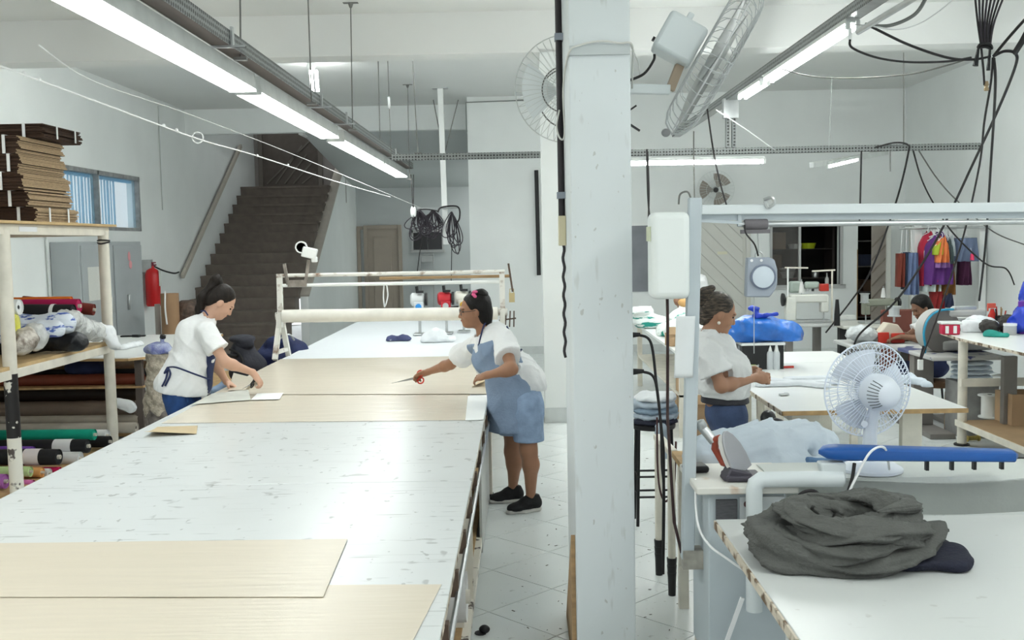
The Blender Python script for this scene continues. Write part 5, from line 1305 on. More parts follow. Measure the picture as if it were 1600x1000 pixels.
b = MB(); b.tube([at(706, 380, Y=16.4), at(705, 440, Y=16.4)], .007, 6); tag(b.build('cable', BLACKCORD), 'single dark cable dropping from the narrow coil', 'cable')
# folded grey chair on the corridor wall
t = thing('folding_chair', 'pale folded chair leaning on the corridor wall below the dark window', 'chair', (at(667, 425, Y=24.6).x, 24.6, 0))
CG = mat('pale_grey_plastic', (.50, .51, .51), .5)
p0, p1 = at(656, 398, Y=24.6), at(677, 420, Y=24.6)
b = MB(); b.tube([(p0.x, 24.6, 0), (p0.x, 24.68, p0.z), (p1.x, 24.68, p0.z), (p1.x, 24.6, 0)], .02, 8); b.build('frame', CG, t)
b = MB(); b.bb(p0.x + .02, p1.x - .02, 24.66, 24.70, p1.z + .16, p0.z - .03); b.build('backrest', CG, t, bevel=.01)
b = MB(); b.bb(p0.x + .02, p1.x - .02, 24.60, 24.65, p1.z - .4, p1.z); b.build('seat', CG, t, bevel=.01)
# conduits on the white block
b = MB(); b.tube([at(729, 207, Y=17.66), at(728, 160, Y=17.66), at(838, 156, Y=17.66)], .012, 6); tag(b.build('conduit', mat('grey_conduit', (.22, .24, .23), .6)), 'thin dark conduit bent along the top of the white block wall', 'conduit')
b = MB(); b.tube([at(838, 266, Y=17.6), at(842, 430, Y=17.6)], .036, 10); tag(b.build('wall_pipe', BLACK), 'black vertical pipe on the white block wall beside the column', 'pipe')
# ------------------------------------------------------------------ right foreground: table with the scarf
PAINTG = mat('grey_blue_paint', (.50, .56, .59), .45, var=.08, scale=3)
PIPEW = mat('pale_pipe', (.66, .71, .72), .35)
t = thing('work_table', 'white table with a chipped wooden edge in the right foreground', 'table', (1.9, 2.8, 0))
b = MB(); b.bb(.745, 3.2, 1.5, 3.945, .822, .85); b.build('top', marked('right_table_top', (.60, .62, .605), (.40, .40, .38), [((7, 7, 1), 2.0, .70, .75, .5), ((2, 10, 1), 2.0, .67, .73, .3)], .3, wash=((.55, .57, .56), 1.2, .5)), t, bevel=.003)
b = MB(); b.bb(.738, .7455, 1.5, 3.945, .815, .846); b.build('edge_strip', EDGE, t, smooth=False)
for (x, y) in ((.93, 2.9), (3.0, 3.7), (.93, 1.7), (3.0, 1.7)):
    b = MB(); b.tube([(x, y, 0), (x, y, .82)], .035, 14); b.build('leg', CREAM, t)
# looped grey scarf
SCARF = mat('grey_scarf', (.105, .108, .10), .9, var=.25, scale=7, bump=.35, bscale=90)
cx, cy, z0 = 1.09, 3.50, .85
rnd = random.Random(11)
t = thing('scarf', 'charcoal grey looped scarf heaped on the near right table', 'scarf', (cx, cy, z0))
P2 = 2 * math.pi
def cloth_loop(a, bb, zc, r0, s_, t0_=0.0, t1_=6.2832, tl=0.0, n=96, m_=44, flat=.62, ox=0.0, oy=0.0):
    """a length of soft cloth laid round the heap, with creases running along it"""
    vs = []
    for i in range(n + 1):
        a_ = t0_ + (t1_ - t0_) * i / n
        w = 1 + .10 * math.sin(2 * a_ + s_) + .05 * math.sin(5 * a_ + 2 * s_)
        c = Vector((cx + ox + a * w * math.cos(a_), cy + oy + bb * w * math.sin(a_), z0 + zc + .022 * math.sin(2 * a_ + 1.7 * s_) + tl * math.cos(a_)))
        rad = Vector((math.cos(a_), math.sin(a_), 0))
        tap = 1.0 if t1_ - t0_ > 6 else min(1, .12 + 4.5 * min(i, n - i) / n)
        for k in range(m_):
            u = 2 * math.pi * k / m_
            cr = 0
            for (fq, am, tw) in ((2.5, .34, .9), (4, .22, -1.3), (7, .10, 2.1)):
                cr += am * (1 - abs(math.sin(fq * u * .5 + tw * math.sin(1.5 * a_ + s_) + s_ * fq + .25 * fq * a_))) ** 2
            rr = r0 * tap * (.72 + cr + .10 * mnoise.noise(Vector((6 * a_, 2 * math.cos(u), 2 * math.sin(u) + s_))))
            p = c + rad * (rr * 1.18 * math.cos(u)) + Vector((0, 0, rr * flat * math.sin(u)))
            p.z = max(p.z, z0 + .002); vs.append(p)
    fs = [(i * m_ + k, i * m_ + (k + 1) % m_, (i + 1) * m_ + (k + 1) % m_, (i + 1) * m_ + k) for i in range(n) for k in range(m_)]
    q = MB(); q.add(vs, fs + [tuple(range(m_))[::-1], tuple(n * m_ + k for k in range(m_))]); return q
for fo in ((.225, .205, .045, .095, 1.0, 0, P2, 0), (.19, .17, .095, .085, 2.6, 0, P2, .015), (.205, .175, .135, .060, 4.1, 3.3, 8.4, .015), (.235, .20, .085, .060, 5.2, 2.7, 6.6, 0),
           (.16, .13, .125, .055, .7, 1.0, 4.6, -.01), (.12, .11, .06, .070, 3.0, 0, P2, 0), (.20, .17, .155, .045, 1.9, 5.2, 8.2, .01), (.10, .09, .10, .050, 5.9, 3.6, 6.9, 0, 60, 32, .7, .05, .01)):
    cloth_loop(*fo).build('fold', SCARF, t, angle=180)
V, F = implicit([ell((1.37, 3.46, .865), (.13, .20, .028), None, .03), ell((1.40, 3.36, .87), (.08, .10, .026), None, .03), ell((1.28, 3.36, .87), (.10, .1, .02), None, .03)], .01, wob=.006, wf=22, cuts=[((0, 0, .851), (0, 0, -1))])
b = MB(); b.raw(V, F); tag(b.build('navy_cloth', mat('navy_knit', (.012, .014, .030), .85, var=.3, scale=14, bump=.3, bscale=80), angle=180), 'small navy cloth lying under the right side of the scarf', 'cloth')

# ------------------------------------------------------------------ ironing station
t = thing('ironing_station', 'grey steel ironing station with cabinet, tall post and overhead bar', 'ironing station', (1.2, 4.3, 0))
IRON = t
b = MB(); b.bb(.745, 1.06, 4.10, 4.48, .18, .92); cb = b.build('cabinet', PAINTG, t, bevel=.006)
b = MB(); b.bb(.69, 1.10, 4.05, 4.50, .92, .95); b.build('cabinet_top', mat('rust_stained_top', (.70, .69, .64), .5, col2=(.42, .22, .09), scale=5, thr=(.30, .40)), t, bevel=.006)
b = MB(); b.bb(.775, .86, 4.085, 4.10, .78, .89); b.build('vent_panel', mat('dark_vent', (.10, .10, .11), .6, var=.4, scale=30, stretch=(1, 1, 8)), cb)
b = MB(); b.bb(.87, 1.05, 4.09, 4.10, .76, .90); b.build('switch_plate', mat('plate_grey', (.58, .61, .62), .4), cb)
for (x, z) in ((.90, .87), (.90, .79), (1.01, .86)):
    b = MB(); b.lathe((x, 4.09, z), [(.014, 0), (.012, -.012)], 12, (0, 1, 0)); b.build('knob', mat('maroon_knob', (.10, .03, .03), .5), cb)
# post, slightly leaning, and the overhead frame
pt, pb = Vector((.722, 4.25, 2.115)), Vector((.682, 4.25, .60))
b = MB(); b.bar(pt, pb, .052, .05, up=(0, 1, 0)); b.build('post', PAINTG, t, bevel=.004)
b = MB(); b.bb(.66, .80, 4.22, 4.30, .56, .64); b.build('post_bracket', mat('corroded_bracket', (.46, .44, .38), .6, var=.5, scale=14), t)
b = MB(); b.bar((.745, 4.25, 2.065), (3.0, 4.25, 2.04), .05, .04); b.build('overhead_beam', PIPEW, t, bevel=.004)
b = MB(); b.bar((.745, 4.26, 2.035), (3.0, 4.26, 2.01), .02, .028); b.build('beam_lip', PAINTG, t)
b = MB(); b.tube([(.90, 4.25, 2.003), (3.0, 4.25, 1.98)], .0115, 10); b.build('rail', STEEL, t)
b = MB(); b.bar((.905, 4.25, 2.05), (.905, 4.25, 1.995), .016, .02); b.bar((.745, 4.24, 2.02), (.90, 4.24, 2.01), .012, .012); b.build('rail_bracket', PAINTG, t)
b = MB(); b.lathe((.925, 4.25, 2.002), [(.02, 0), (.022, .005), (.022, .09), (.02, .095)], 14, (1, 0, -.01)); b.box((.97, 4.25, 1.972), (.12, .02, .016)); b.build('trolley', mat('dark_trolley', (.15, .14, .15), .6), t)
b = MB(); b.tube([(.98, 4.25, 1.97), (.985, 4.25, 1.885)], .003, 6); b.tube([Vector((.985, 4.25, 1.872)) + Vector((math.cos(a) * .016, 0, math.sin(a) * .016)) for a in [k * math.pi / 8 for k in range(16)]], .003, 6, closed=True); b.build('hook', STEEL, t)
# spring balancer
BALG = mat('balancer_grey', (.33, .37, .43), .45)
c = Vector((.995, 4.25, 1.785))
poly = [(-.062, .08), (.03, .08), (.05, .07), (.062, .03), (.062, -.03), (.05, -.06), (.03, -.085), (-.068, -.082)]
b = MB(); b.prism(poly, -.022, .022, lambda x, z, y: (c.x + x, c.y + y, c.z + z)); bl = b.build('balancer', BALG, t, bevel=.006)
b = MB(); b.lathe(c + Vector((.002, -.022, 0)), [(.052, 0), (.052, -.008), (.046, -.010), (.046, -.004)], 28, (0, 1, 0)); b.build('balancer_ring', mat('ring_blue', (.16, .19, .26), .4), bl)
b = MB(); b.lathe(c + Vector((.002, -.022, 0)), [(.045, 0), (.045, -.008), (.02, -.012)], 28, (0, 1, 0)); b.build('balancer_disc', mat('disc_pale', (.60, .67, .74), .35), bl)
for x in (-.045, -.005):
    b = MB(); b.lathe(c + Vector((x, -.022, .068)), [(.006, 0), (.006, -.003)], 12, (0, 1, 0)); b.build('rivet', STRAP, bl)
b = MB(); b.tube(smooth_path([(.92, 4.22, 2.0), (.925, 4.22, 1.965), (.96, 4.22, 1.92), (.98, 4.24, 1.872)], 6), .0035, 6); b.build('cord', BLACKCORD, t)
b = MB(); b.tube([c + Vector((-.03, 0, -.08)), c + Vector((-.028, .01, -.32))], .0018, 5); b.build('pull_wire', STEEL, t)
b = MB(); b.tube(smooth_path([(1.0, 4.23, 2.10), (1.03, 4.22, 2.108), (1.04, 4.22, 2.085), (1.015, 4.22, 2.07), (1.005, 4.22, 2.095)], 5), .008, 6); b.build('wire_knot', STEEL, t)
b = MB(); b.tube(smooth_path([(.655, 4.25, 2.09), (.66, 4.24, 2.13), (.69, 4.24, 2.14), (.705, 4.24, 2.11)], 5), .004, 6); b.build('hose_clip', WIRE, t)
# water tank
t2 = thing('water_tank', 'white plastic water tank hanging beside the grey post', 'water tank', (.612, 4.26, 1.70))
b = MB(); b.bb(.533, .692, 4.18, 4.33, 1.702, 2.058); b.build('tank', mat('tank_plastic', (.78, .82, .80), .35), t2, bevel=.028, seg=4)
b = MB(); b.bb(.527, .534, 4.20, 4.30, 1.94, 2.0); b.build('sticker', mat('green_sticker', (.58, .62, .45), .6), t2)
b = MB(); b.tube([(.607, 4.26, 1.70), (.608, 4.26, 1.60), (.606, 4.27, 1.2), (.632, 4.28, .75), (.66, 4.26, .62)], .0065, 8); b.build('hose', mat('dark_red_hose', (.035, .016, .016), .5), t2)
b = MB(); b.tube(smooth_path([(.535, 4.26, 2.05), (.533, 4.28, 2.12), (.531, 4.28, 2.2), (.530, 4.28, 2.32)], 5), .004, 6); b.build('hanger_cord', BLACKCORD, t2)
# taped sheet on the post
b = MB(); b.sheet(lambda u, v: (.637 + .078 * u - .012 * v, 4.218 - .012 * math.sin(u * 2.5) - .01 * v * (1 - u), 1.63 - .255 * v), 10, 12, .0)
o = b.build('taped_sheet', mat('sheet_paper', (.74, .77, .78), .6, var=.05), angle=80); o.modifiers.new('solid', 'SOLIDIFY').thickness = .0008
tag(o, 'white sheet with a strip of print taped to the grey post', 'paper')
# curved support pipe
t2 = thing('sleeve_board', 'long blue padded sleeve board on a bent pale pipe', 'sleeve board', (1.4, 4.08, .55))
r = .033
path = [Vector((.915, 4.03, .45)), Vector((.915, 4.03, .94)), Vector((.92, 4.03, .968)), Vector((.945, 4.03, .985)), Vector((1.27, 4.05, .978))]
b = MB(); b.tube(path, r, 16); b.build('pipe', PIPEW, t2)
b = MB(); b.prism([(1.20, .955), (1.285, .955), (1.285, 1.045), (1.18, 1.045)], 4.04, 4.10, lambda x, z, y: (x, y, z)); b.build('neck', PIPEW, t2, bevel=.008)
BLUEP = mat('blue_vinyl', (.012, .095, .36), .4, var=.12, scale=6)
def sb(u, v):
    """rounded long pad"""
    return None
n = 30; ring = 14; vs = []
for i in range(n + 1):
    u = i / n; x = 1.185 + .80 * u
    end = math.sqrt(max(0, 1 - (1 - min(u / .10, 1)) ** 2)) if u < .1 else (math.sqrt(max(0, 1 - ((u - .965) / .035) ** 2)) if u > .965 else 1)
    w = (.062 - .020 * u) * max(end, .05); hgt = (.030 - .006 * u) * max(end, .25); zc = 1.082 - .028 * u
    for k in range(ring):
        a = 2 * math.pi * k / ring; ca, sa = math.cos(a), math.sin(a)
        vs.append(Vector((x, 4.08 + w * math.copysign(abs(ca) ** .6, ca), zc + hgt * math.copysign(abs(sa) ** .6, sa))))
b = MB(); b.add(vs, [(i * ring + k, i * ring + (k + 1) % ring, (i + 1) * ring + (k + 1) % ring, (i + 1) * ring + k) for i in range(n) for k in range(ring)] + [tuple(range(ring))[::-1], tuple(n * ring + k for k in range(ring))]); b.build('pad', BLUEP, t2)
for x in (1.62, 1.72, 1.81, 1.92): b = MB(); b.bb(x - .006, x + .006, 4.07, 4.09, 1.0, 1.045); b.build('staple', BLACK, t2)
b = MB(); b.tube(smooth_path([(1.06, 3.99, .87), (1.085, 3.99, .93), (1.14, 3.99, .945), (1.21, 3.99, .90), (1.27, 4.0, .925), (1.30, 4.02, .98), (1.32, 4.05, 1.04)], 7), .007, 8); b.build('black_cable', BLACKCORD, t2)
# padded ironing table behind the sleeve board
t2 = thing('ironing_table', 'padded ironing table covered with a pale drooping cloth', 'ironing table', (2.1, 4.4, 0))
def clothfn(u, v):
    x = 1.02 + 2.1 * u
    if v < .45: return (x, 4.185 + .012 * math.sin(9 * u), .80 + .145 * v / .45 + .008 * math.sin(14 * u))
    k = (v - .45) / .55
    return (x, 4.185 + .02 * min(1, k * 8) + .30 * k, .945 + .012 * math.sin(k * 3.1))
b = MB(); b.sheet(clothfn, 40, 24, .006); b.build('cover', mat('pale_cover', (.66, .69, .66), .75, var=.08, scale=4, bump=.25, bscale=10), t2, angle=60)
b = MB(); b.bb(1.12, 3.1, 4.22, 4.48, .87, .925); b.build('board', PAINTG, t2)
for x in (1.3, 2.9): b = MB(); b.bb(x - .03, x + .03, 4.32, 4.38, 0, .87); b.build('leg', PAINTG, t2)
# the steam iron on its heel
c = Vector((.905, 4.19, .952))
t2 = thing('steam_iron', 'steam iron with red and white handle standing upright on the ironing station', 'iron', c)
b = MB(); b.box(c + Vector((-.005, .0, .012)), (.15, .13, .024)); b.prism([(-.09, 0), (.03, 0), (.03, .03), (-.06, .055)], -.05, .05, lambda x, z, y: (c.x + x, c.y + y, c.z + z)); b.build('heel_rest', mat('dark_rest', (.05, .045, .06), .5), t2, bevel=.008)
sole = [(-.052, 0), (.052, 0), (.056, .06), (.050, .11), (.034, .155), (.014, .182), (0, .188), (-.014, .182), (-.034, .155), (-.050, .11), (-.056, .06)]
m_ = Matrix.Rotation(R(-26), 3, 'Y') @ Matrix.Rotation(R(38), 3, 'Z')
q = lambda x, z, y: c + Vector((.0, 0, .03)) + m_ @ Vector((x, y, z))
b = MB(); b.prism(sole, -.012, .0, q); b.build('sole_plate', mat('sole_metal', (.42, .42, .44), .35, .5, var=.15, scale=4), t2, bevel=.003)
b = MB(); b.prism([(x * .8, .01 + z * .88) for x, z in sole], .0, .035, q); b.build('housing', mat('iron_white', (.72, .71, .68), .4), t2, bevel=.008)
b = MB(); b.tube([q(0, .03, .05), q(0, .05, .085), q(0, .12, .09), q(0, .16, .06), q(0, .165, .03)], [.012, .015, .016, .014, .012], 10); b.build('handle', mat('iron_red', (.36, .07, .04), .4), t2)
b = MB(); b.tube([q(0, .15, .075), q(0, .22, .10)], .020, 10); b.lathe(q(0, .215, .10), [(.018, 0), (.024, .01), (.022, .035), (.012, .04)], 12, q(0, 1, 0) - q(0, 0, 0)); b.build('valve', STEEL, t2)
b = MB(); b.tube([q(.0, .02, .06), q(.0, -.03, .09)], .012, 8); b.build('trigger', BLACK, t2)
b = MB(); b.box((.735, 4.35, .965), (.10, .10, .03), .1); tag(b.build('black_pad', BLACK, bevel=.012), 'small black pad beside the grey post on the ironing station', 'pad')
b = MB(); b.tube(smooth_path([(.71, 4.2, .95), (.70, 4.1, .80), (.735, 4.05, .72), (.80, 3.97, .68), (.86, 3.95, .64)], 7), .005, 6); tag(b.build('white_cable', STRAP), 'thin white cable curling down the ironing station side', 'cable')
b = MB(); b.bar((.735, 4.04, .12), (.87, 4.04, .50), .012, .016); tag(b.build('strut', STRAP), 'pale diagonal strut in front of the grey cabinet', 'strut')
# heap of white shirts behind the iron
t2 = thing('laundry_table', 'small table under the heap of white shirts behind the iron', 'table', (1.2, 5.0, 0))
b = MB(); b.bb(.78, 1.62, 4.72, 5.35, .80, .83); b.build('top', PLY, t2)
for (x, y) in ((.83, 4.78), (1.57, 4.78), (.83, 5.3), (1.57, 5.3)): b = MB(); b.bb(x - .025, x + .025, y - .025, y + .025, 0, .8); b.build('leg', CREAM, t2)
LBLUE = mat('pale_blue_cloth', (.68, .76, .84), .85, var=.12, scale=5, bump=.3, bscale=14)
blob('shirt_heap', 'heap of pale blue-white shirts on the table behind the iron', 'cloth', [cap((.90, 5.0, .88), (1.45, 5.0, .87), .10, .10, .06), ell((1.15, 5.0, .93), (.22, .2, .10), None, .06), ell((1.36, 5.05, .95), (.17, .18, .08), None, .06), cap((1.1, 4.8, .86), (1.55, 4.85, .85), .06, .05, .05)], LBLUE, .012, .016, 20, 3, [((0, 0, .831), (0, 0, -1))])
blob('blue_garment', 'small darker blue garment edge under the white heap', 'cloth', [cap((1.36, 4.80, .87), (1.55, 4.78, .86), .035, .03, .02)], mat('mid_blue', (.14, .26, .46), .8, var=.3), .01, .006, 30, 2)
b = MB(); b.box((1.05, 4.76, .855), (.11, .05, .045), .2); tag(b.build('rust_brick', mat('rust_block', (.40, .14, .05), .7, var=.3, scale=20)), 'small rusty block by the white heap', 'block')

# ------------------------------------------------------------------ desk fan and other fans
FANW = mat('fan_white', (.72, .77, .84), .3)
FANWIRE = mat('fan_wire', (.52, .54, .54), .35)
def fan(name, label, c, axis, R0, depth, nw, wr, m, mw, blades, motor, hub=.16, rings=(0.35, .62), back=.7, up=(0, 0, 1), bladecol=None, cat='fan', pw=4):
    """cage of radial wires round three blades; axis is the blowing direction"""
    c = Vector(c); ax_ = unit(axis); s = ax_.cross(Vector(up)).normalized(); u = s.cross(ax_)
    t = thing(name, label, cat, c)
    d = lambda a: s * math.cos(a) + u * math.sin(a)
    prof = lambda k, f: (R0 * math.sin(k * math.pi / 2) ** .8, f * depth * (math.cos(k * math.pi / 2) ** .55))
    def ringat(r_, off, w, nm):
        b = MB(); b.tube([c + d(2 * math.pi * j / 48) * r_ + ax_ * off for j in range(48)], w, 6, closed=True); return b
    b = MB()
    for (r_, off, w) in [(R0, 0, wr * 2.2)]: b = ringat(r_, off, w, 'rim')
    b.build('rim', mw, t)
    for side, nm in ((1, 'front_grille'), (-1, 'rear_grille')):
        b = MB(); f = side * (.5 if side > 0 else .5)
        for j in range(nw):
            a = 2 * math.pi * j / nw
            pts = []
            for k in (1, .97, .92, .8, .6, .38, hub):
                off = side * depth * .5 * (1 - k ** pw)
                pts.append(c + d(a + side * .12 * (1 - k)) * R0 * k + ax_ * off)
            b.tube(pts, wr, 4, cap=False)
        for k in rings:
            off = side * depth * .5 * (1 - k ** pw)
            b.tube([c + d(2 * math.pi * j / 40) * R0 * k + ax_ * off for j in range(40)], wr * 1.3, 4, closed=True)
        b.build(nm, mw, t)
    b = MB(); b.lathe(c + ax_ * depth * .47, [(R0 * hub, 0), (R0 * hub * .9, depth * .05), (R0 * hub * .4, depth * .07)], 20, ax_); b.build('badge', m, t)
    for j in range(blades):
        a0 = 2 * math.pi * j / blades; b = MB(); vs = []; nr, na = 6, 6
        for i in range(nr + 1):
            k = .14 + .72 * i / nr
            span = (.35 + .55 * math.sin(min(1, i / nr * 1.15) * math.pi * .62))
            for q_ in range(na + 1):
                w = (q_ / na - .5); vs.append(c + d(a0 + span * w * 1.5) * R0 * k + ax_ * (w * depth * .42 * (1.1 - .5 * k)))
        vs2 = [v + ax_ * .003 for v in vs]; n1 = na + 1
        fs = [(i * n1 + q_, i * n1 + q_ + 1, (i + 1) * n1 + q_ + 1, (i + 1) * n1 + q_) for i in range(nr) for q_ in range(na)]
        b.add(vs, fs); b.add(vs2, [f[::-1] for f in fs]); b.build('blade', bladecol or m, t)
    b = MB(); b.lathe(c - ax_ * depth * .2, [(R0 * .15, 0), (R0 * .16, depth * .3), (R0 * .1, depth * .42)], 18, ax_); b.build('blade_hub', bladecol or m, t)
    return t, ax_, s, u
c = Vector((1.455, 4.30, 1.30))
t, ax_, s, u = fan('desk_fan', 'white desk fan turned away on the ironing table', c, (-.22, .97, .03), .20, .115, 60, .0016, FANW, mat('fan_cage_pale', (.74, .80, .90), .35), 3, None, rings=(.30, .55, .8))
b = MB(); b.lathe(c - ax_ * .045, [(.075, 0), (.078, .03), (.076, .06), (.062, .10), (.045, .118), (.02, .125)], 28, -ax_); mo = b.build('motor', FANW, t)
for k in range(9):
    a = math.pi * (.72 + .56 * k / 8); b = MB(); p = lambda r_, o_: c + (s * math.cos(a) + u * math.sin(a)) * r_ - ax_ * o_
    b.tube([p(.074, .115), p(.060, .149), p(.050, .160)], .0022, 5); b.build('vent', mat('vent_dark', (.16, .18, .20), .5), mo)
b = MB(); b.tube([c - ax_ * .06 + Vector((0, 0, -.06)), Vector((c.x + .005, 4.28, 1.15)), Vector((c.x + .01, 4.30, .975))], [.022, .028, .032], 16); b.build('stem', FANW, t)
b = MB(); b.lathe((c.x - .03, 4.245, 1.165), [(.012, 0), (.014, .015)], 12, (-.4, -1, 0)); b.build('knob', FANW, t)
b = MB(); b.lathe((c.x + .02, 4.31, .952), [(.13, 0), (.13, .012), (.10, .03), (.05, .045)], 32); b.build('base', FANW, t)
b = MB(); b.tube(smooth_path([(c.x + .04, 4.15, .99), (1.43, 4.02, 1.105), (1.36, 3.98, 1.10), (1.30, 3.97, 1.0), (1.25, 3.96, .90)], 8), .005, 6); b.build('cord', STRAP, t)

# big wall fan right of the pillar
c = Vector((.935, 4.95, 2.79))
t, ax_, s, u = fan('wall_fan', 'big white wall fan tilted downwards right of the pillar', c, (.86, -.045, -.50), .395, .15, 40, .0020, FANWIRE, FANWIRE, 3, None, rings=(.45, .75), pw=14, bladecol=mat('greyish_blade', (.55, .56, .55), .5))
m3 = Matrix((s, ax_, u)).transposed()
b = MB(); b.box(c - ax_ * .19, (.20, .20, .19), m3); b.build('motor_box', mat('motor_white', (.74, .79, .79), .4), t, bevel=.02)
b = MB(); b.box(c - ax_ * .20 + u * .115, (.03, .03, .05), m3); b.build('top_knob', MATS['motor_white'], t, bevel=.006)
b = MB(); b.box(c - ax_ * .30 - u * .05, (.03, .012, .018), m3); b.build('socket', BLACK, t)
el = Vector((.725, 4.95, 2.655))
b = MB(); b.bar(c - ax_ * .13 - u * .10, el, .03, .04); b.build('elbow', mat('tan_elbow', (.48, .38, .28), .6), t)
b = MB(); b.bar((.50, 4.95, 2.665), el, .045, .045); b.build('arm', MATS['motor_white'], t, bevel=.004)
b = MB(); b.bb(.489, .53, 4.9, 5.0, 2.63, 2.70); b.build('wall_plate', BLACK, t)
b = MB(); b.tube(smooth_path([(.53, 4.93, 2.70), (.60, 4.93, 2.73), (.645, 4.93, 2.79), (.65, 4.93, 2.82)], 6), .007, 6); b.build('cord', BLACKCORD, t)
b = MB(); b.ball(c + (-u) * .405 - ax_ * .03, (.022, .02, .02), 10, 8); b.build('clip', mat('grey_clip', (.3, .3, .3), .5), t)
# dark connector and yellow bit below the arm
t2 = thing('hanging_connectors', 'black connectors and a yellow cap hanging at the pillar side', 'connector', (.52, 4.95, 2.5))
b = MB(); b.ball((.505, 4.95, 2.59), (.012, .012, .025), 10, 8); b.build('yellow_cap', mat('yellow_cap', (.65, .60, .05), .4), t2)
b = MB(); b.bar((.52, 4.95, 2.555), (.565, 4.95, 2.585), .008, .008); b.build('black_plug', BLACK, t2)
b = MB(); b.bar((.49, 4.95, 2.49), (.535, 4.95, 2.495), .02, .02); b.bar((.535, 4.95, 2.495), (.58, 4.95, 2.465), .01, .01); b.build('black_plug', BLACK, t2)
b = MB(); b.tube([(.515, 4.95, 2.57), (.522, 4.95, 2.5)], .003, 5); b.build('wire', STRAP, t2)
# fan left of the pillar, behind the black pipe
c = Vector((.262, 5.62, 2.765))
t, ax_, s, u = fan('wall_fan', 'wire-caged wall fan half hidden behind the pillar on its left', c, (-.25, -.95, -.15), .285, .13, 44, .0016, FANWIRE, mat('cage_wire_pale', (.58, .60, .58), .4), 3, None, rings=(.32,), bladecol=mat('clear_blade', (.72, .76, .76), .3))
b = MB(); b.tube([c + (s * math.cos(a) + u * math.sin(a)) * .12 + ax_ * .055 for a in [k * math.pi / 14 for k in range(28)]], .004, 5, closed=True); b.tube([c + (s * math.cos(a) + u * math.sin(a)) * .16 - ax_ * .04 + Vector((0, 0, -.05)) for a in [k * math.pi / 14 for k in range(28)]], .004, 5, closed=True)
b.build('dark_ring', WIRE, t)
for k in range(26):
    a = math.pi * (.55 + .95 * k / 25)
    b = MB(); dd = s * math.cos(a) + u * math.sin(a); b.tube([c + dd * .11 + ax_ * .06, c + dd * .22 + ax_ * .05], .0022, 4); b.build('dark_spoke', WIRE, t)
b = MB(); b.bar(c - ax_ * .05, c + Vector((.04, -.36, -.02)), .06, .06); b.build('bracket', FANW, t)
# small fan on the back wall
c = at(1118, 296, Y=17.3)
t, ax_, s, u = fan('wall_fan', 'small wall fan with brown blades high on the back wall', c, (-.1, -.98, -.15), .31, .14, 30, .002, FANWIRE, mat('thin_pale_cage', (.70, .74, .72), .4), 3, None, rings=(.5,), bladecol=mat('brown_blade', (.26, .23, .20), .4))
b = MB(); b.tube([c + Vector((0, .05, 0)), c + Vector((0, .42, 0))], .03, 8); b.build('bracket', BLACK, t)
b = MB(); b.lathe(c + ax_ * .05, [(.05, 0), (.04, .04)], 12, ax_); b.build('nose', BLACK, t)

# ------------------------------------------------------------------ pillar details
t = thing('pillar_pipe', 'black pipe with grey clips running down the left side of the pillar', 'pipe', (.205, 5.2, 1.95))
b = MB(); b.tube([(.200, 5.05, 4.3), (.206, 5.05, 2.0)], .0165, 12); b.build('pipe', mat('maroon_black_pipe', (.014, .010, .012), .4), t)
for z in (2.93, 2.17):
    b = MB(); b.bb(.183, .226, 5.02, 5.08, z - .016, z + .016); b.build('clip', mat('clip_grey', (.26, .29, .33), .5), t)
b = MB(); b.bb(.188, .224, 5.0, 5.07, 1.925, 2.07); b.build('junction_box', mat('cream_box', (.62, .56, .38), .5), t, bevel=.004)
b = MB(); pts = [Vector((.212 + .004 * math.sin(k * 1.1), 5.06, 1.93 - k * .016)) for k in range(36)]; b.tube(pts, .008, 6); b.build('twisted_cable', mat('twisted_black', (.03, .026, .03), .5), t)
b = MB(); b.tube(smooth_path([(.20, 5.03, 2.58), (.185, 5.0, 2.50), (.20, 4.98, 2.44), (.222, 4.98, 2.46), (.215, 4.9, 2.66), (.222, 4.48, 2.75), (.27, 4.478, 2.785), (.36, 4.478, 2.80), (.44, 4.478, 2.79), (.496, 4.49, 2.785), (.52, 4.7, 2.72), (.54, 4.9, 2.66)], 7), .0045, 6)
tag(b.build('white_cable', mat('off_white_cable', (.62, .62, .58), .5)), 'thin pale cable wrapped over the pillar face below the lip', 'cable')
b = MB(); b.tube(smooth_path([(.495, 4.9, 2.95), (.53, 4.93, 2.88), (.575, 4.94, 2.78), (.58, 4.94, 2.72)], 6), .003, 6); tag(b.build('thin_cable', MATS['off_white_cable']), 'thin grey cable curving at the right side of the pillar', 'cable')
for (z, dz, y) in ((1.505, 0, 4.75), (1.35, 1, 4.62)):
    t = thing('wall_plug', 'black plug with drooping cord, upper one on the pillar' if dz == 0 else 'black plug in the socket plate, lower one on the pillar', 'plug', (.50, y, z))
    if dz: b = MB(); b.bb(.489, .497, y - .04, y + .04, z - .06, z + .06); b.build('socket_plate', BLACK, t)
    b = MB(); b.tube([(.492, y, z), (.55, y, z + .002)], [.016, .009], 10); b.build('plug', BLACK, t)
    end = (.655, 4.75, .75 if dz else .9)
    b = MB(); b.tube(smooth_path([(.545, y, z), (.60, y, z - .04), (.625, y, z - .25), (.64, 4.7, z - .45), end, (.655, 4.8, .45 - .1 * dz)], 8), .007, 6); b.build('cord', BLACKCORD, t)

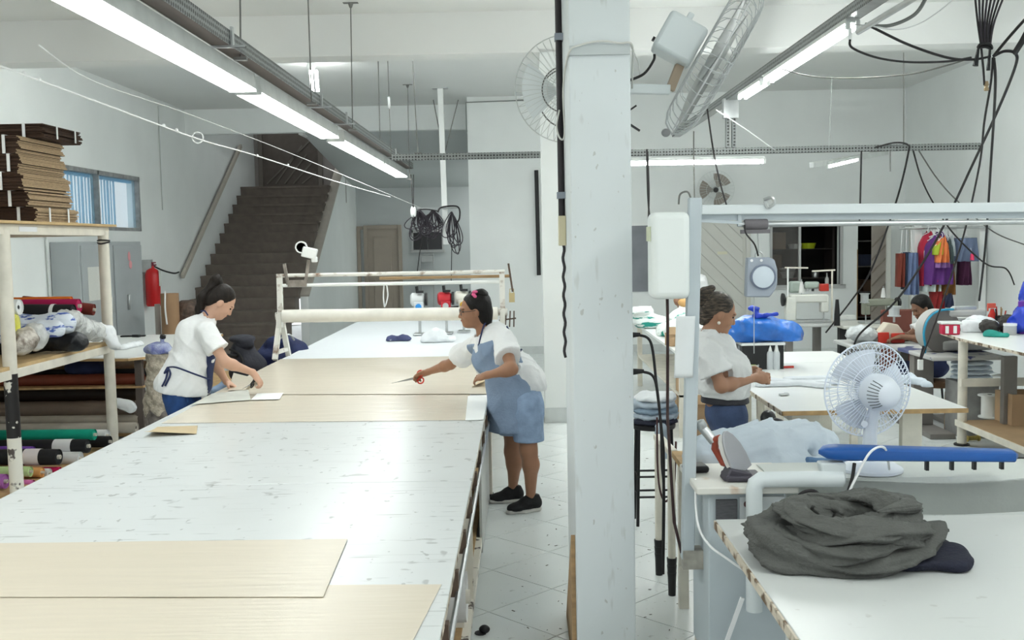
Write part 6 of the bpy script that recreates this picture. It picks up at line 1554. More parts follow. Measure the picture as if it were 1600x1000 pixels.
# ------------------------------------------------------------------ trestle legs and stool between pillar and post
t = thing('trestle', 'white pipe trestle with two black rubber feet behind the pillar', 'trestle', (.79, 5.66, 0))
for (x, y) in ((.773, 5.836), (.797, 5.49)):
    b = MB(); b.tube([(x, y, .18), (x, y, .80)], .021, 12); lg = b.build('leg', CREAM, t)
    b = MB(); b.lathe((x, y, 0), [(.020, 0), (.023, .10), (.026, .13), (.024, .13), (.027, .17), (.025, .17), (.028, .21)], 14); b.build('rubber_foot', BLACK, lg)
b = MB(); b.bar((.773, 5.86, .81), (.80, 5.45, .80), .05, .03); b.build('crossbar', CREAM, t, bevel=.004)
b = MB(); b.tube(smooth_path([(.75, 5.7, .95), (.745, 5.66, .7), (.75, 5.6, .56), (.78, 5.58, .50), (.82, 5.55, .60), (.825, 5.5, .85)], 7), .006, 6); b.build('cord', mat('maroon_cord', (.05, .015, .015), .5), t)
t = thing('stool', 'black steel stool carrying a pile of folded jeans', 'stool', (.89, 6.95, 0))
b = MB(); b.lathe((.89, 6.95, .66), [(.145, 0), (.15, .01), (.15, .025), (.14, .03)], 28); b.build('seat', BLACK, t)
for (sx, sy) in ((-1, -1), (1, -1), (-1, 1), (1, 1)):
    b = MB(); b.tube([(.89 + sx * .11, 6.95 + sy * .08, .66), (.89 + sx * .125, 6.95 + sy * .10, 0)], .011, 8); b.build('leg', BLACK, t)
for z in (.20, .34):
    b = MB(); b.tube([(.89 + a * .12, 6.95 + c2 * .095, z) for a, c2 in ((-1, -1), (1, -1), (1, 1), (-1, 1))], .008, 6, closed=True); b.build('rung', BLACK, t)
rnd = random.Random(5)
DEN = [mat('pile_denim_a', (.30, .40, .50), .85, var=.4, scale=9, bump=.4, bscale=30), mat('pile_denim_b', (.50, .58, .66), .85, var=.3, scale=8, bump=.4, bscale=30), mat('pile_denim_c', (.03, .035, .06), .85, var=.5, scale=12, bump=.4, bscale=30), WCLOTH]
for k, (z, w, mi, lb) in enumerate(((.705, .14, 2, 'dark'), (.745, .145, 1, 'pale blue'), (.785, .15, 0, 'mid blue'), (.825, .14, 1, 'light'), (.868, .13, 3, 'white'))):
    blob('folded_garment', '%s garment in the folded pile on the black stool, level %s' % (lb, ['lowest', 'second', 'middle', 'fourth', 'topmost'][k]), 'garment', [cap((.80 + rnd.uniform(-.02, .02), 6.93, z), (.99 + rnd.uniform(-.02, .03), 6.95, z), .045, .045, .03), ell((.89, 6.94, z), (w, .13, .032), None, .03)], DEN[mi], .011, .007, 34, k, [((0, 0, .691), (0, 0, -1))], 'garments piled on the stool')
blob('hanging_garment', 'pale striped sleeve hanging below the black stool seat', 'garment', [cap((.92, 6.82, .67), (.95, 6.80, .50), .045, .03, .03)], DEN[1], .011, .006, 34, 9)
# ------------------------------------------------------------------ the right work table and what lies on it
t = thing('sewing_table', 'white work table with plywood front edge before the woman with the bun', 'table', (2.2, 7.6, 0))
b = MB(); b.bb(1.635, 2.80, 6.42, 8.87, .825, .85); b.build('top', [LAMINATE], t, bevel=.002)
b = MB(); b.bb(1.63, 2.805, 6.414, 6.4205, .82, .848); b.build('front_edge', PLY, t, smooth=False)
b = MB(); b.bb(1.628, 1.635, 6.414, 8.87, .82, .848); b.build('side_edge', EDGE, t, smooth=False)
for (x, y, w) in ((1.86, 6.62, .13), (2.52, 6.62, .13), (1.86, 8.6, .13), (2.52, 8.6, .13)):
    b = MB(); b.bb(x - w / 2, x + w / 2, y - .03, y + .03, 0, .82); b.build('leg', CREAM, t, bevel=.004)
b = MB(); b.bb(1.72, 1.80, 6.5, 8.7, .76, .82); b.build('apron_rail', CREAM, t)
TZ3 = .851
def w3(px, py): return at(px, py, Z=TZ3)
STRIPE = mat('blue_lined_cloth', (.74, .78, .82), .85, col2=(.10, .14, .24), scale=5, thr=(.27, .30), bump=.35, bscale=14)
blob('cut_cloth', 'flat pale cloth pieces spread on the table before the woman with the bun', 'cloth', [cap(w3(1190, 604), w3(1300, 600), .05, .06, .03), cap(w3(1230, 596), w3(1330, 592), .05, .05, .03), cap(w3(1200, 597), w3(1290, 606), .05, .05, .03)], STRIPE, .012, .010, 26, 1, [((0, 0, .852), (0, 0, -1)), ((0, 0, .885), (0, 0, 1))])
blob('cut_cloth', 'folded pale blue cloth on the far right corner of that table', 'cloth', [cap(w3(1405, 598), w3(1440, 601), .06, .05, .03), cap(w3(1420, 592), w3(1448, 605), .04, .04, .03)], LBLUE, .012, .010, 26, 4, [((0, 0, .852), (0, 0, -1))])
c = w3(1226, 576); b = MB(); b.bar(c + Vector((-.06, 0, .012)), c + Vector((.08, .02, .012)), .022, .018); b.ball(c + Vector((-.06, 0, .012)), (.02, .016, .01), 8, 6); tag(b.build('red_marker', REDP, bevel=.004), 'red cutter lying on the table beside the black box', 'tool')
c = w3(1225, 618); b = MB(); b.box(c + Vector((0, 0, .008)), (.07, .03, .014), .4); b.box(c + Vector((.02, .02, .008)), (.03, .05, .012), -.3); tag(b.build('metal_clip', STEEL, bevel=.003), 'small metal clip near the front corner of the table', 'clip')
# black box with the blue sack on top
a = at(1160, 578, Z=.85); a2 = at(1227, 578, Z=.85)
b = MB(); t = thing('black_box', 'open black box with pale top on the table under the blue sack', 'box', ((a.x + a2.x) / 2, a.y + .15, .85))
ht = (578 - 536) * a.y / 1600
b.bb(a.x, a2.x, a.y, a.y + .3, .851, .85 + ht - .02); b.build('body', BLACK, t, bevel=.004)
b = MB(); b.bb(a.x - .01, a2.x + .01, a.y - .01, a.y + .31, .85 + ht - .02, .85 + ht); b.build('lid', LAMINATE, t)
zt = .85 + ht; cxm = (a.x + a2.x) / 2; yb = a.y + .16
t = thing('blue_sack', 'bright blue knotted plastic sack on the black box', 'plastic bag', (cxm, yb, zt))
V, F = implicit([ell((cxm - .02, yb, zt + .10), (.24, .18, .12), None, .06), ell((cxm + .22, yb + .02, zt + .05), (.17, .15, .12), None, .06), ell((cxm - .22, yb, zt + .06), (.13, .14, .09), None, .06)], .013, wob=.012, wf=22, cuts=[((0, 0, zt + .002 - .12), (0, 0, -1)), ((cxm, yb, zt + .001), (0, 0, -1))])
b = MB(); b.raw(V, F); b.build('sack', BLUEBAG, t, angle=180)
V, F = implicit([cap((cxm - .03, yb - .05, zt + .20), (cxm - .03, yb - .05, zt + .26), .03, .02, .02), ell((cxm - .05, yb - .05, zt + .28), (.05, .04, .025), None, .02), cap((cxm - .03, yb - .08, zt + .22), (cxm + .14, yb - .06, zt + .23), .022, .014, .02)], .009, wob=.006, wf=50)
b = MB(); b.raw(V, F); b.build('knot', mat('deep_blue_bag', (.03, .07, .55), .25, bump=.5, bscale=30), t, angle=180)
# bottles
c = w3(1157, 575); t = thing('cola_bottle', 'clear plastic bottle with red cap and red label', 'bottle', c)
SEMI = mat('milky_clear', (.74, .77, .78), .12, alpha=.55)
b = MB(); b.lathe(c, [(.03, 0), (.036, .01), (.036, .08), (.033, .10), (.036, .12), (.034, .15), (.014, .20), (.013, .215)], 18); b.build('bottle', SEMI, t)
b = MB(); b.lathe(c, [(.037, .03), (.037, .085)], 18); b.build('label', REDP, t)
b = MB(); b.lathe(c + Vector((0, 0, .212)), [(.016, 0), (.016, .022)], 14); b.build('cap', REDP, t)
for k, px in enumerate((1203, 1213)):
    c = at(px, 577, Z=.85); t = thing('glue_bottle', 'white pointed glue bottle, %s of the pair before the black box' % ('left' if k == 0 else 'right'), 'bottle', c)
    b = MB(); b.lathe(c, [(.028, 0), (.03, .01), (.03, .13), (.024, .15)], 16); b.build('bottle', mat('milky_plastic', (.74, .78, .80), .3, alpha=.85), t)
    b = MB(); b.lathe(c + Vector((0, 0, .15)), [(.02, 0), (.014, .03), (.006, .07)], 12); b.build('nozzle', LAMINATE, t)
c = w3(1176, 578); t = thing('small_tub', 'small clear tub with yellow-green contents on the table', 'tub', c)
b = MB(); b.lathe(c, [(.045, 0), (.055, .045), (.052, .045), (.043, .004)], 18); b.build('tub', SEMI, t)
b = MB(); b.lathe(c + Vector((0, 0, .03)), [(.04, 0), (.03, .012)], 14); b.build('contents', mat('lime_beads', (.62, .66, .20), .5, var=.3, scale=60), t)
# black cloth and cream frame in front of her
blob('black_cloth', 'black cloth draped in a curve below the work table corner', 'cloth', [cap((1.56, 6.25, .78), (1.60, 6.1, .60), .055, .06, .04), cap((1.60, 6.1, .62), (1.74, 5.9, .52), .055, .045, .04), cap((1.53, 6.35, .82), (1.55, 6.3, .70), .05, .05, .04)], BLKBAG, .012, .006, 20, 2)
t = thing('cream_frame', 'worn cream wooden trestle frame below the work table', 'frame', (1.75, 5.75, 0))
for (x, y) in ((1.62, 5.9), (1.62, 5.45), (1.98, 5.9), (1.98, 5.45)):
    b = MB(); b.bb(x - .025, x + .025, y - .025, y + .025, 0, .56); b.build('leg', CREAM, t)
b = MB(); b.bb(1.58, 2.02, 5.42, 5.93, .56, .59); b.bb(1.6, 2.0, 5.43, 5.47, .5, .56); b.build('top_rail', mat('worn_brown_edge', (.62, .56, .46), .7, col2=(.22, .13, .08), scale=10, thr=(.4, .5)), t)

# second white table behind and the cutting bench by the pillar
def simple_table(name, label, x0, x1, y0, y1, z, legs=CREAM, top=LAMINATE, cat='table', th=.03, lw=.03, shelf=None):
    t = thing(name, label, cat, ((x0 + x1) / 2, (y0 + y1) / 2, 0))
    b = MB(); b.bb(x0, x1, y0, y1, z - th, z); b.build('top', top, t, bevel=.004)
    for x in (x0 + .06, x1 - .06):
        for y in (y0 + .06, y1 - .06):
            b = MB(); b.bb(x - lw, x + lw, y - lw, y + lw, 0, z - th); b.build('leg', legs, t)
    if shelf: b = MB(); b.bb(x0 + .03, x1 - .03, y0 + .03, y1 - .03, shelf - .02, shelf); b.build('shelf', legs, t)
    return t
simple_table('work_table', 'white table between the blue sack and the sewing machines', 2.3, 3.1, 9.3, 10.2, .80)
simple_table('work_table', 'long white bench reaching back behind the water tank', 1.5, 2.45, 9.9, 13.6, .85, shelf=.42)
for (px, py, Y, w, h, lab_) in ((1024, 560, 10.15, .34, .30, 'brown carton under the long bench, nearest the pillar'), (1012, 600, 11.2, .5, .26, 'low brown carton at the back of the long bench'), (1113, 690, 7.6, .32, .36, 'open brown carton on the floor behind the woman with the bun'), (1105, 640, 8.3, .30, .30, 'brown carton stacked behind the woman with the bun'), (1056, 497, 10.5, .20, .13, 'small brown carton on the long bench')):
    c = at(px, py, Y=Y); c.z = {1024: .421, 1012: .0, 1113: .0, 1105: .0, 1056: .851}[px] + h / 2
    if px == 1024: c.x = max(c.x, 1.72)
    if px in (1113, 1105): h = .36 if px == 1113 else .62; c.z = h / 2
    if px == 1012: c.x = 1.9
    t = thing('carton', lab_, 'carton', (c.x, Y, c.z - h / 2))
    b = MB(); b.box((c.x, Y, c.z), (w, w * .8, h), .05); b.build('box', CARD, t, bevel=.004)
    b = MB(); b.box((c.x, Y - w * .4, c.z + h * .5 + .03), (w, .008, .08), Matrix.Rotation(-.5, 3, 'X')); b.build('flap', CARD, t)
    b = MB(); b.box((c.x, Y - w * .4 - .005, c.z), (.05, .003, h), .05); b.build('tape', mat('packing_tape', (.42, .30, .17), .3), t)
blob('cloth_heap', 'heap of white and green striped cloth on the long bench', 'cloth', [cap((1.62, 11.6, .90), (2.1, 11.4, .90), .10, .12, .06), ell((1.75, 11.3, .94), (.18, .2, .13), None, .05), ell((1.9, 11.9, 1.0), (.2, .2, .14), None, .05)], mat('green_white_cloth', (.78, .82, .80), .85, col2=(.02, .28, .22), scale=5, thr=(.36, .41), bump=.4, bscale=14), .016, .018, 18, 2, [((0, 0, .851), (0, 0, -1))])
c = at(1000, 462, Y=12.6); blob('green_cloth', 'striped green and white bundle behind the pillar edge', 'cloth', [cap((c.x, 12.6, .95), (c.x + .25, 12.5, .93), .10, .08, .05), ell((c.x + .02, 12.6, 1.06), (.15, .13, .07), None, .04)], mat('green_stripes', (.78, .83, .81), .85, col2=(.02, .27, .22), scale=4, thr=(.44, .47), stretch=(1, 1, 5), bump=.3), .016, .012, 18, 5, [((0, 0, .851), (0, 0, -1))])
blob('orange_cloth', 'small tan and blue cloth roll on the bench beside the post', 'cloth', [ell(at(1068, 473, Y=11.3), (.06, .06, .05), None, .03)], mat('tan_print', (.62, .36, .14), .8, col2=(.05, .10, .25), scale=12, thr=(.3, .36)), .01, .005, 30, 1)

# ------------------------------------------------------------------ back wall fittings
t = thing('door_4', None, None, (3.46, YB, 0)); struct(t)
DW = mat('white_plank_door', (.66, .66, .61), .6, var=.05, scale=3)
b = MB(); b.bb(2.95, 3.87, YB - .03, YB - .005, 0, 2.25); leaf = b.build('leaf', DW, t)
for k in range(-9, 8):
    # diagonal planks clipped to the leaf, each its own board
    def clip(poly, ax_i, lim, keep):
        out = []
        for i in range(len(poly)):
            p, q = poly[i], poly[(i + 1) % len(poly)]
            pi, qi = (p[ax_i] - lim) * keep, (q[ax_i] - lim) * keep
            if pi <= 0: out.append(p)
            if (pi < 0 < qi) or (qi < 0 < pi):
                f = pi / (pi - qi); out.append((p[0] + (q[0] - p[0]) * f, p[1] + (q[1] - p[1]) * f))
        return out
    o_ = k * .24 + 1.9; w_ = .232
    poly = [(2.8, o_ + .8), (4.0, o_ - .4), (4.0, o_ - .4 + w_), (2.8, o_ + .8 + w_)]
    for (i_, l_, kp) in ((0, 3.0, -1), (0, 3.82, 1), (1, .08, -1), (1, 2.2, 1)):
        poly = clip(poly, i_, l_, kp)
        if len(poly) < 3: break
    if len(poly) >= 3:
        b = MB(); b.prism(poly, YB - .045, YB - .03, lambda x, z, y: (x, y, z)); b.build('plank', DW, leaf, bevel=.003)
for (x0_, x1_, z0_, z1_) in ((2.87, 2.95, 0, 2.33), (3.87, 3.95, 0, 2.33), (2.95, 3.87, 2.25, 2.33)):
    b = MB(); b.bb(x0_, x1_, YB - .06, YB, z0_, z1_); b.build('frame', DW, t, bevel=.006)
b = MB(); b.bb(3.38, 3.55, YB - .049, YB - .046, 1.66, 1.71); b.build('name_plate', mat('cream_plate', (.72, .70, .55), .5), leaf)
# grey shuttered opening beside the pillar
t = thing('window_3', None, None, (1.95, YB, 1.1)); struct(t)
a, a2 = at(980, 353, Y=YB), at(1022, 455, Y=YB)
b = MB(); b.bb(a.x, a2.x, YB - .03, YB - .01, a2.z, a.z); b.build('pane', mat('grey_shutter', (.24, .25, .28), .5, var=.25, scale=3), t)
b = MB(); b.bb(a.x, a2.x + .04, YB - .05, YB, a.z, a.z + .05); b.build('frame', LAMINATE, t)
# dark window: frame, sill, sliding glass, shelves with goods
t = thing('window_4', None, None, (4.9, YB, BZ0)); struct(t)
for bx in ((BX0 - .04, BX1 + .05, BZ1 - .02, BZ1 + .06), (BX0 - .06, BX1 + .10, BZ0 - .05, BZ0 + .02), (BX1, BX1 + .05, BZ0, BZ1), (BX0 - .04, BX0, BZ0, BZ1), (4.78, 4.82, BZ0, BZ1)):
    b = MB(); b.bb(bx[0], bx[1], YB - .03, YB + .04, bx[2], bx[3]); b.build('frame', FRM, t)
b = MB(); b.bb(BX0, 4.78, YB + .01, YB + .015, BZ0, BZ1); b.build('pane', mat('smoky_glass', (.16, .15, .14), .08, alpha=.35), t)
def simple_thing(name, label, cat, boxes, m, bevel=.004):
    b = MB()
    for bx in boxes: b.bb(*bx)
    return tag(b.build(name, m, bevel=bevel), label, cat)
t = thing('store_shelf', 'dark shelf unit seen through the dark window', 'shelf', (4.95, 18.6, 0))
for z in (1.2, 1.72, 2.25):
    b = MB(); b.bb(4.4, 5.6, 18.4, 18.9, z - .015, z); b.build('shelf', mat('dark_wood', (.05, .04, .035), .6), t)
for x in (4.4, 5.6): b = MB(); b.bb(x - .02, x + .02, 18.4, 18.9, 0, 2.6); b.build('upright', MATS['dark_wood'], t)
simple_thing('carton', 'brown carton on the dark shelf behind the window', 'carton', [(4.45, 4.75, 18.42, 18.8, 1.722, 2.02)], CARD)
simple_thing('carton', 'second carton low on the dark shelf behind the window', 'carton', [(4.42, 4.68, 18.42, 18.8, 1.202, 1.62)], CARDD)
c = (5.17, 18.5, 1.722); b = MB(); b.lathe(c, [(.11, 0), (.14, .10), (.13, .10), (.1, .01)], 18); tag(b.build('lime_bowl', mat('lime_plastic', (.50, .60, .02), .4)), 'lime green bowl on the dark shelf', 'bowl')
c = (4.93, 18.5, 1.722); b = MB(); b.lathe(c, [(.10, 0), (.13, .09), (.12, .09), (.09, .01)], 18); tag(b.build('pale_bowl', LAMINATE), 'pale bowl beside the lime green one on the dark shelf', 'bowl')
c = (4.78, 18.5, 1.202); b = MB(); b.lathe(c, [(.12, 0), (.16, .12), (.15, .12), (.1, .01)], 18); b.lathe((c[0], c[1], c[2] + .13), [(.15, 0), (.17, .05), (.16, .05), (.12, 0)], 18); tag(b.build('basin_stack', LAMINATE), 'stack of two pale basins on the lower dark shelf', 'basin')
c = (5.3, 18.5, 1.202); b = MB(); b.lathe(c, [(.06, 0), (.07, .08), (.05, .11)], 14); tag(b.build('small_pot', STEEL), 'small metal pot on the lower dark shelf', 'pot')
c = (5.27, YB - .01, BZ0 + .02); b = MB(); b.lathe(c, [(.035, 0), (.035, .10), (.015, .13), (.008, .20)], 12); tag(b.build('oil_bottle', mat('oil_clear', (.5, .5, .48), .2)), 'small clear pointed bottle on the dark window sill', 'bottle')
# dark doorway with shelves, burnt edge
t = thing('store_rack', 'dark metal rack inside the dark doorway', 'rack', (6.05, 18.6, 0))
for z in (.5, .95, 1.4, 1.85): b = MB(); b.bb(5.9, 6.6, 18.2, 18.7, z - .02, z); b.build('shelf', mat('dull_metal', (.16, .15, .14), .6), t)
b = MB(); b.bb(5.93, 5.96, 18.2, 18.23, 0, 2.2); b.build('upright', MATS['dull_metal'], t)
b = MB(); b.bb(DX0 - .012, DX0 + .0, YB - .012, YB + .15, .0, 1.7); struct(b.build('trim_4', mat('stained_jamb', (.46, .30, .15), .7, var=.4, scale=4), smooth=False))
for k, (x, z, lab_, cc) in enumerate(((6.15, .5, 'dark red box on the rack in the doorway', (.12, .03, .02)), (6.2, .95, 'brown box on the rack in the doorway', (.12, .07, .04)), (6.12, 1.4, 'dark blue box on the rack in the doorway', (.03, .04, .08)))):
    simple_thing('storage_box', lab_, 'box', [(x - .12, x + .14, 18.24, 18.6, z + .001, z + .2)], mat('rackbox_%d' % k, cc, .6))
# inner white grid door next to the doorway
t = thing('door_5', None, None, (6.35, 17.2, 0)); struct(t)
x0_ = at(1386, 400, Y=16.9).x
for px in (1388, 1424):
    p = at(px, 440, Y=16.9); b = MB(); b.bb(p.x - .03, p.x + .03, 16.88, 16.94, 0, 2.15); b.build('frame', DW, t)
b = MB(); b.bb(at(1388, 440, Y=16.9).x, at(1424, 440, Y=16.9).x, 16.88, 16.94, 2.1, 2.18); b.build('frame', DW, t)
p0, p1 = at(1362, 440, Y=17.4), at(1386, 440, Y=17.4)
b = MB(); b.bb(p0.x, p1.x, 17.41, 17.44, 0, 2.15); b.build('leaf', mat('taupe_leaf', (.34, .30, .26), .6, var=.1), t)
for k in range(8):
    b = MB(); b.bar((p0.x, 17.4, .2 + k * .22), (p1.x, 17.4, .48 + k * .22), .022, .02); b.build('slat', mat('taupe_slat', (.22, .19, .16), .6), t)

# ------------------------------------------------------------------ garment rack
GY = 14.6
t = thing('garment_rack', 'white post garment rack hung with clothes by the back wall', 'garment rack', (at(1480, 420, Y=GY).x, GY, 0))
for px in (1432, 1486, 1533):
    p = at(px, 420, Y=GY); b = MB(); b.bb(p.x - .05, p.x + .05, GY - .05, GY + .05, 0, 2.12); b.build('post', LAMINATE, t)
pL, pR = at(1400, 352, Y=GY), at(1540, 352, Y=GY)
b = MB(); b.bb(pL.x, pR.x, GY - .06, GY + .06, 2.12, 2.2); b.build('top_rail', LAMINATE, t)
b = MB(); b.tube([(pL.x, GY - .12, 2.03), (pR.x, GY - .12, 2.03)], .018, 8); b.build('hang_bar', STEEL, t)
for px in (1432, 1486, 1533):
    p = at(px, 420, Y=GY); b = MB(); b.bar((p.x, GY - .05, 2.03), (p.x, GY - .13, 2.03), .03, .03); b.build('bar_bracket', STEEL, t)
def garment(px0, px1, py0, py1, col, label, dy=0.0, kind='shirt', yaw=0.0):
    Y = GY - .14 - dy
    a, c2 = at(px0, py0, Y=Y), at(px1, py1, Y=Y)
    xm = (a.x + c2.x) / 2; w = abs(c2.x - a.x); hgt = a.z - c2.z
    t = thing('hanging_garment', label, 'garment', (xm, Y, c2.z), 'clothes on the garment rack')
    m = mat('garment_%d_%d_%d' % tuple(int(v * 99) for v in col), col, .85, var=.2, scale=6, bump=.25, bscale=14)
    n, vs = 14, []
    q = MB()
    def fn(u, v):
        sh = (.35 + .65 * min(1, v * 5)) if kind == 'shirt' else 1
        ww = w * (.5 * sh) * (1 + .10 * v)
        return (xm + (u * 2 - 1) * ww, Y - .05 + .03 * math.sin(u * 15 + v * 3) * (.3 + v) - .05 * math.sin(u * math.pi), a.z - hgt * v + (.06 * (1 - abs(u * 2 - 1)) if kind == 'shirt' and v < .1 else 0))
    q.sheet(fn, 18, 12); 
    def fb(u, v):
        p = fn(u, v); return (p[0], Y + .05 + .02 * math.sin(u * 13 + 1), p[2])
    o0 = len(q.v); q.sheet(lambda u, v: fb(1 - u, v), 18, 12)
    n1 = 19
    for j in range(12):          # close the two sides
        q.f.append((j * n1, (j + 1) * n1, o0 + (j + 1) * n1 + 18, o0 + j * n1 + 18)); q.mi.append(0)
        q.f.append(((j + 1) * n1 + 18, j * n1 + 18, o0 + j * n1, o0 + (j + 1) * n1)); q.mi.append(0)
    q.build('cloth', m, t, angle=80)
    b = MB(); b.tube(smooth_path([(xm, Y, a.z + .02), (xm, Y, a.z + .08), (xm + .02, GY - .12, max(a.z + .12, 2.0)), (xm, GY - .12, 2.052)], 4), .005, 5); b.tube([(xm - w * .4, Y, a.z - .02), (xm, Y, a.z + .03), (xm + w * .4, Y, a.z - .02)], .006, 5); b.build('hanger', STRAP, t)
for g_ in ((1402, 1413, 396, 448, (.20, .04, .025), 'rust red trousers hanging left on the rack', .0, 'p'), (1411, 1420, 394, 452, (.03, .05, .09), 'dark teal trousers hanging left on the rack', .02, 'p'),
           (1416, 1432, 395, 460, (.13, .18, .32), 'blue jeans hanging on the left of the rack', .06, 'p'),
           (1437, 1462, 367, 446, (.42, .02, .05), 'long red garment at the left of the colourful clothes', .0, 's'), (1443, 1466, 372, 455, (.66, .74, .72), 'pale mint long shirt among the colourful clothes', .05, 's'),
           (1446, 1474, 374, 440, (.40, .01, .10), 'crimson top beside the purple jacket', .10, 's'), (1448, 1484, 368, 444, (.12, .03, .20), 'big purple jacket on the rack', .15, 's'),
           (1460, 1473, 382, 398, (.42, .52, .04), 'small lime green top on the rack', .30, 's'), (1462, 1480, 392, 418, (.34, .17, .46), 'small lilac top on the rack', .24, 's'), (1464, 1479, 374, 410, (.78, .22, .07), 'bright orange child top at the front of the rack', .32, 's'),
           (1474, 1486, 378, 412, (.10, .15, .15), 'dark grey vest behind the orange top', .20, 's'), (1478, 1489, 372, 400, (.60, .66, .68), 'pale grey shirt near the middle post', .12, 's'),
           (1456, 1488, 410, 460, (.20, .085, .02), 'brown skirt hanging low on the rack', .02, 'p'), (1455, 1472, 455, 485, (.28, .02, .02), 'dark red skirt lowest on the rack', .05, 'p'), (1470, 1486, 458, 480, (.04, .05, .10), 'navy shorts low on the rack', .03, 'p'),
           (1493, 1524, 372, 408, (.17, .22, .34), 'denim shorts right of the middle post', .06, 'p'), (1498, 1514, 408, 445, (.07, .015, .05), 'dark plum shorts hanging right of the post', .04, 'p')):
    garment(*g_[:4], g_[4], g_[5], g_[6], 'shirt' if g_[7] == 's' else 'p')
for (px, py, cc, lab_) in ((1473, 425, (.80, .06, .12), 'pink thread cone hanging low among the clothes'), (1519, 402, (.80, .05, .14), 'pink thread cone by the denim shorts'), (1475, 412, (.05, .42, .12), 'green tag below the orange top')):
    p = at(px, py, Y=GY - .36); t = thing('thread_cone', lab_, 'thread cone', p); b = MB(); b.lathe(p - Vector((0, 0, .04)), [(.028, 0), (.026, .02), (.022, .09)], 12); b.build('cone', mat('cone_%d' % px, cc, .6), t)
    b = MB(); b.tube([p + Vector((0, 0, .05)), (p.x, GY - .12, 2.03)], .002, 4); b.build('string', STRAP, t)

# ------------------------------------------------------------------ sewing machines
SAGE = mat('sage_enamel', (.40, .47, .42), .4, var=.08); MACHW = mat('machine_white', (.70, .71, .66), .35, var=.06)
GTOP = mat('grey_table_top', (.50, .51, .50), .4, var=.05); DKLEG = mat('taupe_steel', (.22, .205, .19), .5, var=.15)
def machine_table(label, x0, x1, y0, y1, z, top=GTOP, leg=DKLEG, lw=.09):
    t = thing('machine_table', label, 'table', ((x0 + x1) / 2, (y0 + y1) / 2, 0), 'sewing machine tables')
    b = MB(); b.bb(x0, x1, y0, y1, z - .04, z); b.build('top', top, t, bevel=.012)
    for x in (x0 + .12, x1 - .12):
        b = MB(); b.bb(x - lw / 2, x + lw / 2, (y0 + y1) / 2 - .06, (y0 + y1) / 2 + .06, .05, z - .04); lg = b.build('leg', leg, t, bevel=.006)
        b = MB(); b.bb(x - lw / 2 - .02, x + lw / 2 + .02, y0 + .02, y1 - .02, 0, .05); b.build('foot', leg, lg, bevel=.006)
    b = MB(); b.bb(x0 + .12, x1 - .12, (y0 + y1) / 2 - .02, (y0 + y1) / 2 + .02, .2, .25); b.build('stretcher', leg, t)
    return t
def lockstitch(label, c, m, sc=1.0, yaw=0.0, flip=1):
    """flat-bed machine: bed, pillar, arm, head, hand wheel"""
    c = Vector(c); t = thing('sewing_machine', label, 'sewing machine', c, 'sewing machines at the back')
    M3 = Matrix.Rotation(yaw, 3, 'Z'); q = lambda x, y, z: c + M3 @ Vector((x * flip * sc, y * sc, z * sc))
    bx_ = lambda b, p, d: b.box(q(*p), tuple(v * sc for v in d), M3)
    b = MB(); bx_(b, (0, 0, .015), (.50, .18, .03)); b.build('bed', STEEL, t, bevel=.006)
    b = MB(); bx_(b, (.17, 0, .15), (.11, .12, .26)); b.build('pillar', m, t, bevel=.02)
    b = MB(); bx_(b, (-.02, 0, .26), (.40, .11, .09)); b.build('arm', m, t, bevel=.02)
    b = MB(); bx_(b, (-.19, 0, .20), (.08, .10, .18)); b.build('head', m, t, bevel=.014)
    b = MB(); b.tube([q(-.19, 0, .11), q(-.19, 0, .035)], .008 * sc, 8); b.build('needle_bar', STEEL, t)
    b = MB(); bx_(b, (-.19, 0, .034), (.03, .04, .008)); b.build('presser_foot', STEEL, t)
    b = MB(); b.lathe(q(.235, 0, .25), [(.065 * sc, 0), (.07 * sc, .01), (.07 * sc, .03), (.05 * sc, .035)], 20, M3 @ Vector((flip, 0, 0))); b.build('hand_wheel', BLACK, t)
    b = MB(); b.lathe(q(.05, 0, .305), [(.006 * sc, 0), (.006 * sc, .16 * sc)], 8); b.build('thread_pin', STEEL, t)
    b = MB(); b.lathe(q(.05, 0, .32), [(.032 * sc, 0), (.028 * sc, .03 * sc), (.014 * sc, .12 * sc)], 14); b.build('thread_cone', mat('cone_white', (.70, .70, .68), .6), t)
    return t
machine_table('grey machine table with the big white machine before the dark window', 3.50, 4.12, 13.45, 14.3, .79)
c = at(1262, 496, Z=.79)
t = lockstitch('large white sewing machine on the grey table before the dark window', (3.82, 13.75, .79), MACHW, 1.25, 0, -1)
c = at(1255, 462, Y=13.9)
t = thing('thread_stand', 'green spool rack with brass hooks on the white machine', 'thread stand', (3.85, 13.95, 1.1))
b = MB(); b.box((3.72, 13.95, 1.26), (.16, .1, .16)); b.box((3.95, 13.95, 1.28), (.2, .1, .1)); b.build('body', SAGE, t, bevel=.03)
for k in range(5): b = MB(); b.lathe((3.66 + .075 * k, 13.93, 1.20), [(.018, 0), (.018, .05 + .02 * (k % 2)), (.006, .12)], 10); b.build('spool', [STEEL, BLACK, mat('brown_spool', (.28, .08, .03), .5)][k % 3], t)
b = MB(); b.box((4.10, 13.9, 1.25), (.12, .08, .10)); b.build('red_cover', REDP, t, bevel=.01)
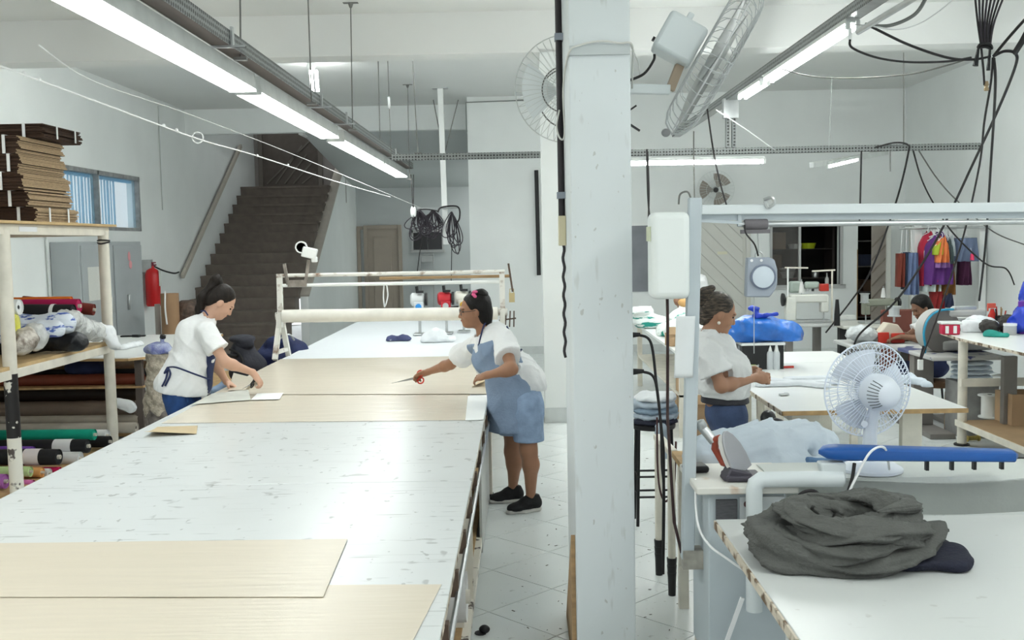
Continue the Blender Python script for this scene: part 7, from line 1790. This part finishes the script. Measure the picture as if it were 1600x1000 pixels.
for (px, z1, lab_) in ((1231, 1.95, 'white thread-stand pole with a cross arm left of the white machine'), (1300, 1.9, 'cream thread-stand pole with a cross arm right of the white machine')):
    p = at(px, 460, Y=13.8); t = thing('thread_pole', lab_, 'pole', (p.x, 13.8, .79)); zt = at(px, 418 if px == 1231 else 422, Y=13.8).z
    b = MB(); b.tube([(p.x, 13.8, .79), (p.x, 13.8, zt)], .012, 8); b.build('pole', LAMINATE if px == 1231 else CREAM, t)
    b = MB(); s_ = 1 if px == 1231 else -1; b.bar((p.x - .04 * s_, 13.8, zt), (p.x + .27 * s_, 13.8, zt - .01), .02, .02); b.build('cross_arm', CREAM, t)
machine_table('pale machine table beside the dark doorway', 4.15, 5.1, 13.2, 14.1, .78, mat('pale_top', (.60, .60, .55), .4), BLACK)
lockstitch('olive grey sewing machine with thread can beside the dark doorway', (4.75, 13.6, .78), mat('olive_enamel', (.24, .25, .20), .45), 1.05, .2, 1)
for k, (px, py, lab_) in enumerate(((1316, 499, 'left'), (1328, 499, 'right'))):
    p = at(px, py, Z=.79); b = MB(); b.box(p + Vector((0, 0, .03)), (.11, .1, .06), .2); tag(b.build('spool_box', LAMINATE, bevel=.006), '%s small white box on the pale machine table' % lab_, 'box')
p = at(1308, 480, Y=13.3); b = MB(); b.lathe((p.x, 13.3, .781), [(.04, 0), (.035, .15), (.03, .22), (.02, .34)], 12); tag(b.build('black_cone', BLACK), 'black thread cone standing by the white machine', 'thread cone')
# thread can above the pale table
p = at(1351, 466, Y=13.3); t = thing('thread_can', 'silver spool can on the olive machine', 'spool', (p.x, 13.3, p.z - .06))
b = MB(); b.lathe((p.x, 13.3, p.z - .06), [(.06, 0), (.06, .01), (.05, .012), (.05, .11), (.065, .115), (.065, .125)], 18); b.build('can', STEEL, t)
b = MB(); b.tube([(p.x, 13.3, p.z - .06), (p.x, 13.35, 1.1)], .012, 8); b.build('pin', STEEL, t)
# seated sewer's table and machine
machine_table('grey machine table of the seated sewer', 3.50, 4.28, 10.85, 11.5, .78)
t = thing('sewing_machine', 'cream machine with red front panels under the seated sewer hands', 'sewing machine', (3.95, 11.1, .78), 'sewing machines at the back')
p = at(1386, 515, Y=11.1)
b = MB(); b.prism([(-.13, 0), (.15, 0), (.15, .12), (.09, .20), (-.02, .22), (-.10, .12)], -.08, .08, lambda x, z, y: (p.x + x, 11.1 + y, .781 + z)); b.build('body', mat('cream_machine', (.64, .58, .48), .45), t, bevel=.012)
b = MB(); b.bb(p.x - .13, p.x - .01, 11.0, 11.018, .785, .90); b.build('panel', REDP, t, bevel=.006)
b = MB(); b.bb(p.x + .01, p.x + .15, 10.98, 11.018, .785, .89); b.build('panel', REDP, t, bevel=.006)
q0 = at(1397, 499, Y=11.1)
b = MB(); b.lathe((q0.x, 11.1, 1.0), [(.012, 0), (.012, .06), (.07, .062), (.07, .075), (.055, .077), (.055, .16), (.07, .162), (.07, .175)], 18); b.build('thread_spool', mat('silver_thread', (.60, .63, .64), .4, .3, var=.2, scale=20, stretch=(1, 1, .2)), t)
blob('clear_bag', 'crumpled clear plastic bag on the sewer table', 'plastic bag', [ell(at(1345, 521, Y=11.1), (.16, .14, .09), None, .05), ell(at(1360, 524, Y=11.1), (.10, .1, .06), None, .05)], mat('frosty_bag', (.66, .69, .70), .15, var=.25, scale=12, bump=.9, bscale=22), .015, .014, 26, 2, [((0, 0, .781), (0, 0, -1))])
t = thing('stool', 'brown stool under the seated sewer', 'stool', (at(1462, 575, Y=11.1).x, 11.1, 0)); p = at(1462, 575, Y=11.1)
b = MB(); b.lathe((p.x, 11.1, p.z - .20), [(.17, 0), (.18, .02), (.18, .06), (.16, .07)], 22); b.build('seat', CARDD, t)
for (sx, sy) in ((-1, -1), (1, -1), (-1, 1), (1, 1)):
    b = MB(); b.tube([(p.x + sx * .11, 11.1 + sy * .11, p.z - .2), (p.x + sx * .16, 11.1 + sy * .16, 0)], .013, 8); b.build('leg', BLACK, t)
simple_thing('partition', 'dark red board standing behind the seated sewer', 'board', [(at(1376, 500, Y=11.9).x, at(1425, 500, Y=11.9).x, 11.88, 11.93, 0, 1.08)], mat('brown_red', (.17, .05, .035), .6), .02)
# grey disc machine on its navy table
t = machine_table('navy-edged machine table carrying the big grey disc machine', 3.86, 4.55, 9.62, 10.75, .79, mat('navy_top', (.055, .065, .17), .5, col2=(.50, .50, .48), scale=3, thr=(.52, .54)), DKLEG, .20)
p = at(1457, 515, Y=10.1)
t = thing('disc_machine', 'big grey round-bodied machine with blue hose', 'sewing machine', (p.x, 10.1, .79), 'sewing machines at the back')
MG = mat('machine_grey', (.46, .46, .44), .4, var=.06)
b = MB(); b.lathe((p.x + .06, 10.02, 1.0), [(.16, 0), (.205, .0), (.21, .02), (.21, .13), (.19, .15)], 36, (-.25, .95, 0)); b.build('disc', MG, t, angle=30)
b = MB(); b.lathe((p.x + .055, 10.0, 1.0), [(.208, 0), (.214, .01), (.208, .02)], 36, (-.25, .95, 0)); b.build('rim', mat('rim_dark', (.16, .15, .14), .5), t)
b = MB(); b.bb(p.x + .05, p.x + .55, 10.0, 10.2, .80, .90); b.bb(p.x + .1, p.x + .5, 10.02, 10.16, 1.13, 1.2); b.build('arm', MG, t, bevel=.02)
b = MB(); b.lathe((p.x + .18, 10.05, 1.2), [(.03, 0), (.03, .02), (.02, .03)], 12); b.box((p.x + .3, 10.08, 1.215), (.22, .07, .04)); b.build('top_plate', STEEL, t, bevel=.006)
b = MB(); b.tube(smooth_path([(p.x + .16, 10.0, 1.21), (p.x + .0, 9.95, 1.20), (p.x - .12, 9.9, 1.13), (p.x - .17, 9.88, 1.0), (p.x - .155, 9.88, .86), (p.x - .15, 9.9, .80)], 8), .011, 8); b.build('blue_hose', mat('cyan_hose', (.02, .28, .45), .4), t)
# dangling switch box
p = at(1438, 570, Y=9.7); t = thing('switch_box', 'white pull switch on a black cord below the navy table', 'switch', p)
b = MB(); b.box(p, (.045, .04, .10), .1); b.build('box', LAMINATE, t, bevel=.006)
b = MB(); b.tube([p + Vector((.0, 0, .05)), p + Vector((.03, 0, .18))], .012, 6); b.build('cord', BLACKCORD, t)

# ------------------------------------------------------------------ tall table at the right edge
t = thing('tall_table', 'tall white table with round legs and lower shelf at the right edge', 'table', (4.5, 8.4, 0))
b = MB(); b.prism([(3.94, 6.6), (5.4, 6.6), (5.4, 9.95), (4.06, 9.95), (3.98, 9.3)], .975, 1.0); b.build('top', LAMINATE, t, bevel=.003)
b = MB(); b.prism([(3.935, 6.6), (3.94, 6.6), (3.985, 9.3), (4.065, 9.955), (4.06, 9.955), (3.975, 9.3)], .972, .996); b.build('edge', EDGE, t, smooth=False)
for (x, y) in ((4.035, 9.36), (4.04, 7.6), (5.2, 9.36), (5.2, 7.6)):
    b = MB(); b.tube([(x, y, .02), (x, y, .975)], .042, 14); lg = b.build('leg', CREAM, t)
    b = MB(); b.lathe((x, y, 0), [(.07, 0), (.07, .015), (.045, .02)], 14); b.build('foot', BLACK, lg)
b = MB(); b.bb(4.0, 5.3, 6.7, 9.4, .20, .225); b.build('lower_shelf', mat('shelf_brown', (.36, .24, .13), .7, var=.25, scale=5), t)
b = MB(); b.bb(3.985, 4.0, 6.7, 9.4, .18, .235); b.build('shelf_edge', CREAM, t)
b = MB(); b.bb(4.0, 5.3, 9.30, 9.36, .55, .62); b.build('cross_rail', CREAM, t)
def tt(px, py): return at(px, py, Z=1.001)
c = tt(1487, 523); t = thing('lunch_box', 'red and white lidded box at the corner of the tall table', 'box', c)
b = MB(); b.box(c + Vector((.0, .05, .05)), (.16, .13, .10), -.15); b.build('box', mat('crimson_plastic', (.58, .02, .07), .4), t, bevel=.012)
b = MB(); b.box(c + Vector((.0, .05, .11)), (.19, .15, .025), -.15); b.build('lid', LAMINATE, t, bevel=.008)
for x in (-.055, .02): b = MB(); b.box(c + Vector((x, -.018 - .01, .05)), (.03, .006, .07), -.15); b.build('clasp', LAMINATE, t)
blob('white_cloth', 'white cloth with green corner heaped on the tall table', 'cloth', [cap(tt(1512, 519) + Vector((0, 0, .05)), tt(1548, 519) + Vector((0, 0, .05)), .07, .08, .05), ell(tt(1530, 517) + Vector((0, 0, .07)), (.15, .13, .08), None, .05)], WCLOTH, .012, .012, 24, 3, [((0, 0, 1.002), (0, 0, -1))])
blob('green_cloth', 'teal green cloth corner beside the white heap', 'cloth', [cap(tt(1545, 526) + Vector((0, 0, .02)), tt(1572, 527) + Vector((0, 0, .015)), .05, .03, .03)], mat('teal_cloth', (.03, .32, .27), .85, var=.2, bump=.3, bscale=20), .01, .008, 30, 2, [((0, 0, 1.002), (0, 0, -1))])
c = tt(1526, 514); c.y += .2
t = thing('food_container', 'round clear food container with white lid on the tall table', 'container', c)
b = MB(); b.lathe(c, [(.11, 0), (.135, .06), (.14, .10), (.13, .105)], 24); b.build('tub', SEMI, t)
b = MB(); b.lathe(c + Vector((0, 0, .10)), [(.145, 0), (.14, .02), (.08, .05), (.02, .055)], 24); b.build('lid', LAMINATE, t)
c = tt(1550, 512); t = thing('spray_bottle', 'red spray bottle with white trigger on the tall table', 'bottle', c)
b = MB(); b.lathe(c, [(.035, 0), (.04, .01), (.04, .12), (.02, .17), (.016, .19)], 16); b.build('bottle', mat('red_clear', (.55, .03, .02), .2), t)
b = MB(); b.box(c + Vector((-.01, 0, .22)), (.08, .03, .05)); b.box(c + Vector((-.045, 0, .19)), (.012, .02, .05)); b.build('trigger', mat('red_white', (.72, .12, .08), .4), t, bevel=.006)
c = tt(1578, 523); t = thing('pin_jar', 'short clear jar with white lid of small parts on the tall table', 'jar', c)
b = MB(); b.lathe(c, [(.055, 0), (.058, .01), (.058, .08), (.055, .085)], 18); b.build('jar', SEMI, t)
b = MB(); b.lathe(c + Vector((0, 0, .085)), [(.06, 0), (.06, .02)], 18); b.build('lid', LAMINATE, t)
b = MB(); b.lathe(c + Vector((0, 0, .004)), [(.05, 0), (.05, .04)], 14); b.build('parts', mat('bits', (.3, .22, .15), .6, var=.6, scale=60), t)
c = tt(1562, 512); t = thing('pen_holder', 'dark cup crammed with pens and tools on the tall table', 'cup', c)
b = MB(); b.lathe(c, [(.06, 0), (.065, .12), (.06, .12), (.055, .01)], 16); b.build('cup', BLACK, t)
for k in range(7): b = MB(); a = k * .9; b.tube([c + Vector((math.cos(a) * .03, math.sin(a) * .03, .02)), c + Vector((math.cos(a) * .06, math.sin(a) * .05, .17 + .02 * (k % 3)))], .006, 6); b.build('pen', [BLACK, WOODE, REDP, BLUEP][k % 4], t)
c = tt(1598, 521); t = thing('water_bottle', 'purple water bottle cut by the right picture edge', 'bottle', c)
b = MB(); b.lathe(c, [(.05, 0), (.055, .01), (.055, .22), (.04, .25)], 20); b.build('bottle', mat('purple_plastic', (.20, .05, .42), .3), t)
b = MB(); b.lathe(c + Vector((0, 0, .25)), [(.045, 0), (.045, .05), (.02, .06)], 18); b.build('cap', mat('purple_dark', (.13, .03, .32), .35), t)
c = at(1592, 465, Y=9.6); blob('blue_sack', 'deep blue plastic sack at the right picture edge', 'plastic bag', [ell((c.x + .13, 9.6, 1.15), (.19, .16, .15), None, .06), ell((c.x + .20, 9.65, 1.36), (.16, .15, .18), None, .06), ell((c.x + .02, 9.6, 1.07), (.11, .12, .07), None, .05)], mat('royal_blue_bag', (.02, .06, .55), .25, var=.3, scale=8, bump=.6, bscale=16), .016, .018, 20, 4, [((0, 0, 1.001), (0, 0, -1))])
c = at(1575, 475, Y=9.75); blob('dark_bag', 'small dark bundle behind the spray bottle', 'bundle', [ell((c.x, 9.75, 1.08), (.1, .1, .09), None, .05), ell((c.x - .2, 9.7, 1.06), (.09, .1, .07), None, .05)], mat('dark_wire_bundle', (.04, .035, .03), .6, var=.5, bump=.6, bscale=30), .012, .012, 40, 4, [((0, 0, 1.001), (0, 0, -1))])
# lower shelf goods
c = at(1546, 652, Z=.226); t = thing('spool_reel', 'big white empty cable reel on the lower shelf', 'reel', c)
b = MB(); b.lathe(c, [(.10, 0), (.10, .012), (.075, .014), (.075, .20), (.105, .202), (.105, .214)], 28); b.build('reel', LAMINATE, t, angle=30)
b = MB(); b.lathe(c + Vector((0, 0, .2141)), [(.02, 0), (.02, .002)], 12); b.build('hole', BLACK, t)
c = at(1592, 660, Z=.226); t = thing('carton', 'open brown carton with torn rim on the lower shelf', 'carton', c)
b = MB()
for (dx, dy, sx, sy) in ((0, -.16, .44, .008), (0, .16, .44, .008), (-.22, 0, .008, .33), (.22, 0, .008, .33)): b.box(c + Vector((.08 + dx, dy, .14)), (sx, sy, .28)); 
b.build('walls', CARD, t); b = MB(); b.box(c + Vector((.08, 0, .006)), (.43, .31, .01)); b.build('bottom', CARD, t)
b = MB(); b.box(c + Vector((.0, -.165, .06)), (.06, .003, .12)); b.build('tape', MATS['packing_tape'], t)
c = at(1520, 690, Z=0); t = thing('thread_spool', 'small gold thread spool on the floor by the tall table leg', 'spool', c)
b = MB(); b.lathe(c + Vector((-.06, 0, .03)), [(.03, 0), (.03, .01), (.022, .012), (.022, .12), (.03, .122), (.03, .132)], 16, (1, .2, 0)); b.build('spool', mat('gold_thread', (.42, .32, .08), .5, var=.4, scale=40), t)
for k, (px, py, Y, w, h, lab_) in enumerate(((1535, 668, 9.8, .45, .26, 'carton on the floor behind the tall table'),)):
    c = at(px, py, Y=Y); simple_thing('carton', lab_, 'carton', [(c.x - w / 2, c.x + w / 2, Y, Y + .35, 0, .38)], CARD)
for k in range(4):
    z = .40 + .045 * k; p = at(1510, 590, Y=9.9)
    blob('folded_shirt', 'pale blue folded garment under the tall table, %s of the stack' % ['lowest', 'second', 'third', 'top'][k], 'garment', [ell((p.x + .05, 9.9, z + .16), (.2, .15, .026), None, .03)], LBLUE, .013, .006, 26, k, (), 'folded garments under the tall table')
simple_thing('crate', 'grey crate under the tall table carrying the folded garments', 'crate', [(at(1505, 640, Y=9.9).x - .12, at(1505, 640, Y=9.9).x + .28, 9.75, 10.05, 0, .53)], mat('crate_grey', (.34, .34, .33), .5, var=.3, scale=8), .01)
simple_thing('divider', 'dark grey panel with navy top behind the right table legs', 'panel', [(at(1568, 600, Y=9.2).x - .02, at(1568, 600, Y=9.2).x + .10, 9.15, 9.22, .226, .84)], DKLEG)
simple_thing('floor_mat', 'flat grey mat on the floor below the tall table', 'mat', [(3.55, 4.4, 8.3, 8.75, .0015, .012)], mat('mat_grey', (.22, .21, .20), .8), .004)

# ------------------------------------------------------------------ cables hanging at the right
CB = BLACKCORD
def cable(label, pts, r=.009, m=None, n=8, cat='cable', grp='hanging black cables on the right'):
    b = MB(); b.tube(smooth_path(pts, n), r, 6); return tag(b.build('cable', m or CB), label, cat, grp)
YC = 7.2
K = at(1540, 92, Y=YC)
t = thing('cable_bundle', 'knotted bundle of black cables hanging from the ceiling on the right', 'cable bundle', K)
rnd = random.Random(3)
for k in range(8):
    top = at(1520 + k * 9, -40, Y=YC + rnd.uniform(-.2, .2)); b = MB(); b.tube(smooth_path([top, at(1527 + k * 4, 30, Y=YC), at(1533 + k * 2, 72, Y=YC)], 6), .0075, 6); b.build('strand', PURC if k % 2 else CB, t)
b = MB(); b.tube(smooth_path([at(1528, 74, Y=YC), at(1533, 69, Y=YC - .03), at(1546, 69, Y=YC - .03), at(1549, 76, Y=YC), at(1540, 73, Y=YC - .03), at(1528, 74, Y=YC)], 6), .011, 6); b.build('knot', BLACK, t)
for (x0_, y0_, x1_, y1_, w) in ((1529, 73, 1524, 103, .02), (1547, 72, 1544, 110, .014)):
    b = MB(); b.tube([at(x0_, y0_, Y=YC), at(x1_, y1_, Y=YC)], [.008, w], 8); b.build('tail', BLACK, t)
b = MB(); b.tube(smooth_path([at(1533, 75, Y=YC), at(1536, 105, Y=YC), at(1538, 133, Y=YC)], 5), .008, 6); b.build('drop', CB, t)
b = MB(); p = at(1541, 142, Y=YC); b.lathe(p, [(.014, 0), (.018, .01), (.012, .03), (.018, .04), (.012, .065)], 10); b.build('brass_tip', mat('old_brass', (.36, .27, .16), .4, .5), t)
cable('black cable sagging from the channel end to the ceiling bundle', [at(1362, 42, Y=6.9), at(1420, 70, Y=7.0), at(1480, 90, Y=7.1), at(1520, 93, Y=YC), at(1548, 88, Y=YC)])
cable('lower black cable sagging from the lamp end to the bundle', [at(1328, 62, Y=6.8), at(1332, 75, Y=6.8), at(1370, 90, Y=6.9), at(1420, 97, Y=7.0), at(1480, 96, Y=7.1), at(1517, 90, Y=YC)], .008)
cable('thin cable sagging widest below the right lamp', [at(1222, 108, Y=8.6), at(1265, 119, Y=8.2), at(1330, 122, Y=7.8), at(1420, 116, Y=7.5), at(1480, 102, Y=7.3), at(1515, 91, Y=YC)], .006, WIRE)
cable('thick black cable leaving the picture at the upper right', [at(1552, 88, Y=YC), at(1575, 60, Y=7.1), at(1600, 32, Y=7.0), at(1640, -10, Y=6.9)], .010)
cable('black strap at the right picture edge above the knot', [at(1586, 82, Y=YC), at(1596, 66, Y=7.1), at(1612, 40, Y=7.0), at(1650, 0, Y=6.9)], .022, BLACK)
cable('long black cable slanting down to the sewing tables', [at(1552, 88, Y=YC), at(1570, 80, Y=YC), at(1587, 84, Y=YC), at(1586, 105, Y=7.3), at(1560, 170, Y=7.8), at(1523, 250, Y=8.5), at(1460, 380, Y=9.4), at(1400, 470, Y=10.2), at(1345, 520, Y=10.8), at(1333, 545, Y=11.0)], .011)
cable('thin black cable dropping behind the overhead bar', [at(1551, 90, Y=YC), at(1548, 130, Y=7.3), at(1538, 190, Y=7.6), at(1530, 260, Y=8.2), at(1505, 370, Y=9.2), at(1470, 480, Y=9.6), at(1440, 560, Y=9.65)], .008)
cable('straight black cable dropping to the right wall side', [at(1553, 91, Y=YC), at(1555, 140, Y=7.4), at(1548, 260, Y=8.6), at(1540, 380, Y=9.5), at(1530, 470, Y=9.7)], .010)
cable('black cable arching over the cross channel end', [at(1368, 230, Y=11.7), at(1398, 223, Y=11.7), at(1418, 226, Y=11.7), at(1419, 240, Y=11.7), at(1400, 316, Y=12.0), at(1362, 420, Y=12.6), at(1330, 470, Y=13.2), at(1290, 520, Y=13.3)], .011)
cable('black cable from the channel to the clothes rack side', [at(1427, 236, Y=11.75), at(1440, 280, Y=12.0), at(1460, 320, Y=12.4), at(1490, 365, Y=12.8), at(1540, 412, Y=13.2), at(1572, 420, Y=13.4), at(1585, 445, Y=13.5)], .010)
cable('second cable falling from the channel end to the right', [at(1436, 236, Y=11.75), at(1465, 280, Y=12.0), at(1500, 318, Y=12.4), at(1552, 362, Y=12.6), at(1600, 382, Y=12.9)], .008, WIRE)
cable('thin vertical cable dropping from the cross channel', [at(1346, 236, Y=11.75), at(1344, 318, Y=11.75), at(1343, 345, Y=11.8)], .010)
cable('short thin wire below the cross channel', [at(1391, 236, Y=11.75), at(1391, 268, Y=11.75)], .006, WIRE)
cable('thin ceiling wire holding the cross channel on the right', [at(1412, 82, Y=11.8), at(1412, 230, Y=11.8)], .006, WIRE)
cable('thin ceiling wire holding the cross channel near the lamp', [at(1300, 120, Y=11.8), at(1295, 236, Y=11.8)], .005, mat('pale_wire', (.42, .44, .43), .5))
cable('dark cable dangling beside the water tank from the channel', [at(1012, 238, Y=11.7), at(1014, 300, Y=11.7), at(1013, 345, Y=11.7)], .010)
cable('vertical cable hanging behind the big wall fan', [at(1084, 205, Y=11.7), at(1084, 240, Y=11.7), at(1085, 310, Y=11.8)], .008, WIRE)
cable('slanting cable from the channel past the small wall fan', [at(1105, 170, Y=11.7), at(1115, 238, Y=11.7), at(1125, 285, Y=12), at(1135, 320, Y=12.2)], .010)
b = MB(); b.tube([at(1340, 50, Y=6.7), at(1440, -10, Y=6.2)], .020, 12); tag(b.build('steel_pipe', STEEL), 'grey steel pipe slanting out of the top right of the picture', 'pipe')
cable('grey hose curving above the steel pipe', [at(1352, 38, Y=6.7), at(1390, 40, Y=6.7), at(1430, 22, Y=6.6), at(1450, -10, Y=6.5)], .012, mat('grey_hose', (.20, .21, .20), .5), grp='hoses by the steel pipe')
cable('thin pale wire trailing from the steel pipe', [at(1352, 38, Y=6.7), at(1400, 46, Y=6.7), at(1440, 35, Y=6.7), at(1480, 8, Y=6.6), at(1500, -15, Y=6.5)], .005, STRAP, grp='hoses by the steel pipe')
t = thing('pull_switch', 'small pale pull switch on a bracket at the lamp end', 'switch', at(1328, 58, Y=6.8))
b = MB(); b.box(at(1328, 53, Y=6.8), (.022, .02, .07)); b.build('box', LAMINATE, t, bevel=.004)
b = MB(); b.tube([at(1328, 47, Y=6.8), at(1328, 38, Y=6.8), at(1357, 40, Y=6.75)], .005, 6); b.build('arm', STEEL, t)
b = MB(); b.tube(smooth_path([at(1119, 172, Y=9.5), at(1170, 205, Y=11), at(1210, 234, Y=11.75)], 4), .005, 6); tag(b.build('stay_wire', STRAP), 'pale stay wire slanting from the fan to the cross channel', 'wire')
# ------------------------------------------------------------------ goods on the open shelf at the right side of the cutting table
x = TX1 - .125
t = thing('wooden_crate', 'cream wooden box frame under the right table edge', 'box', (x, 5.0, .131))
b = MB(); b.bb(x - .14, x + .09, 4.72, 4.74, .131, .60); b.bb(x - .14, x + .09, 4.72, 5.0, .58, .60); b.bb(x - .14, x + .09, 4.98, 5.0, .131, .60); b.build('walls', CREAM, t)
fabric_roll('white roll end showing under the right table edge', (x - 1.0, 4.5, .36), (x + .12, 4.5, .36), .115, (.70, .70, .68), name='fabric_roll', grp='rolls under the cutting table')
fabric_roll('grey-brown roll behind the white one under the table edge', (x - 1.0, 4.86, .36), (x + .06, 4.86, .36), .10, (.34, .29, .25), name='fabric_roll', grp='rolls under the cutting table')
simple_thing('plank', 'reddish brown plank below the white roll under the table', 'plank', [(x - .3, x + .10, 3.7, 4.3, .131, .22)], mat('red_plank', (.32, .14, .06), .6, var=.2, scale=4))
b = MB(); b.ball((TX1 + .05, 4.98, .022), (.028, .02, .022), 10, 8); b.lathe((TX1 + .03, 4.98, .0), [(.03, 0), (.03, .006)], 10); tag(b.build('furniture_glide', BLACK), 'small black lump on the floor beside the cutting table', 'glide')
# lint and scraps on the floor, too small to pick apart
rnd = random.Random(4); b = MB()
for k in range(45):
    px = rnd.choice([rnd.uniform(800, 885), rnd.uniform(995, 1060)]); py = rnd.uniform(690, 985)
    p = at(px, py, Z=.002); s_ = rnd.uniform(.003, .012); a = rnd.uniform(0, 3.1)
    b.box((p.x, p.y, .002), (s_ * 2, s_ * .5, .002), a)
tag(b.build('floor_lint', mat('lint', (.12, .11, .10), .9), smooth=False), 'scattered dark lint and thread bits on the white floor tiles', 'lint', kind='stuff')
